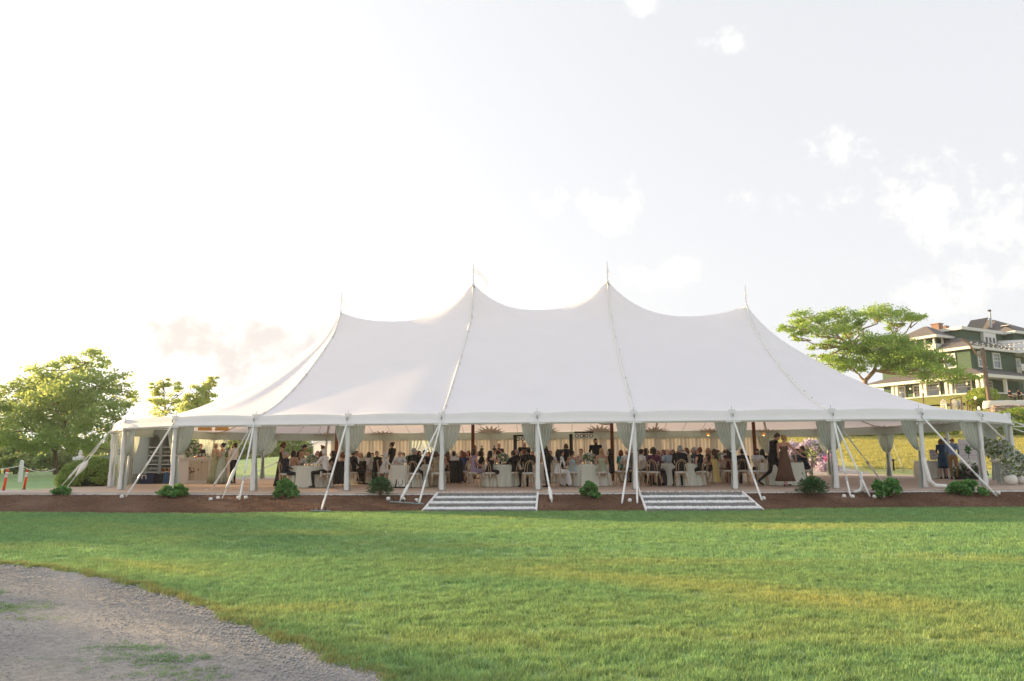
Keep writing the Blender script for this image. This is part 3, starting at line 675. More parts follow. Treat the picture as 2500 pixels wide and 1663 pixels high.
post_curtain(7, .55, .0, 'sage sheer curtain swept left from the post by the navy dress woman')
post_curtain(8, 1.05, .5, 'wide sage sheer curtain in front of the seating chart board')
post_curtain(9, .9, .5, 'pale sheer curtain at the far right end behind the flower pots')
post_curtain(10, .7, .6, 'sheer curtain on the right end post beyond the sign table')
post_curtain(12, .42, .42, 'grey-green curtain gathered on the lone back post over the sunlit lawn')
post_curtain(13, .5, .5, 'sage curtain hanging behind the rhododendron')
post_curtain(14, .5, .5, 'sage curtain at the right end of the closed wall')
post_curtain(NP_-1, .35, .62, 'sheer curtain tied to the post between the shelf unit and the bar', flare=.2)
post_curtain(NP_-2, .3, .62, 'sheer curtain on the left end post in front of the shelf unit', flare=.16)
post_curtain(NP_-3, .35, .5, 'sheer curtain on the leftmost end post beside the round bush', flare=.2)
post_curtain(NP_-4, .6, .6, 'sheer curtain at the left end behind the shelf unit')
post_curtain(NP_-6, .9, .9, 'golden lit curtain behind the two women by the bar')
post_curtain(NP_-7, .7, .5, 'cream curtain tied back behind the standing curly-haired woman')
# closed liner wall along the back, pleated panels, with one drawn open near the middle left
WY = 2*TW-.08; panels = []; x = -3.0
spans = [(-3.0, -1.6), (-1.55, 0), (0.05, 1.45), (3.1, 4.5), (4.55, 6.1), (6.15, 7.6), (7.65, 9.15), (9.2, 10.65), (10.7, 12.2), (12.25, 13.7), (13.75, 15.2), (15.25, 16.7), (16.75, 18.25), (18.3, 19.8), (19.85, 21.4)]
wl_lab = ['behind the server with the updo', 'left of the first middle curtain', 'left of the white canopy gap', 'right of the white canopy gap', 'behind the first brown mast', 'behind the videographer', 'left of the black speaker column', 'behind the bald man in a tuxedo', 'behind the lit spotlight bar', 'behind the bearded man in black', 'right of the middle mast', 'with a warm lamp glow', 'left of the right mast', 'behind the right mast', 'at the right end of the wall']
for (a, b), lb in zip(spans, wl_lab):
    rows = []; n_ = int((b-a)*26)
    for z in (2.06, 1.6, 1.0, .5, .02):
        rows.append([((b-a+.07)*j/n_, .016*math.sin(j*1.25+a)*(1+.3*(2-z))+.03*math.sin(j*.37+z), z) for j in range(n_+1)])
    o = MB().grid(rows).build('wall_curtain', M['liner'], None, smooth=True, loc=(a, WY, 0)); tag(o, 'pleated cream wall curtain '+lb, 'curtain', 'pleated cream curtains closing the back wall')
# parted panels at the gap
for s_, x0_ in ((1, 1.5), (-1, 3.05)):
    rows = []
    for k in range(12):
        z = 2.06-2.04*k/11; w = .75*(1-.55*sm(2.06, .9, z)) if z > .9 else .34
        rows.append([(s_*w*j/14, .03*math.sin(j*1.7), z) for j in range(15)])
    o = MB().grid(rows).build('wall_curtain', M['sheer'], None, smooth=True, loc=(x0_, WY-.02, 0)); tag(o, 'thin parted curtain on the %s of the white canopy gap' % ('left' if s_ > 0 else 'right'), 'curtain', 'thin curtains drawn apart at the gap')
# clear vinyl sheets at the left end and the right end
M['vinyl'] = mat('clear_vinyl', (.6, .66, .64), .25, alpha=.26, spec=.6, bump=.4, bscale=3)
for (i, j, lb) in ((NP_-5, NP_-4, 'clear vinyl wall sheet behind the bar at the left end'), (NP_-3, NP_-2, 'crumpled clear vinyl sheet between the two left end posts'), (9, 10, 'clear vinyl wall sheet at the right end')):
    a, b = EAVE[i], EAVE[j]; rows = []
    for z in (2.05, 1.5, 1.0, .5, .03):
        rows.append([(a[0]+(b[0]-a[0])*k/16+.03*math.sin(k+z*3), a[1]+(b[1]-a[1])*k/16+.03*math.cos(k*2+z), z) for k in range(1, 16)])
    tag(MB().grid(rows).build('vinyl_sheet', M['vinyl'], smooth=True), lb, 'vinyl wall')
# ================================================================ people
SKIN = [mat('skin_light', (.56, .34, .25), .55, trans=0), mat('skin_tan', (.46, .26, .18), .55), mat('skin_rosy', (.60, .31, .23), .55)]
_cl = {}
def cloth(c, rough=.85, pat=None):
    k = (tuple(c), pat)
    if k not in _cl:
        if pat: _cl[k] = mat('patterned_cloth', c, rough, col2=pat, scale=16, bump=.2)
        else: _cl[k] = mat('cloth', c, rough, var=.06, scale=6, bump=.15, bscale=30)
    return _cl[k]
BLACK = (.012, .012, .014); WHITE = (.72, .71, .70)
def ell_seg(mb, p0, r0, p1, r1, xa=(1, 0, 0), n=12, caps=3):
    """closed tapered capsule with elliptical section; r = (rx, ry)"""
    p0, p1 = Vector(p0), Vector(p1); d = p1-p0; L_ = max(d.length, 1e-4); d = d/L_; xa = Vector(xa); xa = (xa-d*xa.dot(d))
    if xa.length < .1: xa = Vector((0, 1, 0)); xa = xa-d*xa.dot(d)
    xa.normalize(); ya = d.cross(xa); prof = []
    r0 = r0 if isinstance(r0, tuple) else (r0, r0); r1 = r1 if isinstance(r1, tuple) else (r1, r1)
    m0, m1 = min(r0), min(r1)
    for k in range(caps, 0, -1):
        a = PI/2*k/caps*.97; prof.append((p0-d*m0*math.sin(a), r0[0]*math.cos(a), r0[1]*math.cos(a)))
    prof.append((p0, *r0)); prof.append((p1, *r1))
    for k in range(1, caps+1):
        a = PI/2*k/caps*.97; prof.append((p1+d*m1*math.sin(a), r1[0]*math.cos(a), r1[1]*math.cos(a)))
    o = len(mb.v)
    for c, rx, ry in prof:
        for k in range(n):
            t = 2*PI*k/n; mb.v.append(tuple(c+xa*rx*math.cos(t)+ya*ry*math.sin(t)))
    for i in range(len(prof)-1):
        for k in range(n):
            a = o+i*n+k; b = o+i*n+(k+1) % n; mb.f.append((a, b, b+n, a+n)); mb.m.append(0)
    mb.f.append(tuple(o+k for k in range(n))[::-1]); mb.m.append(0); e = o+(len(prof)-1)*n
    mb.f.append(tuple(e+k for k in range(n))); mb.m.append(0)
def remesh(name, segs, voxel, mats, smooth=2, regions=True, beltz=None):
    """union of overlapping segments -> ONE continuous surface; faces take the slot of the nearest segment"""
    mb = MB()
    for s in segs: ell_seg(mb, s[0], s[1], s[2], s[3], s[5] if len(s) > 5 else (1, 0, 0))
    me = mb.mesh(name+'_src', []); o = bpy.data.objects.new(name, me); COL.objects.link(o)
    md = o.modifiers.new('r', 'REMESH'); md.mode = 'VOXEL'; md.voxel_size = voxel; md.use_smooth_shade = True
    if smooth: ms = o.modifiers.new('s', 'SMOOTH'); ms.iterations = smooth; ms.factor = .5
    dg = bpy.context.evaluated_depsgraph_get(); ev = o.evaluated_get(dg); out = bpy.data.meshes.new_from_object(ev)
    bpy.data.objects.remove(o); bpy.data.meshes.remove(me); out.name = name; out.materials.clear()
    for mt in mats: out.materials.append(mt)
    n = len(out.polygons); c = np.empty(n*3); out.polygons.foreach_get('center', c); c = c.reshape(-1, 3)
    if regions:
        best = np.full(n, 1e9); idx = np.zeros(n, int)
        for s in segs:
            a, b = np.array(s[0], float), np.array(s[2], float); d = b-a; t = np.clip(((c-a) @ d)/max(d @ d, 1e-9), 0, 1)
            ra = np.mean(s[1]) if isinstance(s[1], tuple) else s[1]; rb = np.mean(s[3]) if isinstance(s[3], tuple) else s[3]
            dist = np.linalg.norm(c-(a+t[:, None]*d), axis=1)-(ra+(rb-ra)*t)
            m_ = dist < best; best[m_] = dist[m_]; idx[m_] = s[4]
        if beltz is not None: idx[(idx == 1) & (c[:, 2] < beltz)] = 4
        out.polygons.foreach_set('material_index', idx.astype(np.int32))
    out.polygons.foreach_set('use_smooth', np.ones(n, bool)); out.update(); return out
# slots: 0 skin, 1 torso, 2 upper arm, 3 forearm, 4 thigh, 5 calf, 6 shoe, 7 upper chest and shoulders
def rot_head(neck, yaw, pitch): return Matrix.Translation(neck) @ Matrix.Rotation(yaw, 4, 'Z') @ Matrix.Rotation(-pitch, 4, 'X')
def hand_segs(w, d, up, s=1, curl=.5, side=1):
    w, d = Vector(w), Vector(d).normalized(); up = Vector(up); up = (up-d*up.dot(d)).normalized(); x = d.cross(up)*side; S = []
    pc = w+d*.045
    S.append((w, (.026, .018), w+d*.085, (.038, .014), 0, tuple(x)))
    for k, (o, l) in enumerate(((-.028, .070), (-.0095, .080), (.0095, .075), (.028, .058))):
        a = w+d*.085+x*o; b = a+d*l*.5-up*l*.25*curl; c_ = b+d*l*.45*(1-curl*.6)-up*l*.5*curl
        S.append((a-d*.02, .0095, b, .0085, 0)); S.append((b, .0085, c_, .0075, 0))
    a = w+d*.02-x*.022; b = a+d*.035-x*.03-up*.008; S.append((a, .013, b, .010, 0)); S.append((b, .010, b+d*.032+x*.006-up*.01, .0085, 0))
    return S
def make_body(name, J, male, voxel=.0105, slim=1.0):
    """J: joints; one continuous skinned figure from pelvis, chest, neck, head, shoulders, elbows, wrists, hips, knees, ankles, toes"""
    k = 1.0 if male else .86; S = []; V_ = lambda q: Vector(J[q])
    P, C, Nk = V_('pelvis'), V_('chest'), V_('neck')
    sx = (V_('shR')-V_('shL')).normalized(); hx = (V_('hipR')-V_('hipL')).normalized()
    waist = P.lerp(C, .5)
    S.append((P, (.155*(1.0 if male else 1.06), .115*k+.01), waist, (.135*k, .10*k), 1, hx)); S.append((waist, (.135*k, .10*k), C, (.165*k, .115*k), 1, sx))
    up = (Nk-C); S.append((C+up*.15, (.155*k, .11*k), C+up*.62, (.135*k, .085*k), 7, sx))
    if not male: f = (C-P).normalized().cross(sx)*-1; S += [(C+sx*q*.075-f*.085-up*.05, .055, C+sx*q*.07-f*.075+up*.1, .045, 1) for q in (-1, 1)]
    for q in ('L', 'R'):
        sh, e, w = V_('sh'+q), V_('el'+q), V_('wr'+q)
        S.append((C+up*.65, .07*k, sh, .062*k, 7)); S.append((sh, .058*k, sh.lerp(e, .25), .052*k, 2)); S.append((sh.lerp(e, .2), .052*k, e, .040*k, 2)); S.append((e, .041*k, w, .027*k, 3))
        S += hand_segs(w, V_('hd'+q), V_('hu'+q), curl=J.get('curl', .45), side=1 if q == 'R' else -1)
        h, kn, an, to = V_('hip'+q), V_('kn'+q), V_('an'+q), V_('to'+q)
        S.append((h, .092, h.lerp(kn, .5), .078*(1 if male else 1.02), 4)); S.append((h.lerp(kn, .45), .078, kn, .058, 4)); S.append((kn, .057, kn.lerp(an, .35), .055, 5)); S.append((kn.lerp(an, .3), .055, an, .038*k, 5))
        d = to-an; heel = an-Vector((d.x, d.y, 0)).normalized()*.035+Vector((0, 0, -.045)); heel.z = max(heel.z, .032) if J.get('flat', True) else heel.z
        S.append((an, .04*k, heel, .036*k, 6)); S.append((heel, (.036*k, .032), to.lerp(heel, .45), (.044*k, .03), 6, (1, 0, 0))); S.append((to.lerp(heel, .45), (.046*k, .03), to, (.036*k, .022), 6, (1, 0, 0)))
    H = rot_head(Nk, J.get('hy', 0), J.get('hp', 0)); q = lambda x, y, z: H @ Vector((x, y, z)); hxv = tuple((H.to_3x3() @ Vector((1, 0, 0))))
    S.append((C+up*.75, .055*(1.0 if male else .82), q(0, .0, .04), .052*(1.0 if male else .84), 0)); 
    S.append((q(0, -.005, .135), (.074, .088), q(0, -.012, .165), (.072, .086), 0, hxv))          # cranium
    S.append((q(0, .02, .09), (.060, .062), q(0, .018, .14), (.068, .075), 0, hxv))              # face
    S.append((q(0, .055, .055), (.030, .024), q(0, .035, .085), (.05, .045), 0, hxv))             # jaw and chin
    S.append((q(0, .098, .125), .007, q(0, .113, .098), .012, 0))                               # nose
    for sgn in (-1, 1): S.append((q(sgn*.076, -.005, .125), .012, q(sgn*.076, -.002, .10), .008, 0)); S.append((q(sgn*.03, .088, .147), .008, q(sgn*.022, .092, .147), .007, 0))
    S.append((q(-.018, .092, .072), .007, q(.018, .092, .072), .007, 0))
    me = remesh(name, S, voxel, [SKIN[0]]*8, beltz=P.z+(.045 if P.z > .8 else .01))
    lo_ = P-(C-P).normalized()*(.13 if P.z > .8 else .0)
    jk = remesh('jacket', [(lo_, (.182*k, .138*k), P.lerp(C, .45), (.160*k, .125*k), 0, hx), (P.lerp(C, .4), (.160*k, .125*k), C+up*.1, (.178*k, .128*k), 0, sx), (C+up*.1, (.175*k, .124*k), C+up*.62, (.15*k, .098*k), 0, sx), (V_('shL').lerp(C+up*.6, .1), .07*k, V_('shR').lerp(C+up*.6, .1), .07*k, 0)], .018, [SKIN[0]], smooth=3, regions=False) if male else None
    return dict(mesh=me, H=H, J=J, C=C, up=up, sx=sx, jacket=jk)
def seated(lean=0.08, **k):
    J = dict(hipL=(-.095, 0, .54), hipR=(.095, 0, .54), knL=(-.13, .44, .515), knR=(.13, .44, .515), anL=(-.13, .40, .10), anR=(.13, .43, .10), toL=(-.14, .56, .035), toR=(.145, .60, .035))
    P = Vector((0, -.02, .57)); sa = math.sin(lean); ca = math.cos(lean); T = lambda x, h, y=0: (x, P.y+sa*h+y*ca, P.z+ca*h-y*sa)
    w = k.get('w', .185)
    J.update(pelvis=tuple(P), chest=T(0, .34), neck=T(0, .50), shL=T(-w, .445), shR=T(w, .445)); J.update({a: b for a, b in k.items() if a != 'w'}); return J
ZU, FWD = (0, 0, 1), (0, 1, 0)
lap = dict(elL=(-.235, .03, .80), elR=(.235, .03, .80), wrL=(-.12, .27, .70), wrR=(.12, .27, .70), hdL=(.5, .8, -.2), hdR=(-.5, .8, -.2), huL=ZU, huR=ZU)
tab = dict(elL=(-.25, .22, .83), elR=(.25, .22, .83), wrL=(-.12, .44, .82), wrR=(.14, .44, .82), hdL=(.6, .8, .0), hdR=(-.6, .8, .0), huL=ZU, huR=ZU)
cup = dict(elL=(-.24, .18, .80), wrL=(-.12, .42, .82), hdL=(.6, .8, 0), huL=ZU, elR=(.25, .20, .88), wrR=(.13, .30, 1.08), hdR=(-.5, -.1, .8), huR=(.5, .6, 0), curl=.9)
chin = dict(elL=(-.17, .34, .80), wrL=(-.03, .36, 1.03), hdL=(.2, -.3, .9), huL=(0, 1, 0), elR=(.20, .32, .80), wrR=(.12, .52, .83), hdR=(-.5, .8, 0), huR=ZU, curl=.7)
POSE = {}
def addp(n, J, male, **k): POSE[n] = make_body(n, J, male, **k)
V2 = .0125
addp('sm_up', seated(.05, hy=.2, **lap), True, voxel=V2); addp('sm_lean', seated(.22, hy=-.35, hp=.15, **tab), True, voxel=V2)
addp('sm_cup', seated(.10, hy=.7, **cup), True, voxel=V2); addp('sm_turn', seated(.02, hy=-.95, **lap), True, voxel=V2)
addp('sf_up', seated(.06, w=.165, hy=-.25, **lap), False, voxel=V2); addp('sf_lean', seated(.24, w=.165, hy=.45, hp=.1, **tab), False, voxel=V2)
addp('sf_cup', seated(.12, w=.165, hy=-.7, **cup), False, voxel=V2); addp('sf_turn', seated(.05, w=.165, hy=.95, **lap), False, voxel=V2)
addp('sf_chin', seated(.26, w=.175, hy=.1, hp=.1, **chin), False, voxel=V2)
def standing(male=True, **k):
    w = .19 if male else .165
    J = dict(hipL=(-.095, 0, .90), hipR=(.095, 0, .90), knL=(-.11, .02, .50), knR=(.11, .02, .50), anL=(-.11, -.01, .09), anR=(.12, .0, .09), toL=(-.13, .14, .03), toR=(.15, .15, .03),
             pelvis=(0, 0, .95), chest=(0, .0, 1.28), neck=(0, .0, 1.46), shL=(-w, -.01, 1.41), shR=(w, -.01, 1.41), huL=ZU, huR=ZU)
    J.update(k); return J
V3 = .010
addp('st_face', standing(False, elL=(-.23, .02, 1.14), elR=(.24, .0, 1.14), wrL=(-.10, .24, 1.10), wrR=(.05, .24, 1.16), hdL=(.5, .8, .2), hdR=(-.5, .7, .3), curl=.8, hy=.35), False, voxel=V3)
addp('st_face2', standing(False, elL=(-.23, .02, 1.14), elR=(.24, .0, 1.12), wrL=(-.10, .22, 1.20), wrR=(.13, .24, 1.08), hdL=(.4, .6, .5), hdR=(-.5, .8, 0), curl=.8, hy=-.3), False, voxel=V3)
addp('st_facem', standing(True, elL=(-.25, .02, 1.14), elR=(.25, .0, 1.14), wrL=(-.12, .24, 1.06), wrR=(.10, .24, 1.08), hdL=(.5, .8, .0), hdR=(-.5, .8, .1), curl=.7, hy=.2, hp=.1), True, voxel=V3)
addp('st_chinhand', standing(True, elL=(-.25, .06, 1.15), wrL=(-.06, .20, 1.36), hdL=(.3, -.1, .8), elR=(.25, .0, 1.13), wrR=(.05, .22, 1.12), hdR=(-.9, .3, 0), curl=.8, hy=.1, hp=-.05), True, voxel=V3)
addp('st_down', standing(True, elL=(-.24, .02, 1.13), elR=(.24, .02, 1.13), wrL=(-.10, .27, 1.0), wrR=(.12, .27, 1.0), hdL=(.3, .9, -.1), hdR=(-.3, .9, -.1), curl=.7, hp=.55, neck=(0, .05, 1.45), chest=(0, .02, 1.28)), True, voxel=V3)
addp('st_downf', standing(False, elL=(-.2, .02, 1.13), elR=(.2, .02, 1.13), wrL=(-.10, .22, 1.0), wrR=(.12, .22, 1.0), hdL=(.3, .9, -.1), hdR=(-.3, .9, -.1), curl=.7, hp=.45), False, voxel=V3)
addp('st_bend', standing(True, pelvis=(0, -.08, .96), chest=(0, .14, 1.22), neck=(0, .27, 1.33), shL=(-.18, .20, 1.31), shR=(.18, .20, 1.31), elL=(-.23, .28, 1.06), elR=(.23, .30, 1.06), wrL=(-.15, .48, .95), wrR=(.15, .5, .95), hdL=(.2, .9, -.1), hdR=(-.2, .9, -.1), curl=.6, hp=.5), True, voxel=V3)
addp('st_bendf', standing(False, pelvis=(0, -.08, .96), chest=(0, .10, 1.24), neck=(0, .20, 1.38), shL=(-.16, .14, 1.34), shR=(.16, .14, 1.34), elL=(-.20, .22, 1.10), elR=(.20, .24, 1.10), wrL=(-.12, .44, 1.02), wrR=(.14, .46, 1.02), hdL=(.2, .9, -.1), hdR=(-.2, .9, -.1), curl=.6, hp=.35), False, voxel=V3)
addp('st_tray', standing(False, elL=(-.21, .03, 1.15), elR=(.21, .03, 1.15), wrL=(-.14, .28, 1.13), wrR=(.14, .28, 1.13), hdL=(.2, .9, 0), hdR=(-.2, .9, 0), huL=(0, 0, -1), huR=(0, 0, -1), hy=.4, hp=.2), False, voxel=V3)
addp('st_camera', standing(True, elL=(-.24, .08, 1.2), elR=(.24, .08, 1.2), wrL=(-.08, .28, 1.36), wrR=(.09, .26, 1.38), hdL=(.4, .5, .4), hdR=(-.4, .5, .4), curl=.9), True, voxel=V3)
addp('wk_man', standing(True, flat=False, hipL=(-.09, -.01, .88), hipR=(.09, .02, .88), knL=(-.10, -.07, .48), knR=(.10, .22, .50), anL=(-.10, -.44, .20), anR=(.10, .33, .09), toL=(-.11, -.32, .06), toR=(.11, .49, .05), pelvis=(0, 0, .93),
     chest=(0, .05, 1.26), neck=(0, .11, 1.45), shL=(-.19, .06, 1.39), shR=(.19, .06, 1.39), elL=(-.25, .06, 1.12), elR=(.24, .02, 1.12), wrL=(-.22, .22, .93), wrR=(.24, .12, .90), hdL=(.1, .4, -.9), hdR=(0, .2, -.9), huL=(-1, 0, 0), huR=(1, 0, 0), hp=.55, hy=-.25), True, voxel=.009)
addp('wk_woman', standing(False, flat=False, knL=(-.08, .16, .50), knR=(.08, -.03, .50), anL=(-.09, .22, .10), anR=(.08, -.22, .16), toL=(-.09, .37, .045), toR=(.08, -.12, .06), elL=(-.20, -.02, 1.14), elR=(.32, .12, 1.18), wrL=(-.19, .06, .94), wrR=(.50, .32, .98), hdL=(0, .3, -.9), hdR=(.7, .7, -.1), huL=(-1, 0, 0), huR=ZU, hp=.35, hy=-.5), False, voxel=.009)

# hair, in head space (z up from the neck joint); shared by everyone
HAIR = {}
def addh(n, segs, v=.014): HAIR[n] = remesh('hair', [(a, b, c, d, 0)+((1, 0, 0),) for a, b, c, d in segs], v, [SKIN[0]], smooth=1, regions=False)
capS = [((0, -.022, .150), (.084, .092), (0, -.018, .178), (.078, .088)), ((0, -.055, .11), (.078, .050), (0, -.05, .16), (.08, .06))]
addh('short', capS+[((0, .03, .205), (.058, .035), (0, -.04, .205), (.07, .06))])
addh('buzz', [((0, -.024, .148), (.080, .088), (0, -.02, .170), (.075, .086))])
addh('fringe', [((-.062, -.05, .105), (.022, .035), (-.060, -.05, .155), (.022, .03)), ((.062, -.05, .105), (.022, .035), (.060, -.05, .155), (.022, .03)), ((-.05, -.08, .12), (.03, .025), (.05, -.08, .12), (.03, .025))])
addh('long', capS+[((-.045, -.07, .12), (.05, .04), (-.05, -.085, -.20), (.045, .03)), ((.045, -.07, .12), (.05, .04), (.05, -.085, -.22), (.04, .03)), ((0, -.09, .1), (.06, .035), (0, -.10, -.23), (.06, .03)), ((-.075, .01, .15), (.022, .04), (-.08, .0, .0), (.02, .03)), ((.075, .01, .15), (.022, .04), (.08, .0, .0), (.02, .03))])
addh('bob', capS+[((-.072, -.01, .16), (.028, .05), (-.078, -.01, .04), (.03, .045)), ((.072, -.01, .16), (.028, .05), (.078, -.01, .04), (.03, .045)), ((0, -.085, .14), (.075, .04), (0, -.085, .03), (.07, .035))])
addh('bun', capS+[((0, -.115, .19), .042, (0, -.125, .20), .040)])
addh('updo', capS+[((0, -.11, .13), .045, (.02, -.115, .15), .04), ((-.03, -.1, .12), .03, (.03, -.1, .11), .03)])
addh('curly', capS+[((math.cos(a)*.075, -.03+math.sin(a)*.075, z), .034, (math.cos(a)*.08, -.035+math.sin(a)*.08, z-.02), .030) for z in (.20, .14, .08) for a in np.linspace(2.4, 7.0, 7)]+[((0, .0, .23), .05, (0, -.05, .23), .05)])
addh('beard', [((-.055, .045, .085), .018, (-.03, .085, .05), .022), ((.055, .045, .085), .018, (.03, .085, .05), .022), ((-.03, .088, .05), .022, (.03, .088, .05), .022), ((-.02, .10, .085), .008, (.02, .10, .085), .008)], .010)
hairm = {}
def hair_mat(c):
    if c not in hairm: hairm[c] = mat('hair', dict(black=(.012, .009, .008), dark=(.03, .018, .012), brown=(.085, .042, .02), auburn=(.16, .05, .02), blonde=(.38, .24, .11), grey=(.32, .31, .30), white=(.68, .67, .64))[c], .55, var=.3, scale=60, stretch=(1, 1, .2))
    return hairm[c]
eye_me = MB().lathe([(.001, 0), (.006, .0), (.006, .004), (.001, .005)], (-.03, 0, 0), 6).lathe([(.001, 0), (.006, .0), (.006, .004), (.001, .005)], (.03, 0, 0), 6).mesh('eyes', M['black'])
brow_me = MB().box((-.03, 0, 0), (.03, .006, .006)).box((.03, 0, 0), (.03, .006, .006)).mesh('eyebrows', M['black'])
lip_me = MB().box((0, 0, 0), (.034, .008, .008)).mesh('lips', mat('lips', (.42, .12, .11), .5))
# skirts
def skirt_seated():
    S = [((-.05, -.03, .55), (.13, .115), (.05, -.03, .55), (.13, .115), 0), ((-.10, 0, .54), (.105, .10), (-.12, .44, .53), (.095, .08), 0), ((.10, 0, .54), (.105, .10), (.12, .44, .53), (.095, .08), 0), ((0, .1, .55), (.12, .09), (0, .42, .53), (.10, .08), 0),
         ((-.13, .45, .50), (.10, .08), (-.17, .50, .12), (.12, .10), 0), ((.13, .45, .50), (.10, .08), (.17, .50, .12), (.12, .10), 0), ((0, .46, .50), (.10, .08), (0, .50, .10), (.14, .10), 0), ((0, -.03, .70), (.125, .10), (0, -.03, .6), (.15, .12), 0)]
    return remesh('skirt', S, .02, [SKIN[0]], smooth=2, regions=False)
SK_SEAT = skirt_seated()
def skirt_st(hem, r0=.135, r1=.30, tilt=0, npl=11, dy=0):
    mb = MB(); prof = [(.118, 1.13), (.122, 1.06), (.15, .96), (.175, .88), (.18+(r1-.18)*.18, .70), (.18+(r1-.18)*.45, (.7+hem)/2), (r1, hem), (r1-.012, hem), (.16, .80), (.11, 1.10)]
    mb.lathe(prof, (0, 0, 0), 44, fn=lambda t, z: (1+.16*min(1, max(0, (1.0-z)))*math.sin(npl*t+2*math.sin(t)))*(1 if abs(math.cos(t)) > .0 else 1))
    mb.v = [(x, y*.85+tilt*(1.0-z)*.0+dy*(1.0-z if z < 1 else 0), z) for x, y, z in mb.v]; return mb.mesh('skirt', [SKIN[0]], smooth=True)
SK_ST = skirt_st(.03); SK_MAXI = skirt_st(.19, r1=.31, npl=19, dy=-.02); SK_KNEE = skirt_st(.46, r1=.20, npl=4)
shirt_me = MB().grid([[(-.012-.05*t, .003*0, -.28+.0+.36*t), (0, .006, -.28+.36*t), (.012+.05*t, 0, -.28+.36*t)] for t in (0, .25, .5, .75, 1)]).mesh('shirt_front', cloth(WHITE))
bow_me = MB().add([(-.05, 0, .022), (-.05, 0, -.022), (0, .01, 0.008), (0, .01, -.008), (.05, 0, .022), (.05, 0, -.022)], [(0, 1, 3, 2), (2, 3, 5, 4)]).mesh('bow_tie', M['black'])
tail_seat = remesh('jacket', [((0, -.06, .60), (.175, .115), (0, .0, .92), (.175, .12), 0), ((-.10, -.02, .60), (.10, .10), (.10, -.02, .60), (.10, .10), 0)], .02, [SKIN[0]], regions=False)
NPPL = [0]
def person(X, Y, rz, pose, top, label, hair=('short', 'brown'), low=BLACK, arm='top', fore='skin', chest='top', skirt=None, skin=0, z=0, s=1.0, shoe=BLACK, bow=False, shirt=False, extra=None, tpat=None, mirror=False, group='wedding guests seated at the round tables', calf=None, roll=0, beard=None, jacket=None):
    """one clothed figure: body (continuous mesh) with hair, eyes and garments as its parts"""
    B = POSE[pose]; root = empty('person', (X, Y, z), R(rz)); root.scale = (-s if mirror else s, s, s); tag(root, label, 'person', group); sk = SKIN[skin]
    b = link('body', B['mesh'], root); tm = cloth(top, pat=tpat); am = sk if arm == 'skin' else (tm if arm == 'top' else cloth(arm)); fm = sk if fore == 'skin' else (tm if fore == 'top' else cloth(fore))
    cm = tm if chest == 'top' else sk; lm = cloth(low) if low != 'skin' else sk; km = lm if calf is None else (sk if calf == 'skin' else cloth(calf)); shm = cloth(shoe) if shoe != 'skin' else sk
    for i, mm in enumerate((sk, tm, am, fm, lm, km, shm, cm)): b.material_slots[i].link = 'OBJECT'; b.material_slots[i].material = mm
    def part(name, me, matrix, mm=None):
        o = link(name, me, root); o.matrix_local = matrix
        if mm is not None:
            for sl_ in o.material_slots: sl_.link = 'OBJECT'; sl_.material = mm
        return o
    H = B['H']
    if hair: part('hair', HAIR[hair[0]], H, hair_mat(hair[1]))
    part('eyes', eye_me, H @ Matrix.Translation((0, .0945, .132)) @ Matrix.Rotation(-PI/2, 4, 'X')); part('eyebrows', brow_me, H @ Matrix.Translation((0, .093, .150)), hair_mat(hair[1] if hair and hair[1] not in ('white', 'grey') else 'brown')); part('lips', lip_me, H @ Matrix.Translation((0, .096, .072)))
    if beard: part('beard', HAIR['beard'], H, hair_mat(beard))
    if B['jacket'] is not None and jacket is not False and tuple(top) in (BLACK, (.015, .022, .035), (.10, .10, .12), (.05, .055, .07), (.20, .19, .19), (.04, .04, .05), (.03, .03, .035), (.22, .19, .14)) and fore == 'top': part('jacket', B['jacket'], Matrix.Identity(4), tm)
    if skirt:
        me = {'seat': SK_SEAT, 'long': SK_ST, 'maxi': SK_MAXI, 'knee': SK_KNEE}[skirt if isinstance(skirt, str) else skirt[0]]; part('skirt', me, Matrix.Identity(4), cloth(low, pat=tpat if low == top else None))
    if shirt or bow:
        C, up = B['C'], B['up'].normalized(); sx = B['sx']; f = up.cross(sx).normalized()
        mt = Matrix((( sx.x, f.x, up.x, 0), (sx.y, f.y, up.y, 0), (sx.z, f.z, up.z, 0), (0, 0, 0, 1)))
        c = C+f*.135+up*.02; part('shirt_front', shirt_me, Matrix.Translation(c) @ mt)
        if bow: part('bow_tie', bow_me, Matrix.Translation(C+f*.125+up*.135) @ mt)
    if extra:
        for nm, me, mtx, mm in extra: part(nm, me, mtx, mm)
    NPPL[0] += 1; return root
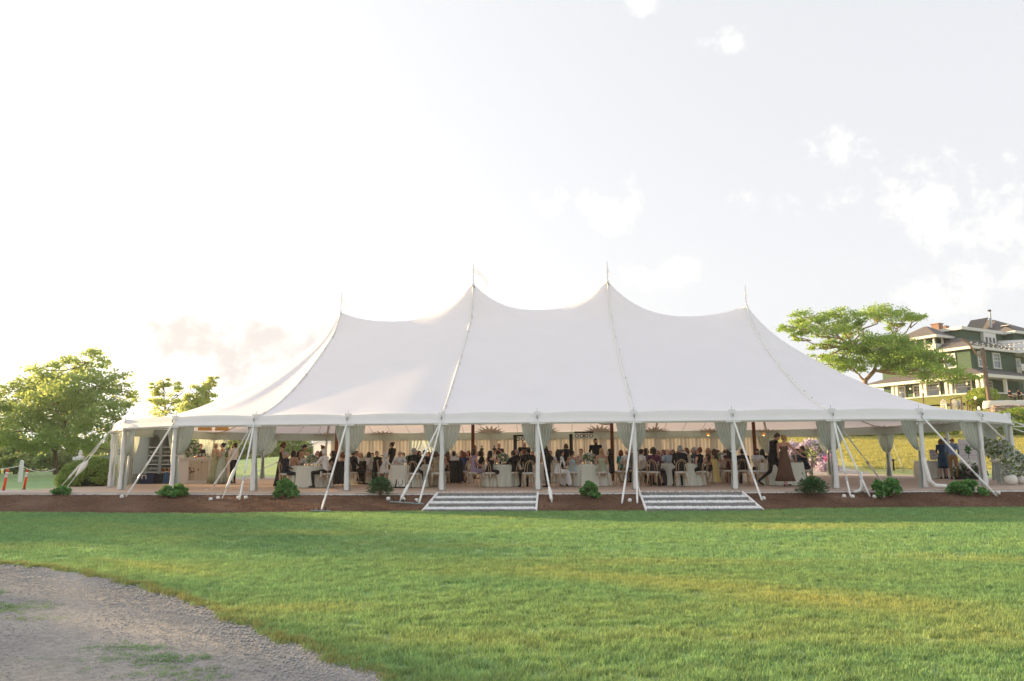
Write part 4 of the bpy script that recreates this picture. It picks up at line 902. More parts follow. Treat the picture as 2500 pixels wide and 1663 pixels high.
# ================================================================ furniture under the tent
def chair_proto():
    root = empty('bentwood_chair', (0, 0, 0)); w = M['chairwood']
    MB().lathe([(.19, .435), (.205, .445), (.205, .462), (.19, .468)], n=20).build('seat', w, root, smooth=True)
    MB().lathe([(.185, .470), (.20, .480), (.20, .505), (.17, .520), (.02, .522)], n=18).build('cushion', M['cushion'], root, smooth=True)
    for sx in (-1, 1):
        MB().tube([(sx*.155, .14, .445), (sx*.165, .17, .25), (sx*.175, .20, .0)], [.018, .016, .012], 7).build('leg', w, root, smooth=True)
        MB().tube([(sx*.15, -.14, .46), (sx*.165, -.18, .25), (sx*.185, -.25, .0)], [.018, .016, .012], 7).build('leg', w, root, smooth=True)
    def hoop(hw, z0, z1, y0, lean, r): return [(hw*math.cos(a)*(1 if abs(math.cos(a)) < .99 else 1), y0-lean*(zz-z0), zz) for a, zz in [(0, z0), (0, z0+(z1-z0)*.45)]+[(a, z0+(z1-z0)*.45+(z1-z0)*.55*math.sin(a)) for a in np.linspace(.25, PI-.25, 11)]+[(PI, z0+(z1-z0)*.45), (PI, z0)]]
    MB().tube(hoop(.185, .46, .915, -.15, .18, 0), .0135, 7).build('back_hoop', w, root, smooth=True)
    MB().tube(hoop(.098, .47, .875, -.155, .17, 0), .010, 6).build('inner_hoop', w, root, smooth=True)
    for a0 in (PI*.5, -PI*.5, 0, PI):
        c = (math.cos(a0)*.15, math.sin(a0)*.15); t = (-math.sin(a0), math.cos(a0)); pts = []
        for k in range(9):
            a = PI*k/8; pts.append((c[0]+t[0]*.135*math.cos(a), c[1]+t[1]*.135*math.cos(a), .27+.15*math.sin(a)))
        MB().tube(pts, .008, 5).build('brace', w, root, smooth=True)
    for sx in (-1, 1):
        c = Vector((sx*.165, -.15, .475)); mb = MB()
        mb.tube([c, c+Vector((.03, -.03, .02)), c+Vector((.045, -.035, -.015)), c], .009, 4).tube([c, c+Vector((-.03, -.03, .02)), c+Vector((-.045, -.035, -.015)), c], .009, 4)
        mb.tube([c, c+Vector((.012, -.03, -.09))], .009, 4).tube([c, c+Vector((-.015, -.03, -.11))], .009, 4); mb.build('cushion_tie', M['cushion'], root)
    return root
CH0 = chair_proto(); ch_used = [False]
def chair(X, Y, rz, label, group='bentwood chairs round the tables'):
    o = copy_tree(CH0) if ch_used[0] else CH0; ch_used[0] = True
    o.location = (X, Y, 0); o.rotation_euler = (0, 0, R(rz)); return tag(o, label, 'chair', group)
def px2X(px, Y): return float(atY(px, 1120, Y)[0])
TABLES = {}
def cloth_me():
    def fn(t, z): a = min(1, max(0, (.70-z)/.6)); return 1+a*(.045*math.sin(t*17)+.03*math.sin(t*11+1)+.02*math.sin(t*29))
    return MB().lathe([(.02, .772), (.55, .772), (.755, .770), (.768, .755), (.772, .70), (.782, .5), (.795, .25), (.81, .012)], n=120, fn=fn, cap=False).mesh('tablecloth', M['linen'], smooth=True)
CLOTH = cloth_me()
TT = MB().lathe([(.73, .735), (.745, .74), (.745, .76), (.73, .765)], n=28).mesh('tabletop', M['white'])
TL = MB().tube([(0, 0, 0), (0, 0, .735)], .02, 6).mesh('leg', M['steel'])
def foliage(name, pts, size, m, parent, aspect=.6, jitter=.5, seed=0, up=.0):
    """many little leaf quads, one mesh; pts (n,3) centres"""
    r_ = np.random.default_rng(seed+len(pts)); n = len(pts); pts = np.asarray(pts, float)
    a = r_.normal(size=(n, 3)); a[:, 2] = a[:, 2]*.7; a /= np.linalg.norm(a, axis=1)[:, None]; b = r_.normal(size=(n, 3)); b[:, 2] += up; b -= a*np.sum(a*b, 1)[:, None]; b /= np.linalg.norm(b, axis=1)[:, None]
    s = size*r_.uniform(1-jitter, 1+jitter, (n, 1)); a *= s; b *= s*aspect; nb = np.cross(a, b)*.0
    v = np.stack([pts-a, pts+b*.9-a*.1, pts+a, pts-b*.9-a*.1], 1).reshape(-1, 3); f = np.arange(4*n).reshape(-1, 4)
    o = link(name, npmesh(name, v, f, M[m] if isinstance(m, str) else m), parent); return o
def ball(n, c, r, shell=.5, seed=0):
    r_ = np.random.default_rng(seed+n); d = r_.normal(size=(n, 3)); d /= np.linalg.norm(d, axis=1)[:, None]; q = (r_.uniform(shell**3, 1, n))**(1/3.)
    return np.array(c)+d*q[:, None]*np.array(r)
def centrepiece(x, y, z, label, seed, s=1.0, extra=True):
    g = empty('flower_centrepiece', (x, y, z)); tag(g, label, 'flowers', 'flower centrepieces on the tables'); g.scale = (s, s, s)
    MB().lathe([(.05, 0), (.07, .03), (.075, .09), (.055, .13), (.06, .14)], n=14).build('vase', M['ivory'], g, smooth=True)
    foliage('leaves', ball(420, (0, 0, .26), (.23, .21, .16), .3, seed), .035, 'leaf_shrub', g, seed=seed); foliage('blooms', ball(170, (0, 0, .28), (.22, .2, .16), .75, seed+5), .034, 'flower_w', g, .9, seed=seed)
    if extra: foliage('blooms', ball(50, (0, 0, .27), (.21, .2, .15), .8, seed+9), .03, 'flower_p', g, .9, seed=seed+2)
GLS = MB().lathe([(.03, 0), (.032, .003), (.004, .008), (.004, .07), (.03, .10), (.036, .15), (.033, .19)], n=10, cap=False).mesh('glass_bowl', M['glass'], smooth=True)
CND = MB().lathe([(.03, 0), (.034, .002), (.034, .07), (.030, .07), (.030, .01)], n=10, cap=False).mesh('glass_cup', M['glass']); FLM = MB().lathe([(.001, .02), (.010, .03), (.008, .045), (.001, .065)], n=6).mesh('flame', M['candle'])
PLT = MB().lathe([(.05, 0), (.12, .012), (.122, .016), (.05, .006)], n=18).mesh('plate_rim', M['ivory'], smooth=True)
def table_at(key, px, Y, lab, front=True, cseed=0):
    X = px2X(px, Y); TABLES[key] = (X, Y); t = empty('round_table', (X, Y, 0)); tag(t, 'round table under a sage cloth, '+lab, 'table', 'round dining tables')
    link('tabletop', TT, t)
    for a in (.8, 2.4, 3.9, 5.5): link('leg', TL, t, (.5*math.cos(a), .5*math.sin(a), 0))
    c = link('tablecloth', CLOTH, None, (X, Y, 0), random.uniform(0, 6)); tag(c, 'floor-length sage tablecloth, '+lab, 'tablecloth', 'sage cloths on the round tables')
    centrepiece(X, Y, .775, 'white and green centrepiece, table '+lab, cseed+hash(key) % 50 if False else cseed, .95)
    for k in range(8):
        a = 2*PI*k/8+.3
        p = empty('place_setting', (X+.6*math.cos(a), Y+.6*math.sin(a), .774)) if False else None
        q = link('plate', PLT, None, (X+.58*math.cos(a), Y+.58*math.sin(a), .775)); tag(q, 'white plate laid on the table '+lab, 'plate', 'plates on the table '+lab)
        g = link('wine_glass', GLS, None, (X+.40*math.cos(a+.2), Y+.40*math.sin(a+.2), .774)); tag(g, 'stemmed glass on the table '+lab, 'glass', 'stemmed glasses on the table '+lab)
    for k in range(5):
        a = 2*PI*k/5; g = empty('candle', (X+.27*math.cos(a), Y+.27*math.sin(a), .774)); tag(g, 'small lit candle on the table '+lab, 'candle', 'votive candles on the table '+lab)
        link('glass_cup', CND, g); link('flame', FLM, g)
table_at('t1', 762, 3.5, 'by the seated tuxedo man', cseed=1)
table_at('t3', 1005, 3.5, 'left of the first steps', cseed=2)
table_at('t4', 1228, 3.5, 'by the woman in lilac', cseed=3)
table_at('t5', 1437, 3.5, 'beside the pale blue dress', cseed=4)
table_at('t6', 1665, 3.5, 'above the second steps', cseed=5)
table_at('t7', 1905, 3.6, 'behind the walking couple', cseed=6)
table_at('a', 900, 7.4, 'behind the narrow-leaved dark shrub', cseed=7)
table_at('b', 1108, 7.8, 'second row, right of the second post', cseed=8)
table_at('c', 1335, 7.6, 'second row, behind the bride', cseed=9)
table_at('d', 1555, 7.8, 'second row, behind the double post', cseed=10)
table_at('e', 1765, 7.4, 'second row, by the yellow top', cseed=11)
table_at('g', 1010, 11.5, 'far back, left of first mast', cseed=12)
table_at('h', 1640, 11.6, 'far back, right of middle mast', cseed=13)

# ---------------------------------------------------------------- guests: (px, Y, heading, pose, ...) heading 0 looks away from the camera, 90 left, -90 right, 180 to the camera
def G(px, Y, rz, pose, top, label, hair=('short', 'brown'), ch=None, **k):
    X = px2X(px, Y); st = pose.startswith(('st', 'wk')); k.setdefault('s', random.uniform(.96, 1.03)); k.setdefault('skin', random.choice((0, 0, 1, 2)))
    if st: k.setdefault('group', 'people standing and walking under the tent')
    o = person(X, Y, rz, pose, top, label, hair, **k)
    if ch: chair(X, Y, rz, ch)
    return o
LIL, LBL, SAGE, TAUPE, MAR, PEACH, CHAMP = (.36, .28, .40), (.40, .56, .64), (.42, .48, .36), (.13, .07, .045), (.055, .015, .03), (.62, .38, .28), (.46, .38, .27)
suit = dict(arm='top', fore='top', chest='top'); shirt_ = dict(arm='top', fore='top'); tee = dict(arm='top', fore='skin'); gown = dict(arm='skin', fore='skin', chest='skin', skirt='seat', shoe='skin', calf='skin')
strap = dict(arm='skin', fore='skin', chest='top', skirt='seat', shoe='skin', calf='skin'); lg = dict(arm='skin', fore='skin', chest='skin', skirt='long', shoe='skin')
def low(c): return dict(low=c)
# --- left: bar area
G(488, 9.6, 185, 'st_face', BLACK, 'bartender in a black shirt standing behind the white bar', ('short', 'auburn'), **tee)
G(526, 8.1, -25, 'st_face', (.44, .44, .26), 'woman in a pale patterned sleeveless long dress with her back turned by the bar', ('updo', 'blonde'), low=(.44, .44, .26), tpat=(.30, .36, .22), skin=0, **lg)
G(542, 8.0, 100, 'st_face2', (.42, .52, .46), 'woman in a plain mint green long gown with dark tied hair by the bar', ('bun', 'dark'), low=(.42, .52, .46), **lg)
G(571, 8.0, 78, 'st_chinhand', WHITE, 'bearded man in a white shirt and black trousers with his hand at his chin', ('short', 'dark'), beard='dark', **shirt_)
# --- table 1
G(688, 3.9, -60, 'st_downf', BLACK, 'curly-haired woman in a long black halter dress standing behind the man in a tuxedo', ('curly', 'brown'), low=BLACK, skin=1, **lg)
G(699, 2.95, -88, 'sm_up', (.015, .022, .035), 'grey-haired man in a tuxedo and bow tie seated left of the first table', ('short', 'grey'), 'bentwood chair under the man in the tuxedo, with a magenta cloth', shirt=True, bow=True, skin=2, low=(.015, .02, .03), **suit)
G(722, 6.4, -75, 'st_bend', BLACK, 'young man in a black shirt bending towards the guests at the first table', ('short', 'dark'), **tee)
G(717, 4.5, -25, 'sf_up', SKIN and (.45, .28, .2), 'bare-backed woman with long dark hair at the first table', ('bob', 'dark'), **{**gown, 'low': BLACK})
G(738, 4.9, 200, 'sf_turn', (.03, .025, .03), 'blonde woman in a black floral top looking left at the first table', ('long', 'blonde'), tpat=(.2, .15, .12), **{**strap, 'low': BLACK})
G(752, 4.9, 175, 'sm_cup', WHITE, 'bald man in a white shirt at the back of the first table', ('fringe', 'grey'), **shirt_)
G(785, 7.2, -80, 'st_downf', BLACK, 'server in black with a blonde updo behind the first table', ('bun', 'brown'), low=BLACK, arm='top', fore='skin', s=.93)
G(779, 4.7, 165, 'sf_lean', (.30, .12, .08), 'auburn-haired woman leaning behind the man in the white shirt', ('bob', 'auburn'), **strap, low=BLACK)
G(797, 2.75, 78, 'sm_lean', (.76, .75, .74), 'white-haired man in a white shirt seated in profile with a napkin on his lap', ('short', 'white'), 'bentwood chair under the white-haired man at the first table', skin=2, s=1.04, **shirt_)
G(819, 3.5, 85, 'sf_lean', BLACK, 'dark-haired woman wrapped in a black shawl at the right of the first table', ('long', 'dark'), 'bentwood chair draped with a black shawl at the first table', low=BLACK, **{**suit, 'skirt': 'seat', 'calf': 'skin'})
G(838, 4.4, 95, 'sf_cup', PEACH, 'woman in a peach top half hidden behind the diagonal guy line', ('bob', 'auburn'), **strap, low=BLACK)
# --- row two, a
G(862, 5.2, -40, 'sm_up', BLACK, 'man in a black jacket half hidden behind the second post', ('short', 'dark'), 'bentwood chair right behind the second post', **suit)
G(872, 6.6, -60, 'sm_turn', WHITE, 'dark-haired man in a white shirt seen from behind beside the second post', ('short', 'dark'), **shirt_)
G(881, 8.2, 180, 'sf_up', (.5, .42, .36), 'blonde woman between the two white shirts right of the second post', ('bob', 'blonde'), **strap)
G(896, 6.5, -35, 'sf_lean', (.66, .63, .60), 'dark-haired woman in a sheer white blouse leaning on the table', ('bob', 'dark'), 'bentwood chair with a black jacket hung over it, left of the spiky shrub', arm='top', fore='top', low=(.3, .3, .3), skirt='seat', calf='skin')
G(909, 8.3, 180, 'sm_up', (.10, .10, .12), 'young man facing the camera over the candles behind the spiky shrub', ('short', 'brown'), shirt=True, **suit)
G(921, 8.0, 165, 'sm_cup', BLACK, 'dark-haired man in black facing the camera above the spiky shrub', ('short', 'black'), **suit)
G(936, 4.6, -70, 'sf_lean', (.74, .73, .71), 'white-haired woman in a white jacket seated behind the spiky shrub', ('bob', 'white'), 'bentwood chair under the white-haired woman', arm='top', fore='top', low=(.72, .7, .7), skirt='seat', calf='skin')
G(957, 6.4, 65, 'st_tray', BLACK, 'waitress in black carrying a dark tray, looking down to the left', ('bun', 'dark'), low=BLACK, arm='top', fore='skin', skin=1)
G(978, 5.1, 178, 'sm_lean', (.68, .68, .70), 'bald man in a white shirt facing the camera behind the handbag', ('fringe', 'grey'), **shirt_)
# --- table 3
G(1012, 2.5, -6, 'sm_turn', BLACK, 'grey-haired man in a black suit, back turned, left of the first steps', ('short', 'grey'), 'bentwood chair under the grey-haired man left of the first steps', s=1.04, **suit)
G(1024, 5.0, 180, 'sf_turn', (.05, .03, .03), 'dark-haired woman facing the camera behind the grey-haired man', ('bob', 'dark'), **strap)
G(1036, 5.2, 170, 'sm_up', (.04, .04, .05), 'dark-haired man beyond the candles left of the first steps', ('short', 'dark'), **suit)
G(1057, 4.4, 120, 'sf_up', (.4, .2, .1), 'red-haired woman half hidden by the curtain of the third post', ('bob', 'auburn'), **strap)
G(1066, 2.7, 15, 'sf_up', CHAMP, 'woman in a sequinned champagne dress behind the third post', ('bob', 'brown'), 'bentwood chair in front of the third post', tpat=(.20, .17, .13), low=CHAMP, **{**suit, 'skirt': 'seat', 'calf': 'skin'})
G(1093, 4.9, 60, 'sf_cup', (.62, .35, .25), 'woman with long brown hair and a peach strap right of the third post', ('long', 'brown'), 'bentwood chair with a long black coat right of the third post', low=BLACK, **strap)
G(1107, 6.3, 20, 'sm_up', WHITE, 'dark-haired man in a white shirt seen from behind, right of the third post', ('short', 'dark'), 'bentwood chair with a black jacket over its back near the first brown mast', **shirt_)
# --- row two, b
G(1127, 8.6, 170, 'sf_cup', (.35, .06, .06), 'auburn-haired woman eating at the table left of the first brown mast', ('bob', 'auburn'), **strap)
G(1134, 6.7, 25, 'sf_lean', (.025, .05, .13), 'red-haired woman in a navy blue dress leaning over the second row table', ('bob', 'auburn'), None, low=(.02, .04, .10), arm='top', fore='skin', skirt='seat', calf='skin')
G(1143, 8.9, 175, 'sf_up', (.5, .3, .2), 'woman with reddish blonde hair next to the first brown mast', ('bob', 'auburn'), **strap)
# --- table 4
G(1157, 3.0, -62, 'sf_up', LIL, 'woman in a lilac dress with a short brown bob above the first steps', ('bob', 'brown'), 'bentwood chair under the woman in lilac', low=LIL, **{**strap})
G(1176, 4.3, -95, 'sm_up', BLACK, 'young dark-haired man with a bow tie beside the woman in lilac', ('curly', 'dark'), shirt=True, bow=True, **suit)
G(1196, 2.6, -35, 'sf_cup', BLACK, 'woman with long dark hair in a strapless black dress above the first steps', ('long', 'black'), 'bentwood chair under the woman in the strapless black dress', low=BLACK, **gown)
G(1258, 2.9, 58, 'sm_lean', BLACK, 'dark-haired man in a black suit leaning left across the table above the first steps', ('short', 'dark'), 'bentwood chair under the leaning man in the black suit', **suit)
G(1268, 4.5, 110, 'sm_lean', BLACK, 'bald man leaning over the table between the black suits', ('fringe', 'grey'), **suit)
G(1277, 4.1, 85, 'sm_up', WHITE, 'auburn-haired guest in a white collar between the two black suits', ('short', 'auburn'), **shirt_)
G(1289, 2.1, 22, 'sm_up', BLACK, 'dark-haired man in a black suit with his back turned left of the fourth post', ('short', 'black'), 'bentwood chair under the black suit left of the fourth post', s=1.03, **suit)
G(1279, 6.4, 195, 'st_down', BLACK, 'bald man in a tuxedo standing and looking down beside the curtain', ('fringe', 'grey'), shirt=True, bow=True, skin=2, **suit)
G(1337, 2.3, 62, 'st_bendf', BLACK, 'server in black bending towards the table right of the fourth post', None, low=BLACK, arm='top', fore='skin', s=1.02)
# --- stage side
G(1160, 12.8, -100, 'st_camera', (.35, .25, .2), 'videographer raising a camera beside the first brown mast', ('bun', 'black'), **tee)
G(1218, 13.0, 175, 'st_camera', (.05, .04, .04), 'red-haired photographer in a black top behind the flower centrepiece', ('updo', 'auburn'), **tee)
# --- table 5
G(1362, 2.35, -28, 'sf_turn', (.74, .72, .70), 'bride with long dark hair in a white dress, seated with her back turned', ('long', 'black'), 'bentwood chair under the bride in white', low=(.76, .75, .73), arm='top', fore='top', skirt='seat', calf=WHITE)
G(1371, 4.3, -80, 'sm_up', (.03, .03, .035), 'man in profile beyond the bride', ('short', 'dark'), **suit)
G(1383, 6.0, 10, 'st_downf', BLACK, 'woman with brown hair in black standing behind the bride', ('bob', 'brown'), low=BLACK, arm='top', fore='skin', s=.92)
G(1397, 2.95, -35, 'sf_up', LBL, 'woman in a pale blue one-shoulder dress with dark tied hair', ('bun', 'black'), 'bentwood chair under the woman in pale blue', low=LBL, **gown)
G(1419, 5.0, 185, 'sf_up', (.60, .42, .30), 'woman in a peach top facing the camera left of the white flowers', ('updo', 'auburn'), **strap)
G(1455, 6.7, 178, 'st_facem', BLACK, 'bearded man in a black polo shirt standing facing the camera', ('short', 'dark'), s=1.03, beard='dark', **tee)
G(1469, 2.7, 18, 'sf_up', SAGE, 'woman in a sage dress with broad straps and a blonde updo, seen from behind', ('updo', 'blonde'), 'bentwood chair under the woman in the sage dress', low=SAGE, **gown)
G(1490, 3.3, 70, 'sm_cup', BLACK, 'dark curly-haired man in a black suit facing left at the middle table', ('curly', 'black'), None, **suit)
# --- row two, d
G(1517, 6.6, -40, 'sf_up', (.02, .28, .27), 'woman in a teal top left of the leaning guy line', ('bob', 'auburn'), **tee)
G(1531, 6.3, -20, 'sm_up', (.66, .66, .66), 'bald man in a white shirt seated behind the empty chair', ('fringe', 'grey'), **shirt_)
G(1547, 6.2, 30, 'sm_turn', (.20, .19, .19), 'man in a grey jacket half hidden behind the leaning guy line', ('short', 'dark'), 'bentwood chair with a peach wrap behind the leaning guy line', **suit)
# --- table 6
G(1567, 3.5, -70, 'sm_up', WHITE, 'young man in a white shirt and tie facing right of the double post', ('short', 'dark'), 'bentwood chair right behind the double post', **shirt_)
G(1579, 4.8, 190, 'sf_turn', (.12, .10, .12), 'dark-haired woman beyond the white shirt above the second steps', ('long', 'dark'), **strap)
G(1596, 2.75, -30, 'sf_up', MAR, 'woman in a dark floral jacket with pins in her short hair', ('curly', 'dark'), 'bentwood chair under the woman in the floral jacket', tpat=(.16, .05, .09), low=(.04, .03, .04), **{**suit, 'skirt': 'seat', 'calf': 'skin'})
G(1619, 5.0, 175, 'sf_cup', (.35, .2, .15), 'red-haired woman drinking at the back of the table above the second steps', ('bob', 'auburn'), **strap)
G(1631, 4.6, 185, 'sm_cup', (.42, .52, .62), 'elderly balding man in a pale blue shirt with a raised hand', ('fringe', 'grey'), skin=2, **shirt_)
G(1643, 5.1, 170, 'sf_up', (.40, .42, .34), 'guest in a light floral top beside the man in pale blue', ('bob', 'dark'), tpat=(.15, .22, .16), **tee)
G(1660, 2.3, 3, 'sm_up', BLACK, 'grey-haired man in a black suit with his back turned above the second steps', ('short', 'grey'), 'bentwood chair under the grey-haired man above the second steps', s=1.05, **suit)
G(1676, 4.5, 130, 'sf_up', (.55, .47, .38), 'woman with an auburn bob and a cream top behind the black suit', ('bob', 'auburn'), **strap)
G(1694, 4.0, 92, 'sm_up', (.05, .055, .07), 'older man in a dark suit and blue shirt facing left', ('short', 'grey'), shirt=True, skin=1, **suit)
G(1709, 2.85, 48, 'sf_up', BLACK, 'woman in a black sleeveless dress facing left above the second steps', ('short', 'auburn'), 'bentwood chair with a yellow wrap behind the woman in black', low=BLACK, skin=2, **strap)
# --- row two, e
G(1729, 5.6, 60, 'sf_turn', (.05, .04, .04), 'woman with long blonde hair in the second row', ('long', 'blonde'), **strap)
G(1744, 5.2, 55, 'sf_up', (.60, .42, .10), 'long-haired woman in a yellow top in the second row', ('long', 'brown'), 'bentwood chair under the woman in the yellow top', low=BLACK, **gown)
G(1767, 5.6, -60, 'sm_lean', (.64, .66, .72), 'balding man in a white shirt leaning right in the second row', ('fringe', 'dark'), 'bentwood chair under the man in white in the second row', **shirt_)
G(1780, 4.2, -25, 'sf_turn', (.07, .02, .018), 'woman in a dark brown dress half behind the sixth post', ('long', 'dark'), 'bentwood chair left of the sixth post', low=(.07, .02, .018), **strap)
# --- table 7
G(1813, 4.2, -20, 'sm_up', BLACK, 'man in a black suit seen from behind right of the sixth post', ('short', 'dark'), 'tall empty-looking bentwood chair right of the sixth post', **suit)
G(1847, 5.2, 190, 'sm_lean', WHITE, 'dark-bearded man in a white shirt looking down behind the small vase', ('short', 'black'), beard='black', **shirt_)
G(1862, 5.4, -12, 'sf_up', BLACK, 'long-haired woman in a black dress with an open back', ('long', 'black'), low=BLACK, **strap)
G(1887, 2.15, -82, 'wk_man', BLACK, 'tall man in a black suit striding right with his head bowed', ('short', 'brown'), skin=2, s=1.06, group='people standing and walking under the tent', **suit)
G(1915, 1.75, -40, 'wk_woman', TAUPE, 'blonde woman in a long brown open-back dress walking away to the right', ('bun', 'blonde'), low=TAUPE, arm='skin', fore='skin', chest='skin', skirt='maxi', shoe=(.55, .3, .28), calf='skin', s=1.0)
G(1948, 5.0, 175, 'sm_turn', (.03, .045, .06), 'man in a dark patterned shirt in front of the rhododendron', ('short', 'dark'), tpat=(.18, .25, .30), **tee)
G(1968, 4.3, 80, 'sf_chin', (.02, .03, .055), 'short-haired woman in navy with glasses resting her chin on her hand', ('short', 'brown'), 'bentwood chair under the woman in navy by the rhododendron', low=(.015, .02, .035), arm='top', fore='skin', s=1.05)
# --- right end
G(2301, 9.4, -20, 'st_downf', (.02, .06, .12), 'woman in a short navy dress beside the sign table', ('bob', 'brown'), low=(.02, .06, .12), arm='top', fore='skin', skirt='knee', calf='skin')
G(2311, 9.6, -25, 'st_down', (.22, .19, .14), 'man in an olive grey jacket between the navy dress and the blue shirt', ('short', 'black'), low=(.16, .17, .17), **suit)
G(2326, 8.6, -50, 'st_down', (.20, .30, .48), 'balding man in a blue shirt and khaki trousers looking down', ('fringe', 'brown'), low=(.30, .19, .10), skin=2, s=1.02, shoe=(.05, .02, .01), **shirt_)
# beard pieces and the extra props people hold
# empty chairs
for px, Y, rz, lb in ((1141, 5.9, 35, 'empty bentwood chair with a white cushion left of the woman in lilac'), (1512, 3.9, 70, 'empty bentwood chair with a napkin on its seat in the middle'), (1838, 3.1, -12, 'empty bentwood chair left of the walking man'), (1857, 2.9, -5, 'empty bentwood chair just behind the walking man'),
                      (1262, 3.6, 80, 'bentwood chair back between the two black suits'), (1500, 4.3, 80, 'bentwood chair behind the curly-haired man'), (1582, 3.3, -60, 'bentwood chair beside the young man in a white shirt')):
    chair(px2X(px, Y), Y, rz, lb)
# far guests, smaller and partly hidden
FAR = [(1000, 11.0, 'sf_up', (.5, .3, .2), 'blonde'), (985, 12.2, 'sm_up', (.3, .3, .3), 'dark'), (1045, 12.0, 'sf_cup', (.05, .05, .06), 'dark'), (1110, 10.2, 'sf_turn', (.3, .05, .05), 'brown'), (1300, 10.0, 'sm_up', BLACK, 'brown'), (1325, 8.8, 'sf_up', (.4, .2, .15), 'auburn'),
       (1345, 9.3, 'sm_cup', WHITE, 'dark'), (1600, 9.2, 'sm_up', (.4, .4, .42), 'grey'), (1607, 11, 'sf_up', (.5, .2, .2), 'auburn'), (1625, 12.3, 'sm_turn', WHITE, 'dark'), (1655, 12.4, 'sf_cup', (.1, .1, .15), 'brown'), (1668, 10.8, 'sm_up', BLACK, 'dark'), (1700, 9.8, 'sf_turn', (.35, .2, .2), 'auburn'), (1755, 8.9, 'sm_up', BLACK, 'dark'), (1540, 9.2, 'sf_up', (.5, .4, .35), 'blonde'), (1560, 9.3, 'sm_cup', BLACK, 'dark')]
FL = ['small figure of a blonde woman far back left of the white canopy gap', 'dark-haired man far back near the waitress', 'dark-haired woman raising a glass far back by the third post', 'woman in dark red far back right of the third post', 'man in black behind the curtain of the fourth post', 'auburn-haired woman just right of the fourth curtain', 'man in a white shirt behind the bride',
      'grey-haired man in a grey jacket behind the floral jacket', 'woman in dusty red far behind the floral jacket', 'man in a white shirt far back behind the pale blue shirt', 'brown-haired woman raising a glass far back above the second steps', 'dark-haired man in black far back behind the grey-haired suit', 'auburn-haired woman in the far row behind the older man in a dark suit', 'man in black behind the yellow top', 'blonde woman behind the double post', 'dark-haired man in black beyond the double post']
for (px, Y, ps, c, h), lb in zip(FAR, FL):
    G(px, Y, 180+random.uniform(-40, 40), ps, c, lb, ('short' if ps[1] == 'm' else 'bob', h), **(suit if ps[1] == 'm' else strap))
# held and placed objects
def at_person(px, Y, dx, dy, z): return (px2X(px, Y)+dx, Y+dy, z)
tr = empty('serving_tray', at_person(957, 6.4, -.33, .12, 1.14)); tag(tr, 'round dark tray held by the waitress', 'tray'); MB().lathe([(.16, 0), (.19, .02), (.185, .022), (.155, .006)], n=20).build('rim', M['black'], tr); MB().lathe([(.155, .0), (.155, .006)], n=20).build('tray_base', M['black'], tr)
for px, Y, dx, dz, lb in ((1160, 12.8, .34, 1.45, 'video camera with a round light held by the videographer'), (1218, 13.0, -.22, 1.45, 'camera held up by the red-haired photographer')):
    c = empty('camera', at_person(px, Y, dx, -.05, dz)); tag(c, lb, 'camera'); MB().box((0, 0, 0), (.15, .09, .10)).build('camera_body', M['black'], c); MB().tube([(.0, -.05, 0), (0, -.19, 0)], [.04, .045], 10).build('lens', M['black'], c); MB().box((0, 0, .12), (.06, .05, .09)).tube([(0, 0, .04), (0, 0, .2)], .012, 6).build('camera_light', M['black'], c)
hb = empty('handbag', (px2X(978, 2.35), 2.35, 0)); hb.location[2] = .0; tag(hb, 'white and black tote handbag standing on the deck under the table', 'handbag')
MB().add([(-.19, -.06, 0), (.19, -.06, 0), (.19, .06, 0), (-.19, .06, 0), (-.13, -.03, .30), (.16, -.03, .30), (.16, .03, .30), (-.13, .03, .30)], [(0, 3, 2, 1), (4, 5, 6, 7), (0, 1, 5, 4), (1, 2, 6, 5), (2, 3, 7, 6), (3, 0, 4, 7)]).build('bag_body', M['ivory'], hb)
MB().box((0, 0, .025), (.40, .135, .05)).build('bag_base', M['black'], hb); MB().add([(-.19, -.062, 0), (-.12, -.062, 0), (-.10, -.032, .3), (-.13, -.032, .3)], [(0, 1, 2, 3)]).build('side_panel', M['black'], hb)
for q in (-.045, .045): MB().tube([(-.05, q, .22), (-.06, q, .12), (.0, q-.01, .08), (.09, q, .14), (.09, q, .28)], .010, 6).build('handle', M['black'], hb)
# jackets hung over chairs
for px, Y, rz, c, lb in ((824, 2.9, 40, BLACK, 'long black shawl hanging from the chair at the right of the first table'), (893, 6.0, -30, BLACK, 'black jacket hung over the chair left of the spiky shrub'), (922, 5.6, 20, BLACK, 'black jacket on the chair behind the white-haired woman'), (1114, 5.3, 20, BLACK, 'black jacket over the chair near the first brown mast'), (1097, 3.9, 60, BLACK, 'long black coat hanging beside the third post'), (1545, 4.6, 60, (.55, .36, .25), 'peach wrap hanging over the chair behind the leaning guy line'), (1733, 3.3, 52, (.55, .42, .16), 'yellow wrap over the chair above the second steps')):
    X = px2X(px, Y); rows = []
    for k in range(9):
        z = .93-.80*k/8; w = .19+.05*k/8
        rows.append([(w*math.sin(a)*(1+.08*math.sin(6*a)), -.15-.07*math.cos(a)-.012*k+.012*math.sin(7*a+k), z) for a in np.linspace(-1.6, 1.6, 17)])
    o = MB().grid(rows).build('hung_jacket', cloth(c), None, smooth=True, loc=(X, Y, 0), rz=R(rz)); tag(o, lb, 'garment', 'jackets and wraps hung over chairs')
MB().box((0, 0, 0), (.02, .17, .2)).build('napkin', M['ivory'], None, loc=(px2X(781, 2.3), 2.5, .49)); tag(bpy.data.objects['napkin'], 'white napkin hanging from the lap of the white-haired man', 'napkin')
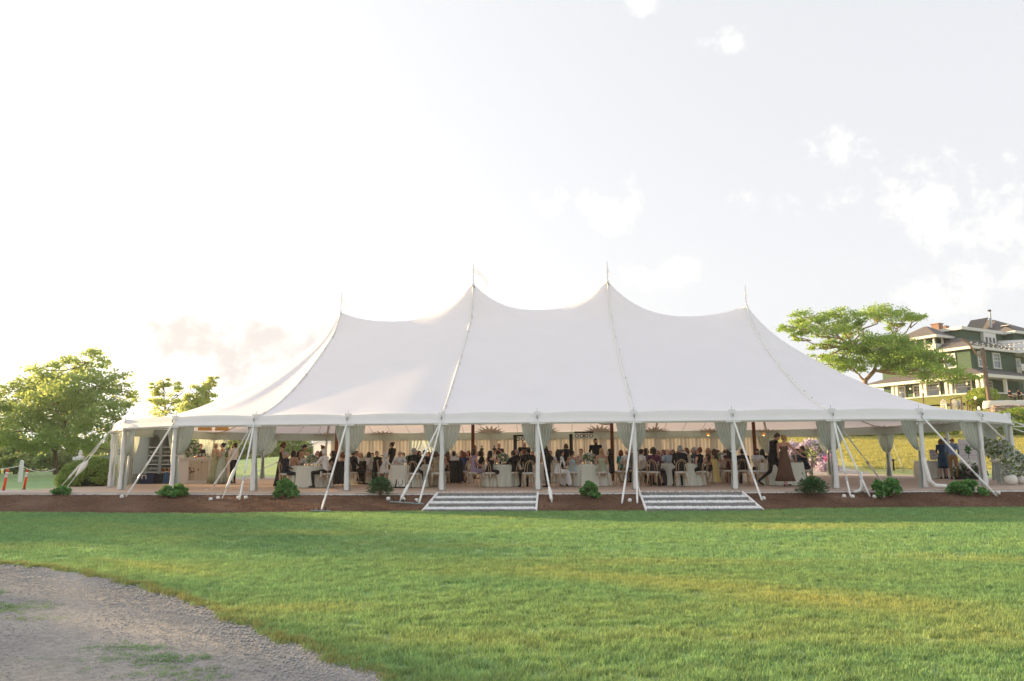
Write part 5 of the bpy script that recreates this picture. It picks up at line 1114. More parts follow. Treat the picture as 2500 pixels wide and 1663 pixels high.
# musicians' and DJ gear
for px, Y, y1, lb in ((1395, 13.5, 1060, 'tall black speaker column left of the spotlight bar'), (1258, 13.0, 1062, 'tall black speaker column left of the tuxedoed bald man')):
    X = px2X(px, Y); h = float(atY(px, y1, Y)[2]); s_ = empty('speaker_column', (X, Y, 0)); tag(s_, lb, 'speaker', 'black speaker columns'); MB().box((0, 0, h/2+.2), (.17, .2, h-.4)).build('column', M['black'], s_)
    MB().box((0, 0, .2), (.34, .4, .4)).build('base_cabinet', M['black'], s_); MB().box((0, -.105, h/2+.3), (.13, .01, h-.8)).build('grille', mat('grille', (.03, .03, .032), .8), s_)
M['parlens'] = mat('spot_lens', (.75, .74, .70), .15, spec=.6)
for px, Y, yz, w, n_, lb in ((1427, 13.5, 1057, .95, 4, 'light bar with four round white-faced spotlights on a black stand'), (1277, 14.0, 1065, .75, 3, 'small light bar with round lamps behind the curtain of the fourth post')):
    X = px2X(px, Y); h = float(atY(px, yz, Y)[2]); s_ = empty('light_stand', (X, Y, 0)); tag(s_, lb, 'stage lights')
    MB().tube([(0, 0, .5), (0, 0, h)], .018, 8).build('pole', M['black'], s_)
    for a in (0, 2.1, 4.2): MB().tube([(0, 0, .55), (.5*math.cos(a), .5*math.sin(a), .01)], .012, 6).build('leg', M['black'], s_)
    MB().box((0, 0, h+.03), (w, .12, .08)).build('light_bar', M['black'], s_)
    for k in range(n_):
        x = (k-(n_-1)/2)*w/n_; hd = MB().tube([(x, .10, h-.14), (x, -.08, h-.14)], [.07, .095], 16).build('spotlight', M['black'], s_)
        MB().lathe([(.002, .0), (.060, .0), (.060, .006)], (0, 0, 0), 16).build('lens', M['parlens'], hd, loc=(x, -.082, h-.14)).rotation_euler = (PI/2, 0, 0)
# white lanterns gathered at two masts, woven pendants over the bar, wall lamps on back posts
for px, w_ in ((1172, 'right of the first brown mast'), (1481, 'left of the middle brown mast')):
    X = px2X(px, 9.4); z = float(atY(px, 1038, 9.4)[2]); g = empty('fabric_lantern', (X, 9.4, z)); tag(g, 'pale fabric lantern hanging high under the roof '+w_, 'lantern', 'fabric lanterns under the roof')
    MB().lathe([(.02, 0), (.28, .04), (.44, .16), (.5, .35), (.44, .55), (.2, .7)], n=26).build('lantern_shade', M['ivory'], g, smooth=True); MB().tube([(0, 0, .7), (0, 0, 3.4)], .008, 5).build('cord', M['black'], g)
for px, w_ in ((496, 'left one'), (538, 'right one')):
    Y = 7.2; X = px2X(px, Y); z = float(atY(px, 1051, Y)[2]); g = empty('woven_pendant', (X, Y, z)); tag(g, 'golden woven dome pendant lamp over the bar, '+w_, 'pendant lamp', 'woven pendants over the bar')
    MB().lathe([(.28, 0), (.285, .04), (.26, .14), (.19, .23), (.08, .28), (.03, .29)], n=26, cap=False).build('woven_shade', M['rattan'], g, smooth=True); MB().lathe([(.01, .08), (.04, .11), (.045, .15), (.02, .2)], n=10).build('bulb', M['lamp'], g); MB().tube([(0, 0, .28), (0, 0, 1.0)], .008, 5).build('cord', M['black'], g)
for px, w_ in ((1732, 'left of the right brown mast'), (1868, 'above the walking man')):
    Y = 17.4; X = px2X(px, Y); z = float(atY(px, 1062, Y)[2]); g = empty('post_lamp', (X, Y, z)); tag(g, 'small warm glowing lamp on a back post '+w_, 'lamp', 'warm lamps on the back posts')
    MB().lathe([(.02, .12), (.06, .09), (.11, .0), (.1, -.01)], n=12).build('lamp_shade', M['rattan'], g, smooth=True); MB().lathe([(.01, -.06), (.055, -.03), (.06, .02), (.02, .07)], n=10).build('bulb', M['lamp'], g); MB().tube([(0, 0, .1), (0, .1, .22), (0, .3, .24)], .01, 6).build('bracket', M['steel'], g)

# ---------------------------------------------------------------- bar, shelf unit and coolers
BY = 8.3; bx0, bx1 = px2X(436, BY), px2X(556, BY); bw = bx1-bx0; bar = empty('bar_counter', ((bx0+bx1)/2, BY, 0)); tag(bar, 'white bar counter with dried-flower print panels on its front', 'bar')
BW = mat('bar_white', (.70, .66, .60), .5); MB().box((0, .35, .53), (bw, .7, 1.06)).build('counter_body', BW, bar); MB().box((0, .33, 1.085), (bw+.06, .78, .05)).build('countertop', BW, bar)
def panel_mat():
    m, t, n, l = nodes_mat('flower_print'); p = n['Principled BSDF']; p.inputs['Roughness'].default_value = .8
    tc_ = n.new('ShaderNodeTexCoord'); v = n.new('ShaderNodeTexVoronoi'); v.inputs['Scale'].default_value = 6.5; mp = n.new('ShaderNodeMapping'); mp.inputs['Scale'].default_value = (1, .02, 1); l.new(tc_.outputs['Object'], mp.inputs[0]); l.new(mp.outputs[0], v.inputs['Vector'])
    r = n.new('ShaderNodeValToRGB'); l.new(v.outputs['Distance'], r.inputs[0]); e = r.color_ramp.elements; e[0].position, e[0].color = .25, (1, 1, 1, 1); e[1].position, e[1].color = .33, (0, 0, 0, 1)
    s = n.new('ShaderNodeSeparateXYZ'); l.new(tc_.outputs['Object'], s.inputs[0]); g = n.new('ShaderNodeMapRange'); l.new(s.outputs['Z'], g.inputs['Value']); g.inputs['From Min'].default_value = .3; g.inputs['From Max'].default_value = -.3
    cr = n.new('ShaderNodeMix'); cr.data_type = 'RGBA'; l.new(g.outputs[0], cr.inputs[0]); cr.inputs[6].default_value = (.34, .28, .2, 1); cr.inputs[7].default_value = (.10, .05, .055, 1)
    mx = n.new('ShaderNodeMix'); mx.data_type = 'RGBA'; l.new(r.outputs[0], mx.inputs[0]); mx.inputs[6].default_value = (.50, .42, .31, 1); l.new(cr.outputs[2], mx.inputs[7]); l.new(mx.outputs[2], p.inputs['Base Color']); return m
pm = panel_mat(); f0, f1 = px2X(462, BY)-(bx0+bx1)/2, px2X(509, BY)-(bx0+bx1)/2
stem_m = mat('pressed_stem', (.22, .20, .12), .9); seed_m = mat('pressed_seedhead', (.13, .075, .06), .9)
for a, b in ((f0, f1), (f1+.12, bw/2-.08)):
    MB().box(((a+b)/2, -.012, .56), (b-a, .02, .86)).build('print_panel', mat('panel_ground_%d' % int(a*10+99), (.52, .44, .33), .8), bar)
    d = MB(); h = MB()
    for k in range(max(3, int((b-a)*13))):
        x = random.uniform(a+.06, b-.06); z = random.uniform(.35, .93); d.box((x, -.024, (z+.14)/2), (.007, .004, z-.14)); r_ = random.uniform(.022, .05)
        h.add([(x+r_*math.cos(q)*(1 if i % 2 else .7), -.028, z+r_*math.sin(q)*(1 if i % 2 else .7)) for i, q in enumerate(np.linspace(0, 2*PI, 13)[:-1])], [tuple(range(12))])
    d.build('pressed_stems', stem_m, bar); h.build('pressed_flowers', seed_m, bar)
    for z in (.11, 1.0): MB().box(((a+b)/2, -.02, z), (b-a+.05, .035, .035)).build('panel_frame', BW, bar)
fb = empty('flower_arrangement', (px2X(466, 8.5), 8.55, 1.11)); tag(fb, 'large white rose arrangement on the left end of the bar', 'flowers'); MB().lathe([(.08, 0), (.1, .06), (.09, .16)], n=14).build('vase', M['ivory'], fb)
foliage('leaves', ball(900, (0, 0, .42), (.34, .26, .38), .3, 1), .05, 'leaf_shrub', fb); foliage('blooms', ball(260, (0, 0, .42), (.33, .26, .36), .8, 2), .055, 'flower_w', fb, .9)
for k in range(9):
    x = px2X(480+k*4.4, 8.4); g = link('wine_glass', GLS, None, (x, 8.4+.1*(k % 2), 1.11)); tag(g, 'glass on the bar top, '+['nearest the rose arrangement', 'second from the roses', 'third from the roses', 'fourth from the roses', 'in front of the bartender', 'right of the bartender', 'left of the blonde woman', 'behind the blonde woman', 'behind the mint gown'][k], 'glass', 'glasses on the bar top')
bk = empty('glass_crate', (px2X(440, 8.2), 8.35, 1.11)); tag(bk, 'clear dispenser box on the left corner of the bar', 'dispenser'); MB().box((0, 0, .07), (.30, .2, .14)).build('dispenser_base', M['white'], bk); MB().box((0, 0, .24), (.26, .17, .20)).build('dispenser_tank', M['glass'], bk)
# arched shelf unit
CY = 8.9; cx0, cx1 = px2X(322, CY), px2X(424, CY); cw = cx1-cx0; ct = float(atY(370, 1050, CY)[2]); cab = empty('shelf_unit', ((cx0+cx1)/2, CY, 0)); tag(cab, 'grey-blue back bar unit with two arched niches of glasses', 'shelf unit')
CM = mat('cabinet_paint', (.30, .35, .36), .6); CI = mat('cabinet_inside', (.16, .19, .20), .7)
MB().box((0, .35, ct/2), (cw, .04, ct)).build('back_board', CI, cab)
def arch_front():
    # front board with two arched openings, extruded
    X_ = np.linspace(-cw/2, cw/2, 81); mb = MB(); ops = []
    for c0, c1 in ((362, 388), (396, 421)): a, b = px2X(c0-2, CY)-(cx0+cx1)/2, px2X(c1+0, CY)-(cx0+cx1)/2; ops.append((a, b))
    def top_at(x):
        for a, b in ops:
            if a < x < b: r_ = (b-a)/2; c = (a+b)/2; return ct-.22-r_+math.sqrt(max(0, r_*r_-(x-c)**2))*1.0, True
        return None, False
    for i in range(80):
        x0_, x1_ = X_[i], X_[i+1]; t0, o0 = top_at((x0_+x1_)/2)
        roof = lambda x: ct-.35*max(0, (abs(x)-cw/2+.45)/.45)**2.4 if x < 0 else ct
        if not o0: mb.add([(x0_, -.02, 0), (x1_, -.02, 0), (x1_, -.02, roof(x1_)), (x0_, -.02, roof(x0_)), (x0_, .02, 0), (x1_, .02, 0), (x1_, .02, roof(x1_)), (x0_, .02, roof(x0_))], [(0, 1, 2, 3), (7, 6, 5, 4), (3, 2, 6, 7)])
        else:
            ta, tb = top_at(x0_+1e-4)[0] or t0, top_at(x1_-1e-4)[0] or t0
            mb.add([(x0_, -.02, ta), (x1_, -.02, tb), (x1_, -.02, roof(x1_)), (x0_, -.02, roof(x0_)), (x0_, .33, ta), (x1_, .33, tb)], [(0, 1, 2, 3), (0, 4, 5, 1)])
    return mb, ops
mb_, ops = arch_front(); mb_.build('arched_front', CM, cab)
gi = 0
for a, b in ops:
    for sx in (a, b): MB().box((sx, .17, ct*.42), (.03, .33, ct*.84)).build('side_panel', CM, cab)
    for yz in (1092, 1113, 1134, 1153):
        z = float(atY(375, yz, CY)[2]); sh_ = MB().box(((a+b)/2, .16, z), (b-a-.035, .31, .035)).build('shelf', M['white'], cab)
        if yz == 1092: continue
        for k in range(7):
            for q in (0, 1):
                g = link('wine_glass', GLS, None, ((cx0+cx1)/2+a+.05+(b-a-.1)*k/6, CY+.08+.13*q, z+.0175)); g.scale = (.9, .9, 1.05); tag(g, 'glass on the %s shelf under the %s arch' % ({1113: 'second', 1134: 'third', 1153: 'lowest'}[yz], 'left' if a == ops[0][0] else 'right'), 'glass', 'glasses on the arched shelves')
bt = [MB().lathe([(.03, 0), (.036, .01), (.036, .17), (.012, .22), (.012, .28)], n=10).mesh('bottle', mat('bottle_%d' % i, c, .2, spec=.6)) for i, c in enumerate(((.25, .03, .01), (.02, .05, .02), (.35, .16, .03)))]
for k in range(7):
    o = link('bottle', bt[k % 3], None, ((cx0+cx1)/2+ops[1][0]+.07+k*.06, CY+.02, float(atY(375, 1153, CY)[2])+.0175)); o.scale = (.8, .8, .75); tag(o, ['dark red', 'dark green', 'amber'][k % 3]+' bottle on the lowest shelf of the right arch', 'bottle', 'bottles on the lowest shelf')
def cooler(px, w, h, y, m_, lb, latch=True):
    g = empty('cooler', (px2X(px, y), y, 0)); tag(g, lb, 'cooler'); MB().box((0, 0, h*.4), (w, .4, h*.8)).build('cooler_body', m_, g); MB().box((0, 0, h*.9-.005), (w+.03, .42, h*.18)).build('lid', m_, g)
    if latch:
        for a, b_ in (((-.09, 0), (.03, .16)), ((.09, 0), (.03, .16)), ((0, .075), (.2, .035))): MB().box((-w*.22+a[0], -.212, h*.68+a[1]), (b_[0], .02, b_[1])).build('handle', M['white'], g)
cooler(368, .55, .42, 8.3, M['navy'], 'navy blue cooler with a white handle under the arched shelves'); cooler(392, .45, .42, 8.35, mat('black_plastic', (.01, .012, .018), .5), 'black cooler beside the navy one', False)
cooler(336, .42, .44, 8.3, mat('grey_plastic', (.10, .12, .13), .6), 'grey plastic crate left of the navy cooler', False)
gbin = empty('water_jug', (px2X(410, 8.2), 8.2, 0)); tag(gbin, 'blue plastic water jug right of the coolers', 'jug'); MB().lathe([(.13, 0), (.14, .03), (.14, .36), (.05, .44), (.05, .5)], n=18).build('jug_body', mat('blue_plastic', (.02, .08, .18), .35), gbin, smooth=True); MB().lathe([(.055, .5), (.055, .53), (.01, .535)], n=12).build('cap', M['white'], gbin)

# ---------------------------------------------------------------- sign table, boards and flowers at the right end
SY = 9.9; sx0, sx1 = px2X(2248, SY), px2X(2338, SY); dt = empty('sign_table', ((sx0+sx1)/2, SY, 0)); tag(dt, 'rectangular table under a pleated sage cloth at the right end', 'table')
MB().box((0, .3, .735), (sx1-sx0-.05, .62, .03)).build('tabletop', M['white'], dt)
rows = []
for z in (.765, .76, .5, .25, .01):
    f = (.76-z)*.05 if z < .76 else 0; per = []
    W_, D_ = (sx1-sx0)/2+f, .33+f; n_ = 100
    for k in range(n_+1):
        a = k/n_*4; sd = int(min(a, 3.999)); q = a-sd; c = [(-W_, -D_), (W_, -D_), (W_, D_), (-W_, D_), (-W_, -D_)]; x = c[sd][0]+(c[sd+1][0]-c[sd][0])*q; y = c[sd][1]+(c[sd+1][1]-c[sd][1])*q
        am = .02*math.sin(k*1.9)*(1 if z < .75 else 0); per.append((x+(am if sd in (1, 3) else 0), .3+y+(am if sd in (0, 2) else 0), z))
    rows.append(per)
tcx = MB().grid(rows); tcx.box((0, .3, .768), ((sx1-sx0), .66, .006)); o = tcx.build('tablecloth', M['linen'], None, smooth=False, loc=((sx0+sx1)/2, SY, 0)); tag(o, 'pleated sage cloth over the rectangular sign table', 'tablecloth')
M['board'] = mat('sign_board', (.58, .52, .54), .7); M['ink'] = mat('print_ink', (.08, .08, .085), .8)
def sign(px0, px1, y0, y1, Y, lines, lb, nm='sign_board', stand=True, tilt=.12):
    xa, xb = px2X(px0, Y), px2X(px1, Y); z1, z0 = float(atY(px0, y0, Y)[2]), float(atY(px0, y1, Y)[2]); g = empty(nm, ((xa+xb)/2, Y, z0)); tag(g, lb, 'sign'); w, h = xb-xa, z1-z0
    MB().box((0, 0, h/2), (w, .025, h)).build('board', M['board'], g)
    for t, segs, th in lines:
        mb = MB()
        for a, b in segs:      # words of tiny script: separate strokes along the line
            x = a*w
            while x < b*w: l_ = random.uniform(.02, .05); mb.box((x+l_/2, -.016, h*t+random.uniform(-.004, .004)), (l_*.8, .004, th*random.uniform(.7, 1.2))); x += l_+.006
        mb.build('lettering', M['ink'], g)
    if stand:
        for sx_ in (-.3, .3): MB().tube([(sx_*w, .03, 0), (sx_*w*1.1, .1, -z0)], .014, 6).build('easel_leg', M['chairwood'], g)
        MB().tube([(0, .03, h*.8), (0, .5, -z0)], .014, 6).build('easel_leg', M['chairwood'], g)
    return g
sign(2343, 2391, 1073, 1136, 10.2, [(.81, [(-.42, -.36), (-.25, -.02)], .018), (.60, [(-.4, -.38), (-.28, -.18), (-.12, .02), (.06, .26)], .012), (.385, [(-.42, -.3), (-.25, -.12), (-.05, .2), (.22, .45)], .014), (.5, [(-.35, .3)], .004), (.27, [(-.3, .35)], .004), (.7, [(-.3, .2)], .004), (.13, [(.1, .35)], .004)], 'large pale seating chart board with lines of small script')
sign(2271, 2290, 1098, 1123, 10.1, [(.85, [(-.4, .4)], .012), (.45, [(-.12, .15)], .03), (.12, [(-.3, .3)], .008)], 'small pale welcome sign standing on the sage sign table', stand=False)
fb = empty('flower_arrangement', (px2X(2364, 8.6), 8.6, 0)); tag(fb, 'low meadow of mauve and cream flowers in front of the seating chart', 'flowers'); MB().box((0, 0, .08), (1.1, .35, .16)).build('planter_box', M['black'], fb)
for k in range(7): foliage('leaves', ball(260, (-.5+k*.17, 0, .3+.12*math.sin(k*2)), (.2, .2, .28), .3, k), .05, 'leaf_dark', fb)
foliage('blooms', ball(330, (0, 0, .33), (.62, .2, .3), .6, 3), .05, 'flower_p', fb, .9); foliage('blooms', ball(200, (-.1, 0, .5), (.6, .2, .32), .7, 4), .055, 'flower_w', fb, .9)
MB().tube([(.05, 0, .4), (.0, 0, .8), (.06, 0, 1.2), (.02, 0, 1.35)], .012, 5).build('tall_stem', M['leaf_dark'], fb); foliage('leaves', ball(60, (.03, 0, 1.25), (.12, .08, .22), .2, 8), .06, 'leaf_shrub', fb)
# tall stand of white and blue flowers, and the two white pots
fs = empty('flower_stand', (px2X(2433, 3.2), 3.2, 0)); tag(fs, 'tall stand draped in sage cloth with a white bowl of white flowers', 'flower stand'); ztop = float(atY(2430, 1131, 3.2)[2])
for a in (.4, 2.5, 4.6): MB().tube([(.16*math.cos(a), .16*math.sin(a), 0), (.13*math.cos(a), .13*math.sin(a), ztop)], .01, 6).build('leg', M['steel'], fs)
MB().lathe([(.10, .04), (.13, .25), (.11, ztop-.1), (.12, ztop)], (.06, 0, 0), 26, fn=lambda t, z: 1+.14*math.sin(9*t+z), cap=False).build('drape', M['sheer'], fs, smooth=True)
MB().lathe([(.06, 0), (.16, .03), (.21, .09), (.2, .12)], (0, 0, ztop), 20).build('bowl', M['ivory'], fs, smooth=True)
for c_, rr_ in (((-.1, 0, ztop+.45), (.30, .25, .30)), ((-.28, 0, ztop+.72), (.16, .14, .22)), ((.14, 0, ztop+.55), (.22, .2, .28))):
    foliage('leaves', ball(380, c_, rr_, .2, int(c_[2]*10)), .05, 'leaf_hedge', fs); foliage('blooms', ball(420, c_, rr_, .7, 5), .036, 'flower_w', fs, .9); foliage('blooms', ball(50, c_, rr_, .6, 6), .045, 'flower_b', fs, .9)
for px, y0, Y, rad, nm, top_, lb in ((2462, 1183, 2.6, .20, 1, 1.15, 'big round white pot of tall white and blue flowers by the flower stand'), (2488, 1179, 3.2, .165, 2, .75, 'smaller round white pot of flowers at the right edge of the deck')):
    X = px2X(px, Y); g = empty('flower_pot', (X, Y, 0)); tag(g, lb, 'flower pot', 'round white flower pots')
    MB().lathe([(rad*.55, 0), (rad*.9, rad*.35), (rad, rad*.85), (rad*.9, rad*1.35), (rad*.55, rad*1.7), (rad*.5, rad*1.68)], n=28).build('pot', M['ivory'], g, smooth=True)
    for k in range(6):
        z = rad*1.6+.12+k*top_/6; w = .26*(1-.09*k); c_ = (.08*math.sin(k*2.2), .05*math.cos(k), z)
        foliage('leaves', ball(260, c_, (w, w*.7, .16), .2, k), .045, 'leaf_hedge', g); foliage('blooms', ball(360, c_, (w, w*.7, .16), .6, k+7), .034, 'flower_w', g, .9); foliage('blooms', ball(45, c_, (w, w*.7, .16), .5, k+17), .045, 'flower_b', g, .9)
# ================================================================ vegetation
def shrub(px, py, rx, rz, lf, label, n=900, size=.045, spiky=False, seed=0, group='shrubs planted in the mulch bed'):
    p = on_bed(px, py); s_ = 76.0; g = empty('shrub', p); tag(g, label, 'shrub', group); r_ = rx/s_; h = rz/s_*2
    rr = random.Random(seed)
    st = MB()
    for k in range(9):
        a = rr.uniform(0, 6.28); q = rr.uniform(.3, .8)*r_; st.tube([(0, 0, 0), (q*.4*math.cos(a), q*.4*math.sin(a), h*.4), (q*math.cos(a), q*math.sin(a), h*.75)], [.012, .009, .005], 5)
    st.build('stem', M['bark'], g)
    if not spiky:
        pts = []; cl = 34; lobes = 2 if rx > 32 else 1
        for k in range(cl):
            a = rr.uniform(0, 6.28); e = rr.uniform(.02, 1)**.8*PI/2; rad = rr.uniform(.68, 1.0); c_ = (r_*rad*math.cos(a)*math.cos(e)*.88, r_*rad*.85*math.sin(a)*math.cos(e)*.88, h*.12+h*.76*math.sin(e)*rad)
            if lobes == 2: c_ = (c_[0]*.62+(r_*.42 if k % 2 else -r_*.40), c_[1], c_[2]*(1 if k % 2 else .85))
            q_ = rr.uniform(.85, 1.15); pts.append(ball(int(n/cl*1.5), c_, (r_*.29*q_, r_*.29*q_, h*.19*q_), .2, seed*40+k))
        foliage('foliage', np.concatenate(pts), size, lf, g, .62, seed=seed)
    else:
        v = []; f = []
        for k in range(int(n)):
            a = rr.uniform(0, 6.28); e = rr.uniform(.05, 1.0)**.7*PI/2*.95; rad = rr.uniform(.35, .92); d = Vector((math.cos(a)*math.cos(e), math.sin(a)*math.cos(e), math.sin(e)*1.0))
            c_ = Vector((d.x*r_*rad, d.y*r_*rad*.9, h*.1+d.z*h*.8*rad)); l_ = rr.uniform(.06, .13); d2 = (d+Vector((rr.uniform(-.6, .6), rr.uniform(-.6, .6), rr.uniform(-.3, .4)))).normalized(); s2 = d2.cross(Vector((rr.uniform(-1, 1), rr.uniform(-1, 1), 1))).normalized()*.016
            o_ = len(v); v += [c_, c_+d2*l_*.45+s2, c_+d2*l_+Vector((0, 0, -.02)), c_+d2*l_*.45-s2]; f.append((o_, o_+1, o_+2, o_+3))
        link('foliage', npmesh('foliage', np.array([tuple(q) for q in v]), np.array(f), M[lf]), g)
        for k in range(4):
            a = rr.uniform(0, 6.28); q = r_*.5; t_ = (q*math.cos(a), q*math.sin(a)*.5, h*1.02); MB().tube([(0, 0, h*.3), t_], .006, 4).lathe([(.004, 0), (.022, .012), (.02, .03), (.004, .045)], t_, 8).build('bud', M['leaf_dark'], g)
    return g
shrub(150, 1209, 25, 11, 'leaf_shrub', 'small low bright green shrub at the far left end of the mulch', 700, .04, seed=1)
shrub(422, 1214, 33, 15, 'leaf_shrub', 'low green shrub below the post beside the bar', 1200, .045, seed=2)
shrub(697, 1216, 29, 21, 'leaf_shrub', 'rounded leafy green shrub below the table with the man in a tuxedo', 1400, .052, seed=3)
shrub(928, 1214, 34, 25, 'leaf_dark', 'dark bushy plant with narrow leaves left of the first steps', 1700, .05, True, seed=4)
shrub(1438, 1218, 23, 18, 'leaf_shrub', 'small rounded green shrub between the two flights of steps', 1100, .05, seed=5)
shrub(1985, 1213, 38, 24, 'leaf_dark', 'wide dark plant with narrow leaves below the seated woman in navy', 1900, .05, True, seed=6)
shrub(2163, 1213, 33, 21, 'leaf_shrub', 'rounded green shrub right of the four stake caps', 1400, .048, seed=7)
shrub(2357, 1210, 37, 18, 'leaf_shrub', 'wide double green shrub at the right below the seating chart', 1600, .045, seed=8)
# big clipped bush at the left end
c0 = atZ(190, 1190, -.03); bb = empty('round_bush', (c0[0]-.1, c0[1]+.9, -.05)); tag(bb, 'large dome-shaped dark green bush at the left end of the tent', 'bush')
pts = []
for k in range(340):
    a = random.uniform(0, 6.28); e = math.asin(random.uniform(0, 1)); cc = (1.18*math.cos(a)*math.cos(e)*(1+.04*math.sin(5*a)), 1.0*math.sin(a)*math.cos(e), .12+1.02*math.sin(e)); pts.append(ball(90, cc, (.17, .17, .13), .1, k))
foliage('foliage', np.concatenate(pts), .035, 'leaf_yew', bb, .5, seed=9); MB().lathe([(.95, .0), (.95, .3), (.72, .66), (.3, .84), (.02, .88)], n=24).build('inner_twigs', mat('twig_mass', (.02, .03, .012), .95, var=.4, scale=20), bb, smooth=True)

def limbs(mb, base, tips, r0, rr, bend=.15):
    for t_ in tips:
        b, t2 = Vector(base), Vector(t_); n_ = 6; pts = []; rad = []
        for k in range(n_+1):
            q = k/n_; p = b.lerp(t2, q); p += Vector((rr.uniform(-1, 1), rr.uniform(-1, 1), rr.uniform(-.6, .6)))*bend*(b-t2).length*.2*math.sin(PI*q); pts.append(p); rad.append(r0*(1-q)**.8+.02)
        mb.tube(pts, rad, 6)
def big_tree(name, base, clumps, lf, bark, label, nleaf, size, trunk_r, forks, seed, cat='tree', group=None, low=None):
    """clumps: (x, y, z, rx, ry, rz) in world space; forks: list of points the trunk runs through before branching"""
    rr = random.Random(seed); g = empty(name, base); tag(g, label, cat, group); b = Vector(base); mb = MB(); fk = [Vector((0, 0, -.3))]+[Vector(f)-b for f in forks]
    mb.tube(fk, [trunk_r*(1-.12*i)*(1.25 if i == 0 else 1) for i in range(len(fk))], 10)
    for c_ in clumps:
        cc = Vector(c_[:3])-b; st = min(fk[1:], key=lambda q: (q-cc).length); limbs(mb, st, [cc], trunk_r*.42, rr, .5)
        for q in range(4): t_ = cc+Vector((rr.uniform(-1, 1)*c_[3], rr.uniform(-1, 1)*c_[4], rr.uniform(-.7, .9)*c_[5]))*.85; limbs(mb, cc*.75+st*.25 if q % 2 else cc, [t_], trunk_r*.16, rr, .4)
    mb.build('trunk', M[bark], g, smooth=True); tot = sum(c_[3]*c_[4]*c_[5] for c_ in clumps); pts = []
    for i, c_ in enumerate(clumps):
        n_ = max(60, int(nleaf*(c_[3]*c_[4]*c_[5])/tot)); cc = np.array(c_[:3])-np.array(base); m_ = max(5, int(n_/80)); r2 = np.random.default_rng(seed*100+i)
        sub = ball(m_, cc, (c_[3], c_[4], c_[5]), .45, seed+i); rs = np.array((c_[3], c_[4], c_[5])).mean()*.34
        for s_ in sub: pts.append(s_+r2.normal(size=(80, 3))*np.array((rs*.62, rs*.62, rs*.30)))
    foliage('crown', np.concatenate(pts), size, lf, g, .6, seed=seed); return g
def D_(px, py, D): return tuple(atD(px, py, D))
def cl(px, py, D, rxp, ryp, dd=1.0):
    k = D/FPX*1.0; p = atD(px, py, D); return (p[0], p[1], p[2], rxp*k, rxp*k*dd, ryp*k)
mb0 = D_(139, 1143, 50)
big_tree('maple_tree', (mb0[0], mb0[1], gz(mb0[0], mb0[1])), [cl(215, 885, 50, 52, 34), cl(150, 905, 50, 55, 36), cl(270, 930, 49, 50, 40), cl(95, 940, 51, 55, 40), cl(190, 950, 48, 75, 45), cl(45, 970, 52, 55, 40), cl(120, 1000, 49, 70, 45), cl(240, 1000, 48, 65, 42), cl(300, 965, 50, 32, 38), cl(20, 1015, 51, 50, 38),
        cl(70, 1050, 49, 70, 38), cl(165, 1060, 48, 70, 34), cl(255, 1050, 49, 60, 34), cl(300, 1015, 50, 30, 34), cl(0, 1060, 52, 50, 34), cl(110, 1088, 50, 60, 22), cl(215, 1090, 50, 50, 22), cl(170, 1010, 53, 80, 50), cl(95, 880+80, 53, 50, 30)], 'leaf', 'bark',
        'big spreading maple with sunlight glowing through its crown at the left', 31000, .105, .15, [D_(135, 1100, 50), D_(150, 1060, 50), D_(165, 1010, 50)], 11)
mb1 = D_(400, 1130, 62); sp = [cl(400, 960, 62, 30, 34), cl(375, 985, 62, 22, 28), cl(432, 962, 62, 20, 28), cl(415, 1000, 62, 40, 26), cl(378, 945, 62, 14, 18), cl(440, 990, 62, 18, 20), cl(400, 935, 62, 12, 16)]
big_tree('young_tree', (mb1[0], mb1[1], gz(mb1[0], mb1[1])), sp, 'leaf_light', 'bark', 'thin open young tree with separate upright twigs behind the left end of the tent', 3000, .095, .07, [D_(402, 1080, 62), D_(405, 1010, 62)], 12)
mb2 = D_(490, 1130, 60); big_tree('young_tree', (mb2[0], mb2[1], gz(mb2[0], mb2[1])), [cl(480, 965, 60, 28, 26), cl(510, 950, 60, 20, 30), cl(467, 985, 60, 20, 20), cl(520, 930, 60, 10, 16), cl(490, 1000, 60, 45, 26)], 'leaf_light', 'bark', 'denser small tree rising just above the left slope of the tent roof', 6500, .09, .09, [D_(490, 1080, 60), D_(490, 1010, 60)], 13)
# wooded edge behind the left lawn: each bush and tree its own object
edge = [(-60, 1085, 75, 90, 60), (20, 1105, 62, 60, 36), (85, 1110, 70, 60, 34), (150, 1112, 78, 70, 34), (225, 1105, 72, 60, 40), (300, 1090, 76, 60, 52), (355, 1095, 80, 50, 40), (-20, 1030, 82, 60, 60), (470, 1095, 84, 60, 36), (530, 1085, 80, 50, 46), (590, 1080, 82, 50, 50), (650, 1086, 84, 50, 44),
        (705, 1082, 80, 45, 48), (755, 1088, 82, 45, 40), (620, 1062, 95, 70, 44), (700, 1060, 96, 60, 44), (400, 1085, 88, 50, 44), (40, 1128, 58, 34, 18), (0, 1120, 60, 40, 26), (260, 1126, 60, 40, 16)]
el = ['at the left frame edge beyond the rope', 'low at the left behind the rope fence', 'behind the white rope post', 'behind the trunk of the maple', 'right of the maple trunk', 'behind the top of the parked grey car', 'just left of the tent corner', 'tall one at the left frame edge', 'seen behind the bartender', 'seen between the bartender and the women', 'seen beside the bearded man', 'seen right of the first post', 'behind the curly-haired woman', 'with brownish leaves by the white canopy', 'farther back beside the bearded man', 'farther back behind the curly-haired woman', 'behind the shelf unit', 'small one near the rope post', 'small one at the left edge', 'small one behind the round bush']
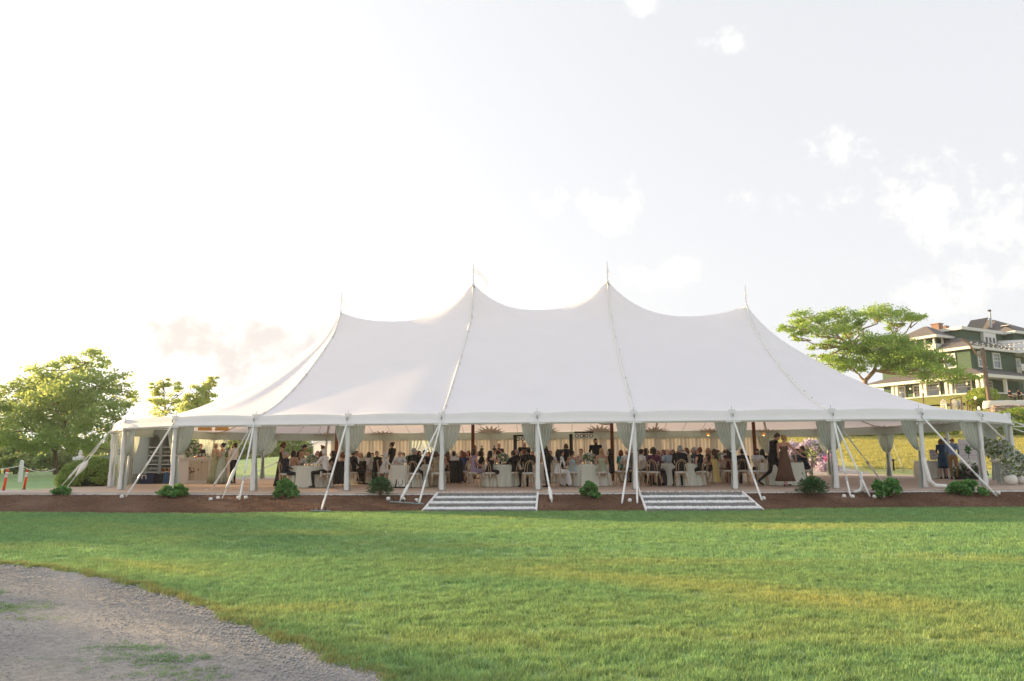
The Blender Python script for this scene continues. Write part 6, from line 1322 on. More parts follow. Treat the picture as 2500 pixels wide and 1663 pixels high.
for i, (px, py, D, rx, ry) in enumerate(edge):
    p = D_(px, py, D); z0 = gz(p[0], p[1]); c_ = [cl(px, py, D, rx, ry), cl(px-rx*.6, py+ry*.3, D+1, rx*.6, ry*.7), cl(px+rx*.6, py+ry*.35, D-1, rx*.6, ry*.7)]
    big_tree('background_tree', (p[0], p[1], z0), c_, 'leaf_far', 'bark', 'soft green tree of the wood edge, '+el[i], int(4200*(rx/55)**1.2), .13, .15, [(p[0], p[1], z0+(p[2]-z0)*.5)], 30+i, group='trees and bushes along the far left edge')
# spreading tree in front of the house
hb_ = D_(2110, 960, 78); hb_ = (hb_[0], hb_[1], gz(hb_[0], hb_[1]))
big_tree('spreading_tree', hb_, [cl(1975, 775, 78, 50, 14), cl(2050, 772, 78, 46, 20), cl(1940, 800, 77, 38, 15), cl(2010, 805, 77, 55, 15), cl(2075, 805, 79, 40, 24), cl(1945, 825, 78, 22, 14), cl(2155, 765, 78, 52, 20), cl(2205, 778, 78, 45, 16), cl(2250, 775, 78, 22, 10), cl(2190, 798, 79, 26, 10), cl(2105, 785, 78, 22, 10),
        cl(2120, 835, 77, 55, 12), cl(2165, 845, 76, 65, 26), cl(2225, 862, 75, 60, 26), cl(2280, 875, 74, 40, 22), cl(2070, 870, 78, 50, 26), cl(2030, 890, 78, 46, 22), cl(2140, 880, 77, 55, 18), cl(2000, 872, 79, 26, 12), cl(2300, 915, 73, 50, 20), cl(2360, 925, 73, 38, 16), cl(2240, 900, 74, 50, 18), cl(2080, 898, 78, 40, 12), cl(2310, 885, 74, 30, 14), cl(2045, 838, 78, 40, 16), cl(2000, 850, 78, 30, 12), cl(2100, 850, 78, 34, 16), cl(2185, 880, 76, 50, 22), cl(1975, 790, 78, 40, 14)],
        'leaf_oak', 'pale_bark', 'wide flat-topped tree with layered leaves and crooked pale limbs in front of the green house', 42000, .11, .28, [D_(2112, 930, 78), D_(2135, 905, 78), D_(2140, 880, 78), D_(2085, 850, 78)], 14)
# hedge along the top of the sunlit lawn
rr = random.Random(5)
for i in range(17):
    px = 1905+i*26; D = 63+rr.uniform(-.5, .5); p = D_(px, 1062, D); z0 = gz(p[0], p[1]); g = empty('hedge_bush', (p[0], p[1], z0)); tag(g, ['leftmost bush', 'second bush', 'third bush', 'fourth bush', 'fifth bush', 'sixth bush', 'seventh bush', 'eighth bush', 'ninth bush', 'tenth bush', 'eleventh bush', 'twelfth bush', 'thirteenth bush', 'fourteenth bush', 'fifteenth bush', 'sixteenth bush', 'rightmost bush'][i]+' of the leafy row at the top of the sunlit lawn', 'bush', 'bushes in the row at the top of the sunlit lawn')
    foliage('foliage', ball(900, (0, 0, .35), (.75, .6, .62+rr.uniform(-.1, .12)), .3, i), .085, 'leaf_hedge', g, .6, seed=i)
# pink rhododendrons behind the tent
rh = [((1985, 1105, 44.5), (38, 32), 'rhodo', 'big lilac-pink rhododendron behind the seated woman in navy'), ((1935, 1105, 45.5), (30, 22), 'rhodo', 'lower lilac rhododendron behind the man in the dark patterned shirt'), ((2015, 1128, 44), (20, 26), 'rhodo', 'lilac rhododendron beside the back curtain'), ((2026, 1138, 42.8), (10, 22), 'magenta', 'dark magenta flowering bush between the posts'), ((2013, 1150, 42.6), (12, 16), 'rhodo', 'small lilac bush by the garden path')]
for (px, py, D), (rx, ry), m_, lb in rh:
    p = D_(px, py, D); z0 = gz(p[0], p[1]); k = D/FPX; g = empty('rhododendron', (p[0], p[1], z0)); tag(g, lb, 'flowering bush'); cz = p[2]-z0
    foliage('leaves', ball(900, (0, 0, cz*.95), (rx*k, rx*k*.8, ry*k), .4, rx), .08, 'leaf_far', g, .5); pts = []
    for q in ball(90, (0, -.1, cz), (rx*k, rx*k*.8, ry*k), .88, rx+3): pts.append(q+np.random.default_rng(int(abs(q[0]*1e4)) % 9999).normal(size=(34, 3))*.085)
    foliage('blooms', np.concatenate(pts), .055, m_, g, .9)
# green bank below the terrace at the right
for i, (px, py, D, rx, ry, lb) in enumerate([(2445, 1025, 66, 36, 18, 'pale green shrub below the rock wall'), (2490, 1012, 66, 40, 16, 'bright green shrub at the right edge below the rock wall'), (2470, 1045, 62, 40, 18, 'darker green shrub behind the white square post'), (2500, 1055, 62, 30, 16, 'green shrub at the right edge behind the ropes'), (2430, 1055, 62, 22, 14, 'shrub left of the white square post'),
                                                 (2400, 965, 76, 36, 18, 'rounded green shrub in front of the porch corner'), (2385, 985, 74, 24, 14, 'small shrub beside the porch steps')]):
    p = D_(px, py, D); z0 = gz(p[0], p[1]); g = empty('bank_shrub', (p[0], p[1], z0)); tag(g, lb, 'shrub', 'shrubs on the bank below the house'); k = D/FPX
    foliage('foliage', ball(1900, (0, 0, p[2]-z0), (rx*k, rx*k, ry*k*1.1), .3, i), .10, 'leaf_hedge', g, .6, seed=i)

# ================================================================ left side: ropes, posts, markers, car
def rope_post(px, pyb, Y, pyt, w, label, group='white posts of the rope fence'):
    p = atY(px, pyb, Y); X = p[0]; z0 = gz(X, Y); h = float(atY(px, pyt, Y)[2])-z0; g = empty('rope_post', (X, Y, z0)); tag(g, label, 'post', group); MB().box((0, 0, h/2), (w, w, h)).build('post_shaft', M['white'], g); MB().lathe([(w*.72, 0), (w*.4, .05), (.01, .07)], (0, 0, h), 4).build('post_top', M['white'], g); return Vector((X, Y, z0+h*.78))
pa = rope_post(49, 1173, 14.0, 1126, .14, 'square white post carrying a drooping rope at the far left')
pb = Vector(atD(-90, 1155, 37.5)); pc = Vector(atD(135, 1145, 45))
def rope(a, b, sag, label, r=.022):
    pts = [Vector(a).lerp(Vector(b), t)+Vector((0, 0, -sag*4*t*(1-t))) for t in np.linspace(0, 1, 13)]; o = MB().tube([p-pts[0] for p in pts], r, 6).build('rope', M['rope'], None, smooth=True, loc=pts[0]); tag(o, label, 'rope')
rope(pa, pb, .05, 'white rope running from the post to the left frame edge'); rope(pa, pc, .25, 'white rope drooping right from the post towards the maple')
M['orange'] = mat('marker_orange', (.75, .06, .015), .5); 
for px, py, pyt, lb in ((8, 1200, 1146, 'leftmost orange and white plastic lane marker'), (58, 1196, 1147, 'right-hand orange and white plastic lane marker')):
    p = atZ(px, py, -.04); g = empty('lane_marker', p); tag(g, lb, 'lane marker', 'orange and white lane markers'); D = p[1]-CAM[1]; h = (py-pyt)/FPX*D*1.03; lean = .10
    f = lambda t: (lean*h*t*1.0, 0, h*t)
    MB().tube([f(0), f(.62)], .042, 12).build('lower_tube', M['orange'], g, smooth=True); MB().tube([f(.62), f(.72)], .043, 12).tube([f(.75), f(.86)], .043, 12).build('reflective_band', M['white'], g, smooth=True); MB().tube([f(.72), f(.75)], .042, 12).tube([f(.86), f(.95), f(1)], [.042, .04, .025], 12).build('top_tube', M['orange'], g, smooth=True); MB().lathe([(.11, -.01), (.10, .02), (.05, .03)], n=14).build('base', M['black'], g)
lp = atD(195, 1125, 30); g = empty('post_finial', (lp[0], lp[1], gz(lp[0], lp[1]))); tag(g, 'white gate post with a stacked finial behind the round bush', 'gate post'); zc = float(atD(195, 1123, 30)[2])-g.location[2]
MB().box((0, 0, zc/2), (.30, .30, zc)).build('post_shaft', M['white'], g); MB().box((0, 0, zc+.06), (.38, .38, .14)).build('capital', M['white'], g); MB().lathe([(.14, .12), (.14, .15), (.05, .18), (.05, .20), (.09, .23), (.09, .27), (.04, .29), (.06, .32), (.055, .36), (.01, .39)], (0, 0, zc), 16).build('finial', M['white'], g, smooth=True)
def car(px, py, D, rz, col, label, s=1.0, suv=False):
    p = atD(px, py, D); g = empty('parked_car', (p[0], p[1], gz(p[0], p[1])), R(rz)); g.scale = (s, s, s); tag(g, label, 'car', 'parked cars beyond the tent'); pm_ = mat('car_paint', col, .3, spec=.6); gl_ = mat('car_glass', (.02, .025, .03), .1, spec=.8)
    prof = [(-2.2, .35), (-2.22, .75), (-2.05, .98), (-1.1, 1.08), (-.95, 1.1), (1.55, 1.12), (2.15, 1.0), (2.22, .6), (2.15, .32)] ; roof = [(-1.0, 1.08), (-.35, 1.55), (.2, 1.64), (1.2, 1.62), (1.75, 1.45), (2.08, 1.06)] if suv else [(-1.0, 1.0), (-.2, 1.38), (.3, 1.43), (.9, 1.40), (1.7, 1.05)]
    def ext(pr, w0, w1, nm, m_, par=g):
        n = len(pr); vs_ = [(x, -w0 if z < 1.15 else -w1, z) for x, z in pr]+[(x, w0 if z < 1.15 else w1, z) for x, z in pr]; fs = [tuple(range(n)), tuple(range(2*n-1, n-1, -1))]+[(i, i+n, (i+1) % n+n, (i+1) % n) for i in range(n)]
        return MB().add(vs_, fs).build(nm, m_, par)
    ext(prof, .88, .88, 'body', pm_); ext(roof, .84, .68, 'cabin', pm_)
    rg = [(x*.93+.03, z*.97+.02) for x, z in roof]
    ext([(x, z) for x, z in rg], .85, .70, 'side_windows', gl_)
    for x in (-1.4, 1.4):
        for y in (-.84, .84): w_ = MB().tube([(x, y-.1, .33), (x, y+.1, .33)], .34, 18).build('wheel', mat('tyre', (.02, .02, .02), .8), g, smooth=False); MB().tube([(x, y-.115, .33), (x, y+.115, .33)], .19, 12).build('rim', M['steel'], w_)
    for y in (-.6, .6): MB().box((-2.2, y, .78), (.06, .3, .14)).build('headlight', M['glass'], g); MB().box((2.2, y, .85), (.06, .25, .16)).build('tail_light', mat('tail_red', (.35, .01, .01), .3), g)
car(303, 1159, 55, 8, (.34, .38, .40), 'silver grey car parked behind the round bush', 1.0, True)
car(632, 1125, 98, 4, (.02, .025, .03), 'dark car in the far car park right of the first post'); car(588, 1125, 95, 2, (.03, .03, .035), 'dark car in the far car park beside the bearded man'); car(655, 1124, 100, 3, (.7, .7, .7), 'white car between the dark cars in the far car park'); car(694, 1124, 96, 5, (.03, .03, .04), 'dark car half behind the curly-haired woman')
# white service canopies beyond the wall curtains
for px, D, w_, lb in ((787, 44.5, 1.1, 'white service canopy with a side wall behind the updo server'), (1000, 48, 2.3, 'white canopy with a scalloped valance seen through the gap in the wall curtains')):
    p = atD(px, 1110, D); z0 = gz(p[0], p[1]); g = empty('service_canopy', (p[0], p[1], z0)); tag(g, lb, 'canopy'); zt = 2.15
    for x in (-w_/2, w_/2):
        for y in (0, 2.4): MB().tube([(x, y, 0), (x, y, zt)], .03, 6).build('leg', M['white'], g)
    MB().add([(-w_/2, 0, zt), (w_/2, 0, zt), (w_/2, 2.4, zt), (-w_/2, 2.4, zt), (0, 1.2, zt+.8)], [(0, 1, 4), (1, 2, 4), (2, 3, 4), (3, 0, 4)]).build('roof', M['valance'], g)
    rows = [[(-w_/2+w_*k/32, -.01, zt) for k in range(33)], [(-w_/2+w_*k/32, -.015, zt-.22-.07*abs(math.sin(k/32*PI*5))) for k in range(33)]]; MB().grid(rows).build('valance', M['valance'], g)
    MB().grid([[(-w_/2, 2.4, zt), (w_/2, 2.4, zt)], [(-w_/2, 2.4, 0), (w_/2, 2.4, 0)]]).build('side_wall', M['valance'], g)
    if w_ < 2: MB().grid([[(-w_/2, .01, zt), (w_/2, .01, zt)], [(-w_/2, .01, 0), (w_/2, .01, 0)]]).build('side_wall', M['valance'], g)
    else:
        MB().add([(-.12, .05, 1.9), (.12, .05, 1.9), (.34, .05, 0), (-.34, .05, 0)], [(0, 1, 2, 3)]).build('door_flap', mat('ochre_flap', (.30, .17, .05), .8), g)

# ================================================================ right side: tall post with ropes, path light
P7 = atY(2478, 1180, 6.5); zt = float(atY(2463, 1008, 6.5)[2]); g = empty('rope_post', (P7[0], 6.5, 0)); tag(g, 'tall thick white square post holding a rope behind the flower pots', 'post'); MB().box((0, 0, zt/2), (.17, .17, zt)).build('post_shaft', M['white'], g)
MB().tube([(.10*math.cos(a), .10*math.sin(a)*1.3, zt-.55) for a in np.linspace(0, 6.3, 12)], .02, 6).build('rope_wrap', M['rope'], g)
rope((P7[0], 6.4, zt-.54), atD(2300, 1034, 33), .0, 'thin rope running left from the tall white post behind the tent end'); rope((P7[0]+.13, 6.4, zt-.54), (P7[0]+4, 6.9, zt-.58), .0, 'rope running right from the tall white post out of the picture'); rope((P7[0]+.13, 6.4, zt-.62), (P7[0]+3.2, 5.4, .6), .0, 'rope slanting down right from the tall white post')
plp = atD(2183, 1153, 42.5); g = empty('path_light', (plp[0], plp[1], gz(plp[0], plp[1]))); tag(g, 'short black path light on the sunlit lawn behind the tent', 'path light'); MB().tube([(0, 0, 0), (0, 0, .55)], .045, 8).build('light_post', M['black'], g); MB().lathe([(.05, .55), (.10, .60), (.09, .64), (.02, .67)], n=12).build('light_head', M['black'], g)

# ================================================================ the green house on the hill
C85 = atD(2384, 1000, 85); HB = empty('hotel_house', (C85[0], C85[1], 0), R(28)+YAW); tag(HB, 'large dark green shingled house with white trim and porches on the hill at the right', 'house')
M['shingle'] = mat('green_shingle', (.055, .10, .064), .8, col2=(.078, .135, .088), scale=3, bump=.5, bscale=14, stretch=(1, 1, 4)); M['shingle_l'] = mat('olive_shingle', (.12, .145, .04), .8, col2=(.16, .18, .06), scale=3, bump=.5, bscale=14, stretch=(1, 1, 4))
M['roof'] = mat('grey_roof_shingle', (.10, .095, .10), .85, col2=(.17, .155, .15), scale=5, bump=.4, bscale=12); M['trim'] = mat('white_trim', (.66, .65, .62), .55, var=.03); M['pane'] = mat('window_pane', (.10, .13, .15), .08, spec=.9); M['brick'] = mat('chimney_brick', (.24, .15, .11), .85, var=.3, scale=9)
HG = 7.0
def hbox(nm, x0, x1, y0, y1, z0, z1, m_, par=HB): return MB().box(((x0+x1)/2, (y0+y1)/2, (z0+z1)/2), (abs(x1-x0), abs(y1-y0), abs(z1-z0))).build(nm, M[m_] if isinstance(m_, str) else m_, par)
def house_wall(x0, x1, y0, y1, z0, z1):
    o = hbox('wall', x0, x1, y0, y1, z0, z1, 'shingle'); 
    # shingle courses proud of the wall on the two faces in view
    mb = MB(); z = z0+.3
    while z < z1-.05: mb.box((x0-.008, (y0+y1)/2, z), (.03, y1-y0, .025)); mb.box(((x0+x1)/2, y0-.008, z), (x1-x0, .03, .025)); z += .32
    c = mb.build('shingle_course', M['shingle'], o); c['kind'] = 'stuff'; return o
def frustum_roof(x0, x1, y0, y1, z0, z1, inx, iny, nm='roof', ov=.6, fas=.32):
    a = [(x0-ov, y0-ov, z0), (x1+ov, y0-ov, z0), (x1+ov, y1+ov, z0), (x0-ov, y1+ov, z0)]; b = [(x0+inx, y0+iny, z1), (x1-inx, y0+iny, z1), (x1-inx, y1-iny, z1), (x0+inx, y1-iny, z1)]
    r_ = MB().add(a+b, [(0, 1, 5, 4), (1, 2, 6, 5), (2, 3, 7, 6), (3, 0, 4, 7), (4, 5, 6, 7), (3, 2, 1, 0)]).build(nm, M['roof'], HB)
    mb = MB(); mb.box(((x0+x1)/2, y0-ov-.03, z0-fas/2+.03), (x1-x0+2*ov+.1, .09, fas)); mb.box((x0-ov-.03, (y0+y1)/2, z0-fas/2+.03), (.09, y1-y0+2*ov, fas)); mb.box(((x0+x1)/2, (y0+y1)/2, z0-.06), (x1-x0+2*ov-.1, y1-y0+2*ov-.1, .05)); mb.build('fascia', M['trim'], r_)
    sc = MB(); n = int((x1-x0+2*ov)/.45)
    for k in range(n): sc.lathe([(.01, -.1), (.11, 0), (.01, .05)], (x0-ov+.2+k*.45, y0-ov-.03, z0-fas+.05), 6)
    n = int((y1-y0+2*ov)/.45)
    for k in range(n): sc.lathe([(.01, -.1), (.11, 0), (.01, .05)], (x0-ov-.03, y0-ov+.2+k*.45, z0-fas+.05), 6)
    q = sc.build('scalloped_edge', M['trim'], r_); q['kind'] = 'stuff'; return r_
def hwin(face, t, z0, z1, w, par=HB, cols=3, off=0.0, nm='window'):
    """face 'x': on the sunlit face at x=off; 'y': on the shaded face at y=off; t along the face"""
    f = empty(nm, (0, 0, 0)); f.parent = par; KIDS.setdefault(par.name, []).append(f)
    if face == 'x': f.location = (off, t, 0); f.rotation_euler = (0, 0, -PI/2)
    else: f.location = (t, off, 0)
    h = z1-z0; zc = (z0+z1)/2
    fr = MB(); fr.box((-w/2, -.05, zc), (.16, .12, h+.16)); fr.box((w/2, -.05, zc), (.16, .12, h+.16)); fr.box((0, -.05, z1), (w-.16, .12, .16)); fr.box((0, -.055, z0), (w+.3, .16, .14)); fr.box((0, -.045, zc), (w-.16, .08, .09)); fr.build('frame', M['trim'], f)
    MB().box((0, -.012, zc), (w-.16, .03, h-.16)).build('pane', M['pane'], f); mn = MB()
    for c_ in range(1, cols): mn.box((-w/2+w*c_/cols, -.035, zc+h/4), (.05, .04, h/2-.1))
    for r_ in (1,): mn.box((0, -.034, zc+h/4), (w-.16, .04, .05))
    mn.build('muntins', M['trim'], f); return f
Z1, Z2, Z3 = 10.9, 13.7, 16.4
house_wall(0, 9.5, 0, 11.5, HG, Z2)
frustum_roof(0, 9.5, 0, 11.5, Z2, 15.4, 2.6, 2.8)
house_wall(3.0, 12.5, 2.6, 12, Z2, Z3); hbox('parapet_trim', 2.6, 12.8, 2.2, 12.4, Z3, Z3+.38, 'trim')
# white triple-window bay on the third floor
bay = hbox('bay_front', 7.2, 9.9, 2.2, 2.6, 14.5, 16.35, 'trim')
for x in (7.75, 8.55, 9.35): hbox('small_window', x-.19, x+.19, 2.16, 2.2, 15.1, 15.75, mat('dark_pane', (.03, .035, .04), .2), bay)
# left tower with its open balcony
house_wall(-.2, 4.2, 4.0, 8.6, Z2, 14.6); 
for (x, y) in ((-.25, 4.05), (-.25, 5.2), (-.25, 6.4), (-.25, 7.5), (-.25, 8.5), (1.4, 4.0)): hbox('balcony_column', x-.1, x+.1, y-.1, y+.1, 14.6, 15.6, 'trim')
hbox('balcony_rail', -.35, -.2, 3.95, 8.7, Z2, 14.65, 'trim'); hbox('balcony_rail', -.35, 1.4, 3.85, 4.0, Z2, 14.65, 'trim'); hbox('wall', 1.2, 4.2, 4.6, 8.6, 14.6, 15.6, 'shingle')
frustum_roof(-.2, 4.2, 4.0, 8.6, 15.65, 17.3, 2.0, 2.1)
ch_ = hbox('chimney', 4.6, 5.5, 6.2, 7.2, 16.4, 17.9, 'brick'); hbox('chimney_cap', 4.5, 5.6, 6.1, 7.3, 17.9, 18.0, 'brick', ch_)
ch_ = hbox('chimney', 6.2, 6.9, 6.2, 7.2, 16.4, 17.8, 'brick')
# right-hand wing, its roof, flue and solar frame
house_wall(12.5, 20, 1.5, 11, HG, 16.6); frustum_roof(12.5, 20, 1.5, 11, 16.7, 19.3, 3.2, 4.2)
MB().tube([(13.6, 4.6, 17.5), (13.6, 4.6, 20.0)], .14, 10).build('flue_pipe', M['steel'], HB); MB().tube([(13.6, 4.6, 20.0), (13.6, 4.6, 20.25)], .2, 10).build('flue_cap', M['black'], HB)
MB().add([(11.3, 4.6, 17.3), (13.3, 4.6, 19.2), (13.3, 7.0, 19.2), (11.3, 7.0, 17.3)], [(0, 1, 2, 3)]).build('solar_panel', mat('solar', (.03, .035, .04), .3), HB); MB().box((13.6, 2.6, 17.75), (1.2, 1.0, .06)).build('skylight', M['trim'], HB)
# white canopy-like gable and balcony between the wings
MB().add([(9.0, -1.2, 13.4), (16, -1.2, 13.4), (16, -1.2, 15.4), (11, -1.2, 15.2), (9.0, 3, 13.4), (16, 3, 13.4), (16, 3, 15.8), (11, 3, 15.6)], [(0, 1, 2, 3), (4, 7, 6, 5), (0, 3, 7, 4), (3, 2, 6, 7), (0, 4, 5, 1)]).build('white_gable', M['trim'], HB)
hbox('wall', 9.5, 15.5, 1.2, 2.2, HG, 13.4, 'shingle'); hbox('door_panel', 10.0, 12.6, 1.0, 1.2, 11.0, 13.2, 'trim')
for x in (10.5, 11.2, 12.0): hbox('window', x-.22, x+.22, .95, 1.0, 12.0, 12.8, 'pane')
hbox('balcony_rail', 8.3, 15, -1.2, -1.05, 11.15, 12.0, 'trim')
# main windows
for t in (2.5, 8.2): hwin('x', t, 11.45, 13.1, 1.35, off=0)
hwin('y', 2.1, 11.4, 13.2, 1.45); hwin('y', 5.2, 11.4, 13.2, 1.45)
# porch: roof skirt, posts, beams, floor
frustum_roof(-2.4, 11, -2.4, 12.5, 10.05, 11.15, 2.4, 2.4, nm='porch_roof', ov=.5, fas=.36)
hbox('porch_floor', -2.5, 11, -2.5, 12.5, 7.0, 7.95, 'shingle_l'); hbox('porch_floor_edge', -2.62, 11, -2.62, 12.6, 7.95, 8.08, 'trim')
for (x, y) in ((-2.3, -2.3), (-2.3, -1.75), (-1.75, -2.3), (-2.3, 1.3), (-2.3, 1.85), (-2.3, 4.4), (-2.3, 4.95), (-2.3, 8.1), (-2.3, 8.65), (-2.3, 12.2), (2.2, -2.3), (6.5, -2.3)): hbox('porch_column', x-.15, x+.15, y-.15, y+.15, 8.08, 9.75, 'trim')
for t, w in ((1.2, 1.9), (4.9, 1.7), (9.3, 1.5)): hwin('x', t, 8.25, 9.75, w, off=0, cols=4, nm='french_window')
hwin('x', 6.9, 8.1, 9.7, 1.0, off=0, cols=2, nm='door'); hwin('y', 2.6, 8.2, 9.7, 2.0, cols=4, nm='french_window')
for x, y in ((-1.9, 3.1), (-1.9, 6.6), (-1.9, -.3), (1.5, -.3)): lm = MB().lathe([(.02, .1), (.08, .15), (.07, .26), (.03, .32)], (x, y, 9.0), 8).build('porch_lamp', M['lamp'], HB)
# string-light pole and its bulbs
pl = atD(2420, 1012, 70); pz = gz(pl[0], pl[1]); ptop = float(atD(2398, 850, 70)[2]); dx = atD(2398, 850, 70); g = empty('light_pole', (pl[0], pl[1], pz)); tag(g, 'tall brown wooden pole carrying strings of bulbs in front of the house', 'pole')
tv = Vector((dx[0]-pl[0], dx[1]-pl[1], ptop-pz)); MB().tube([(0, 0, 0), tv], .19, 8).build('pole_shaft', mat('pole_wood', (.17, .12, .10), .8, var=.2), g); MB().tube([tv+Vector((0, 0, -.9)), tv+Vector((-.6, 0, -.6)), tv+Vector((-1.3, 0, .6)), tv+Vector((-1.9, 0, .95))], .09, 6).build('bracket_arm', M['pale_bark'], g)
sb_ = empty('string_lights', dx); tag(sb_, 'strings of small bulbs swagging right from the pole across the house', 'string lights'); bm_ = mat('bulb_white', (.85, .83, .8), .3)
for dy_, (ex, ey) in zip((0, .5, 1.0), ((2475, 843), (2500, 835), (2500, 850))):
    a = Vector((-1.5, 0, .8)); b = Vector(atD(ex, ey, 76))-Vector(dx); pts = [a.lerp(b, t)+Vector((0, 0, -1.0*4*t*(1-t)*.3)) for t in np.linspace(0, 1, 12)]; w_ = MB().tube(pts, .018, 4).build('wire', M['black'], sb_)
    for p in pts[1:]: MB().lathe([(.01, -.16), (.075, -.08), (.06, -.01), (.02, 0)], p, 8).build('bulb', bm_, sb_)
# terrace furniture: white slatted chairs, lamps, railing, rock wall, white buffet, two people
for k, (px, py) in enumerate(((2310, 990), (2337, 990), (2349, 992))):
    p = atD(px, py, 76); g = empty('garden_chair', (p[0], p[1], gz(p[0], p[1])+.3), YAW+.3); g.location[2] = float(p[2])-.5; tag(g, 'white fan-backed slatted garden chair on the terrace, '+['left one', 'middle one', 'right one'][k], 'garden chair', 'white garden chairs on the terrace'); g.scale = (1.1,)*3
    for q in range(7):
        x = (q-3)*.11; h = .95-.05*abs(q-3)**1.4; MB().box((x, .25, h/2+.15), (.085, .03, h)).build('back_slat', M['trim'], g)
    for q in range(5): MB().box((0, -.25+.1*q, .36), (.62, .08, .025)).build('seat_slat', M['trim'], g)
    for sx in (-1, 1):
        MB().box((sx*.38, -.02, .56), (.12, .66, .03)).build('arm', M['trim'], g)
        for yy in (-.3, .25): MB().box((sx*.34, yy, .27), (.04, .08, .56)).build('leg', M['trim'], g)
for k, (px, py, pt) in enumerate(((2384, 1000, 975), (2391, 1010, 1000), (2255, 985, 960))):
    p = atD(px, py, 72); z0 = gz(p[0], p[1]); zt_ = float(atD(px, pt, 72)[2]); g = empty('lantern_post', (p[0], p[1], z0)); tag(g, 'small glowing terrace lantern on a post, '+['taller one beside the railing', 'low one by the wall end', 'one near the porch columns'][k], 'lantern', 'terrace lanterns'); MB().tube([(0, 0, 0), (0, 0, zt_-z0)], .06, 6).build('post_shaft', M['bark'], g); MB().lathe([(.06, 0), (.11, .06), (.10, .22), (.04, .3)], (0, 0, zt_-z0), 8).build('lantern_head', M['lamp'], g)
rl = empty('terrace_railing', atD(2320, 1000, 73)); tag(rl, 'dark timber stair railing between the terrace chairs and the wall', 'railing'); o_ = Vector(rl.location)
for px, py in ((2320, 975), (2346, 968), (2360, 980), (2366, 988), (2372, 985), (2395, 985), (2412, 972)): a = Vector(atD(px, py, 73)); b = Vector(atD(px+2, 1003, 73)); MB().tube([a-o_, b-o_], .06, 6).build('baluster', M['bark'], rl)
for p_ in (((2320, 976), (2346, 969)), ((2360, 982), (2385, 970)), ((2395, 987), (2430, 970))): MB().tube([Vector(atD(*p_[0], 73))-o_, Vector(atD(*p_[1], 73))-o_], .05, 6).build('handrail', M['bark'], rl)
rw = empty('rock_wall', atD(2430, 1012, 68)); tag(rw, 'low wall of rounded tan field stones under the white buffet cloth', 'stone wall'); o_ = Vector(rw.location); RK = []
for k in range(5):
    r2 = random.Random(k); mb = MB(); mb.lathe([(.04, -.32), (.34, -.2), (.42, 0), (.34, .2), (.05, .3)], n=9, fn=lambda t, z: 1+.18*math.sin(t*2+k)+.1*math.sin(t*3+k*2)); RK.append(mb.mesh('field_stone', mat('field_stone_%d' % k, [(.36, .27, .21), (.42, .32, .25), (.30, .24, .21), (.40, .28, .22), (.46, .38, .32)][k], .9, var=.2, scale=4, bump=.6, bscale=12)))
for r_ in range(4):
    for k in range(15):
        px = 2424+k*9+(r_ % 2)*4; p = Vector(atD(px, 1010-r_*6+random.uniform(-1, 1), 68+.15*r_)); s_ = link('field_stone', RK[(k*3+r_) % 5], rw, p-o_, random.uniform(0, 6)); s_.scale = (random.uniform(.5, .75), .6, random.uniform(.38, .5))
bf = empty('buffet_table', atD(2475, 988, 70)); tag(bf, 'long buffet under a white cloth on the terrace edge', 'table'); MB().box((0, 0, 0), (3.8, .6, .6)).build('table_frame', M['bark'], bf)
rows = [[(2.75*math.cos(a)*f_+0, .75*math.sin(a)*f_, z+.03*math.sin(a*9)) for a in np.linspace(0, 2*PI, 60)] for f_, z in ((.3, .38), (1.0, .36), (1.03, .2), (1.06, -.34))]
o = MB().grid(rows).build('tablecloth', M['ivory'], None, smooth=True, loc=bf.location); tag(o, 'white cloth draped over the terrace buffet', 'tablecloth')
for px, ps, rz, lb in ((2465, 'sm_up', 200, 'person in a black shirt seated on the terrace behind the buffet'), (2489, 'st_bend', 130, 'person in a black sleeveless top reaching over the buffet at the right edge')):
    p = atD(px, 960, 71.5); z_ = float(atD(px, 953, 71.5)[2])-(1.27 if ps[1] == 'm' else 1.5); o = person(float(p[0]), float(p[1]), rz+3, ps, BLACK, lb, ('short', 'brown'), z=z_, skin=2, s=1.0, group='people on the terrace by the house', **(tee if ps[1] == 'm' else dict(arm='skin', fore='skin')))
# trees out to the left, beyond the frame, that keep the evening lawn in shade
for i, (x, y, h) in enumerate([(-34, 3, 8), (-38, 12, 9), (-33, -6, 7.6), (-40, 20, 9), (-31, -14, 8), (-44, 29, 10), (-46, 6, 12), (-37, -22, 10), (-52, 38, 11), (-42, -12, 11), (-50, 17, 12)]):
    big_tree('roadside_tree', (x, y, gz(x, y)), [(x, y, h*.62, 3.6, 3.6, h*.3), (x+1.5, y-2, h*.45, 2.8, 2.8, h*.25), (x-1, y+2.4, h*.45, 2.8, 2.8, h*.25)], 'leaf_far', 'bark', 'broad roadside tree beyond the left edge of the picture', 5200, .2, .25, [(x, y, h*.3), (x, y, h*.5)], 70+i, group='roadside trees left of the picture')

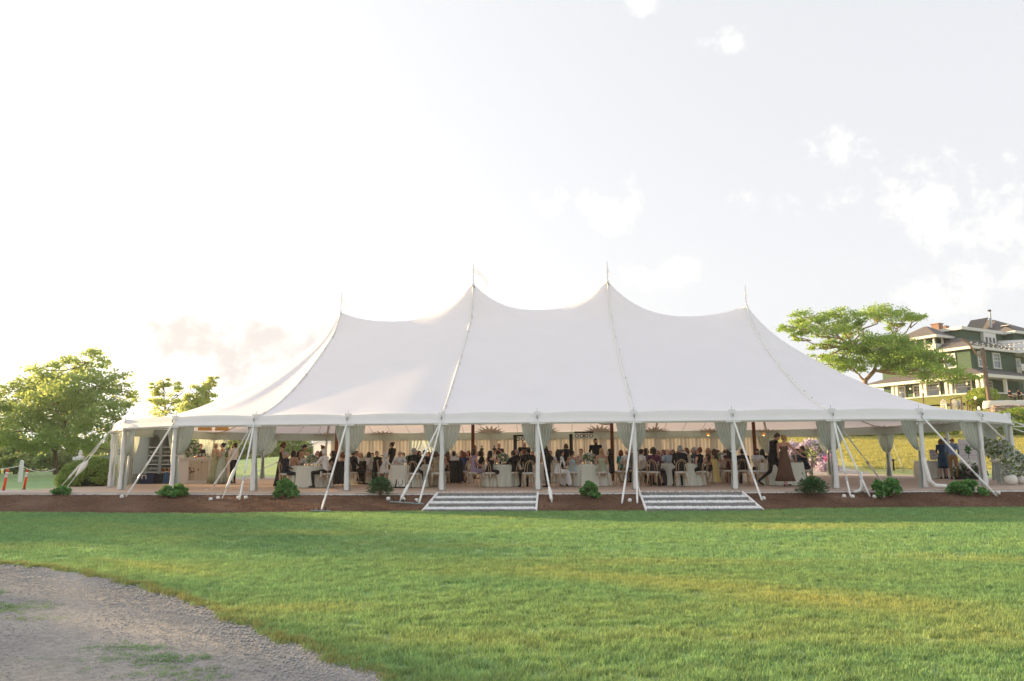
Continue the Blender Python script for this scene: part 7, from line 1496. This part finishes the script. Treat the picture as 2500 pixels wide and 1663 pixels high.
# ================================================================ ground cover: grass blades, gravel, mulch chips
def scatter(name, pts, yaw, scl, protos, kind_label=None):
    """one object: a point cloud that a geometry-nodes group turns into instances of small shared clumps"""
    parts = []
    v = np.asarray(pts, np.float32); sel = rng.integers(0, len(protos), len(v)); me = bpy.data.meshes.new(name); me.vertices.add(len(v)); me.vertices.foreach_set('co', v.ravel())
    a = me.attributes.new('yaw', 'FLOAT', 'POINT'); a.data.foreach_set('value', np.asarray(yaw, np.float32)); a = me.attributes.new('scl', 'FLOAT', 'POINT'); a.data.foreach_set('value', np.asarray(scl, np.float32)); a = me.attributes.new('sel', 'INT', 'POINT'); a.data.foreach_set('value', sel.astype(np.int32)); me.update()
    o = link(name, me); o['kind'] = 'stuff'; ng = bpy.data.node_groups.new(name, 'GeometryNodeTree'); ng.interface.new_socket('Geometry', in_out='INPUT', socket_type='NodeSocketGeometry'); ng.interface.new_socket('Geometry', in_out='OUTPUT', socket_type='NodeSocketGeometry')
    n, l = ng.nodes, ng.links; gi_ = n.new('NodeGroupInput'); go = n.new('NodeGroupOutput'); jn = n.new('GeometryNodeJoinGeometry')
    def attr(nm, t='FLOAT'): q = n.new('GeometryNodeInputNamedAttribute'); q.data_type = t; q.inputs[0].default_value = nm; return q.outputs[0]
    cb = n.new('ShaderNodeCombineXYZ'); l.new(attr('yaw'), cb.inputs[2])
    for i, pr in enumerate(protos):
        oi = n.new('GeometryNodeObjectInfo'); oi.inputs[0].default_value = pr; cp = n.new('FunctionNodeCompare'); cp.data_type = 'INT'; cp.operation = 'EQUAL'; l.new(attr('sel', 'INT'), cp.inputs[2]); cp.inputs[3].default_value = i
        ip = n.new('GeometryNodeInstanceOnPoints'); l.new(gi_.outputs[0], ip.inputs['Points']); l.new(cp.outputs[0], ip.inputs['Selection']); l.new(oi.outputs['Geometry'], ip.inputs['Instance']); l.new(cb.outputs[0], ip.inputs['Rotation']); l.new(attr('scl'), ip.inputs['Scale']); l.new(ip.outputs[0], jn.inputs[0])
    l.new(jn.outputs[0], go.inputs[0]); md = o.modifiers.new('scatter', 'NODES'); md.node_group = ng; return o
def tuft(n, rad, h, w, seed, mt='blade'):
    r_ = np.random.default_rng(seed); a = r_.uniform(0, 6.28, n); q = rad*np.sqrt(r_.uniform(0, 1, n)); bx_, by_ = q*np.cos(a), q*np.sin(a); d = r_.uniform(0, 6.28, n); L_ = h*r_.uniform(.55, 1.25, n); ln = r_.uniform(.1, .75, n); wx, wy = -np.sin(d)*w, np.cos(d)*w; z = np.zeros(n)
    p = lambda t, s: np.stack([bx_+np.cos(d)*L_*ln*t*t+wx*s, by_+np.sin(d)*L_*ln*t*t+wy*s, L_*t*(1-.25*ln*t)], 1)
    v = np.stack([p(0, -1), p(0, 1), p(.55, .8), p(.55, -.8), p(1, .12), p(1, -.12)], 1).reshape(-1, 3); k = np.arange(n)[:, None]*6; f = np.concatenate([k+np.array([[0, 1, 2, 3]]), k+np.array([[3, 2, 4, 5]])])
    o = bpy.data.objects.new('grass_tuft', npmesh('grass_tuft', v, f, M[mt])); return o
def inside_gravel(x, y): return y < np.interp(x, gex, gey)+.05*np.sin(x*9.1)+.035*np.sin(x*23+1) if False else y < np.interp(x, gex, gey)+.05*np.sin(x*9.1)+.035*np.sin(x*23+1)+.02*np.sin(x*51)-.0
lex = [p[0] for p in _le]; ley = [p[1] for p in _le]
def lawn_pts(n, y0, y1, k=1.0):
    D = np.sqrt(rng.uniform((y0-CAM[1])**(2*k), (y1-CAM[1])**(2*k), n)) if k == 1 else (rng.uniform((y0-CAM[1])**k, (y1-CAM[1])**k, n))**(1/k)
    t = rng.uniform(-1.1, 1.15, n); x = CAM[0]+D*(t-.056); y = CAM[1]+D; ok = (y < np.interp(x, lex, ley)-.0+.04*np.sin(x*7)) & ~inside_gravel(x, y); return np.column_stack([x, y, np.full(n, ZL)])[ok]
near = [tuft(30, .055, .040, .0019, s) for s in range(5)]; far = [tuft(22, .09, .045, .0035, s+9) for s in range(4)]
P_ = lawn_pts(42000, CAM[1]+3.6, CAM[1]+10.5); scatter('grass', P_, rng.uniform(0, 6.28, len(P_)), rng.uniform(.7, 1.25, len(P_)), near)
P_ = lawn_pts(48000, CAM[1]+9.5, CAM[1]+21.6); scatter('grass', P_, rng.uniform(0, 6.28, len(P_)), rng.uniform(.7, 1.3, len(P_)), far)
# longer ragged tufts where the lawn meets the gravel, patches growing through the gravel, and the lawn edge at the mulch
xs = rng.uniform(-6, gex[-1], 2600); e_ = np.interp(xs, gex, gey)+.05*np.sin(xs*9.1)+.035*np.sin(xs*23+1)+.03+rng.normal(0, .035, len(xs)); P_ = np.column_stack([xs, e_, np.full(len(xs), ZL)]); scatter('edge_grass', P_, rng.uniform(0, 6.28, len(P_)), rng.uniform(.6, 1.3, len(P_)), near[:2]+[tuft(22, .06, .05, .0019, 60+s, 'dryblade') for s in range(3)])
def patch(px, py, rx, ry, n): c_ = atZ(px, py, ZL); a = rng.uniform(0, 6.28, n); q = np.sqrt(rng.uniform(0, 1, n)); return np.column_stack([c_[0]+rx*q*np.cos(a)+rng.normal(0, .05, n), c_[1]+ry*q*np.sin(a)+rng.normal(0, .05, n), np.full(n, ZL)])
P_ = np.concatenate([patch(20, 1485, .45, .26, 260), patch(90, 1512, .3, .12, 60), patch(300, 1585, .30, .10, 110), patch(370, 1612, .42, .16, 130), patch(430, 1650, .4, .16, 80), patch(240, 1620, .6, .25, 60), patch(620, 1526, .06, .04, 12), patch(-150, 1450, .8, .3, 300)])
scatter('gravel_weeds', P_, rng.uniform(0, 6.28, len(P_)), rng.uniform(.3, .65, len(P_)), near)
xs = rng.uniform(-24, 38, 2600); P_ = np.column_stack([xs, np.interp(xs, lex, ley)+rng.normal(0, .05, len(xs)), np.full(len(xs), ZL)]); scatter('edge_grass', P_, rng.uniform(0, 6.28, len(P_)), rng.uniform(.6, 1.2, len(P_)), far)
def lump(nm, m_, sx, sy, sz, seed):
    r_ = np.random.default_rng(seed); v = np.array([(1, 0, 0), (-1, 0, 0), (0, 1, 0), (0, -1, 0), (0, 0, 1), (0, 0, -1)], float)*(sx, sy, sz)*r_.uniform(.75, 1.2, (6, 3)); f = np.array([(0, 2, 4), (2, 1, 4), (1, 3, 4), (3, 0, 4), (2, 0, 5), (1, 2, 5), (3, 1, 5), (0, 3, 5)])
    return bpy.data.objects.new(nm, npmesh(nm, v, f, M[m_]))
P_ = []
for _ in range(30000):
    D = random.uniform(40, 68); q = random.uniform(-.05, .95); d_ = D*(q-.056); P_.append((CAM[0]+d_, CAM[1]+D, gz(CAM[0]+d_, CAM[1]+D)))
P_ = np.array([p for p in P_ if p[1] > 21 and not (21 < p[0] < 28 and p[1] < 32)]); hb2 = [tuft(16, .22, .10, .012, s+30) for s in range(3)]; scatter('hill_grass', P_, rng.uniform(0, 6.28, len(P_)), rng.uniform(.6, 1.2, len(P_)), hb2)
gs = [lump('gravel_stone', 'gstone', .013, .010, .007, s) for s in range(6)]
n = 80000; D = np.sqrt(rng.uniform(4.3**2, 13**2, n)); t = rng.uniform(-.85, .05, n); x = CAM[0]+D*(t-.056); y = CAM[1]+D; e_ = np.interp(x, gex, gey)+.05*np.sin(x*9.1)+.035*np.sin(x*23+1); dist = e_-y
ok = (dist > -.03) & (rng.uniform(0, 1, n) < np.clip(1.15-np.abs(dist-.25)*.9, .30, 1)); P_ = np.column_stack([x, y, np.full(n, ZL+.012)])[ok]; scatter('gravel_stones', P_, rng.uniform(0, 6.28, len(P_)), rng.uniform(.3, .85, len(P_))*(1+.9*np.exp(-np.maximum(dist[ok], 0)*1.6)), gs)
mc = [lump('mulch_chip', 'chip', .04, .012, .008, s) for s in range(6)]
n = 26000; x = rng.uniform(-14, 32, n); f_ = np.interp(x, lex, ley); b_ = np.array([front_edge(q) for q in x])-.08; tt = rng.uniform(0, 1, n); y = f_+(b_-f_)*tt; z = ZL+(-.075-ZL)*(tt**.8)+.02
ok = np.ones(n, bool)
for a, b, c_, d_ in STAIRS:
    k = 1-tt; ok &= ~((x > a+(c_-a)*k-.05) & (x < b+(d_-b)*k+.05))
P_ = np.column_stack([x, y, z])[ok]; scatter('mulch_chips', P_, rng.uniform(0, 6.28, len(P_)), rng.uniform(.4, 1.3, len(P_)), mc)

# ================================================================ golden evening haze: one closed box of thin air
hz = MB().box((10, 60, 27), (380, 300, 56)).build('haze', bpy.data.materials.new('evening_air')); hz['kind'] = 'stuff'
hm_ = hz.data.materials[0]; hm_.use_nodes = True; hn = hm_.node_tree.nodes; hn.clear(); ho = hn.new('ShaderNodeOutputMaterial'); hv_ = hn.new('ShaderNodeVolumePrincipled')
hv_.inputs['Color'].default_value = (.93, .95, .98, 1); hv_.inputs['Density'].default_value = HAZE; hv_.inputs['Anisotropy'].default_value = .3; hm_.node_tree.links.new(hv_.outputs[0], ho.inputs['Volume'])
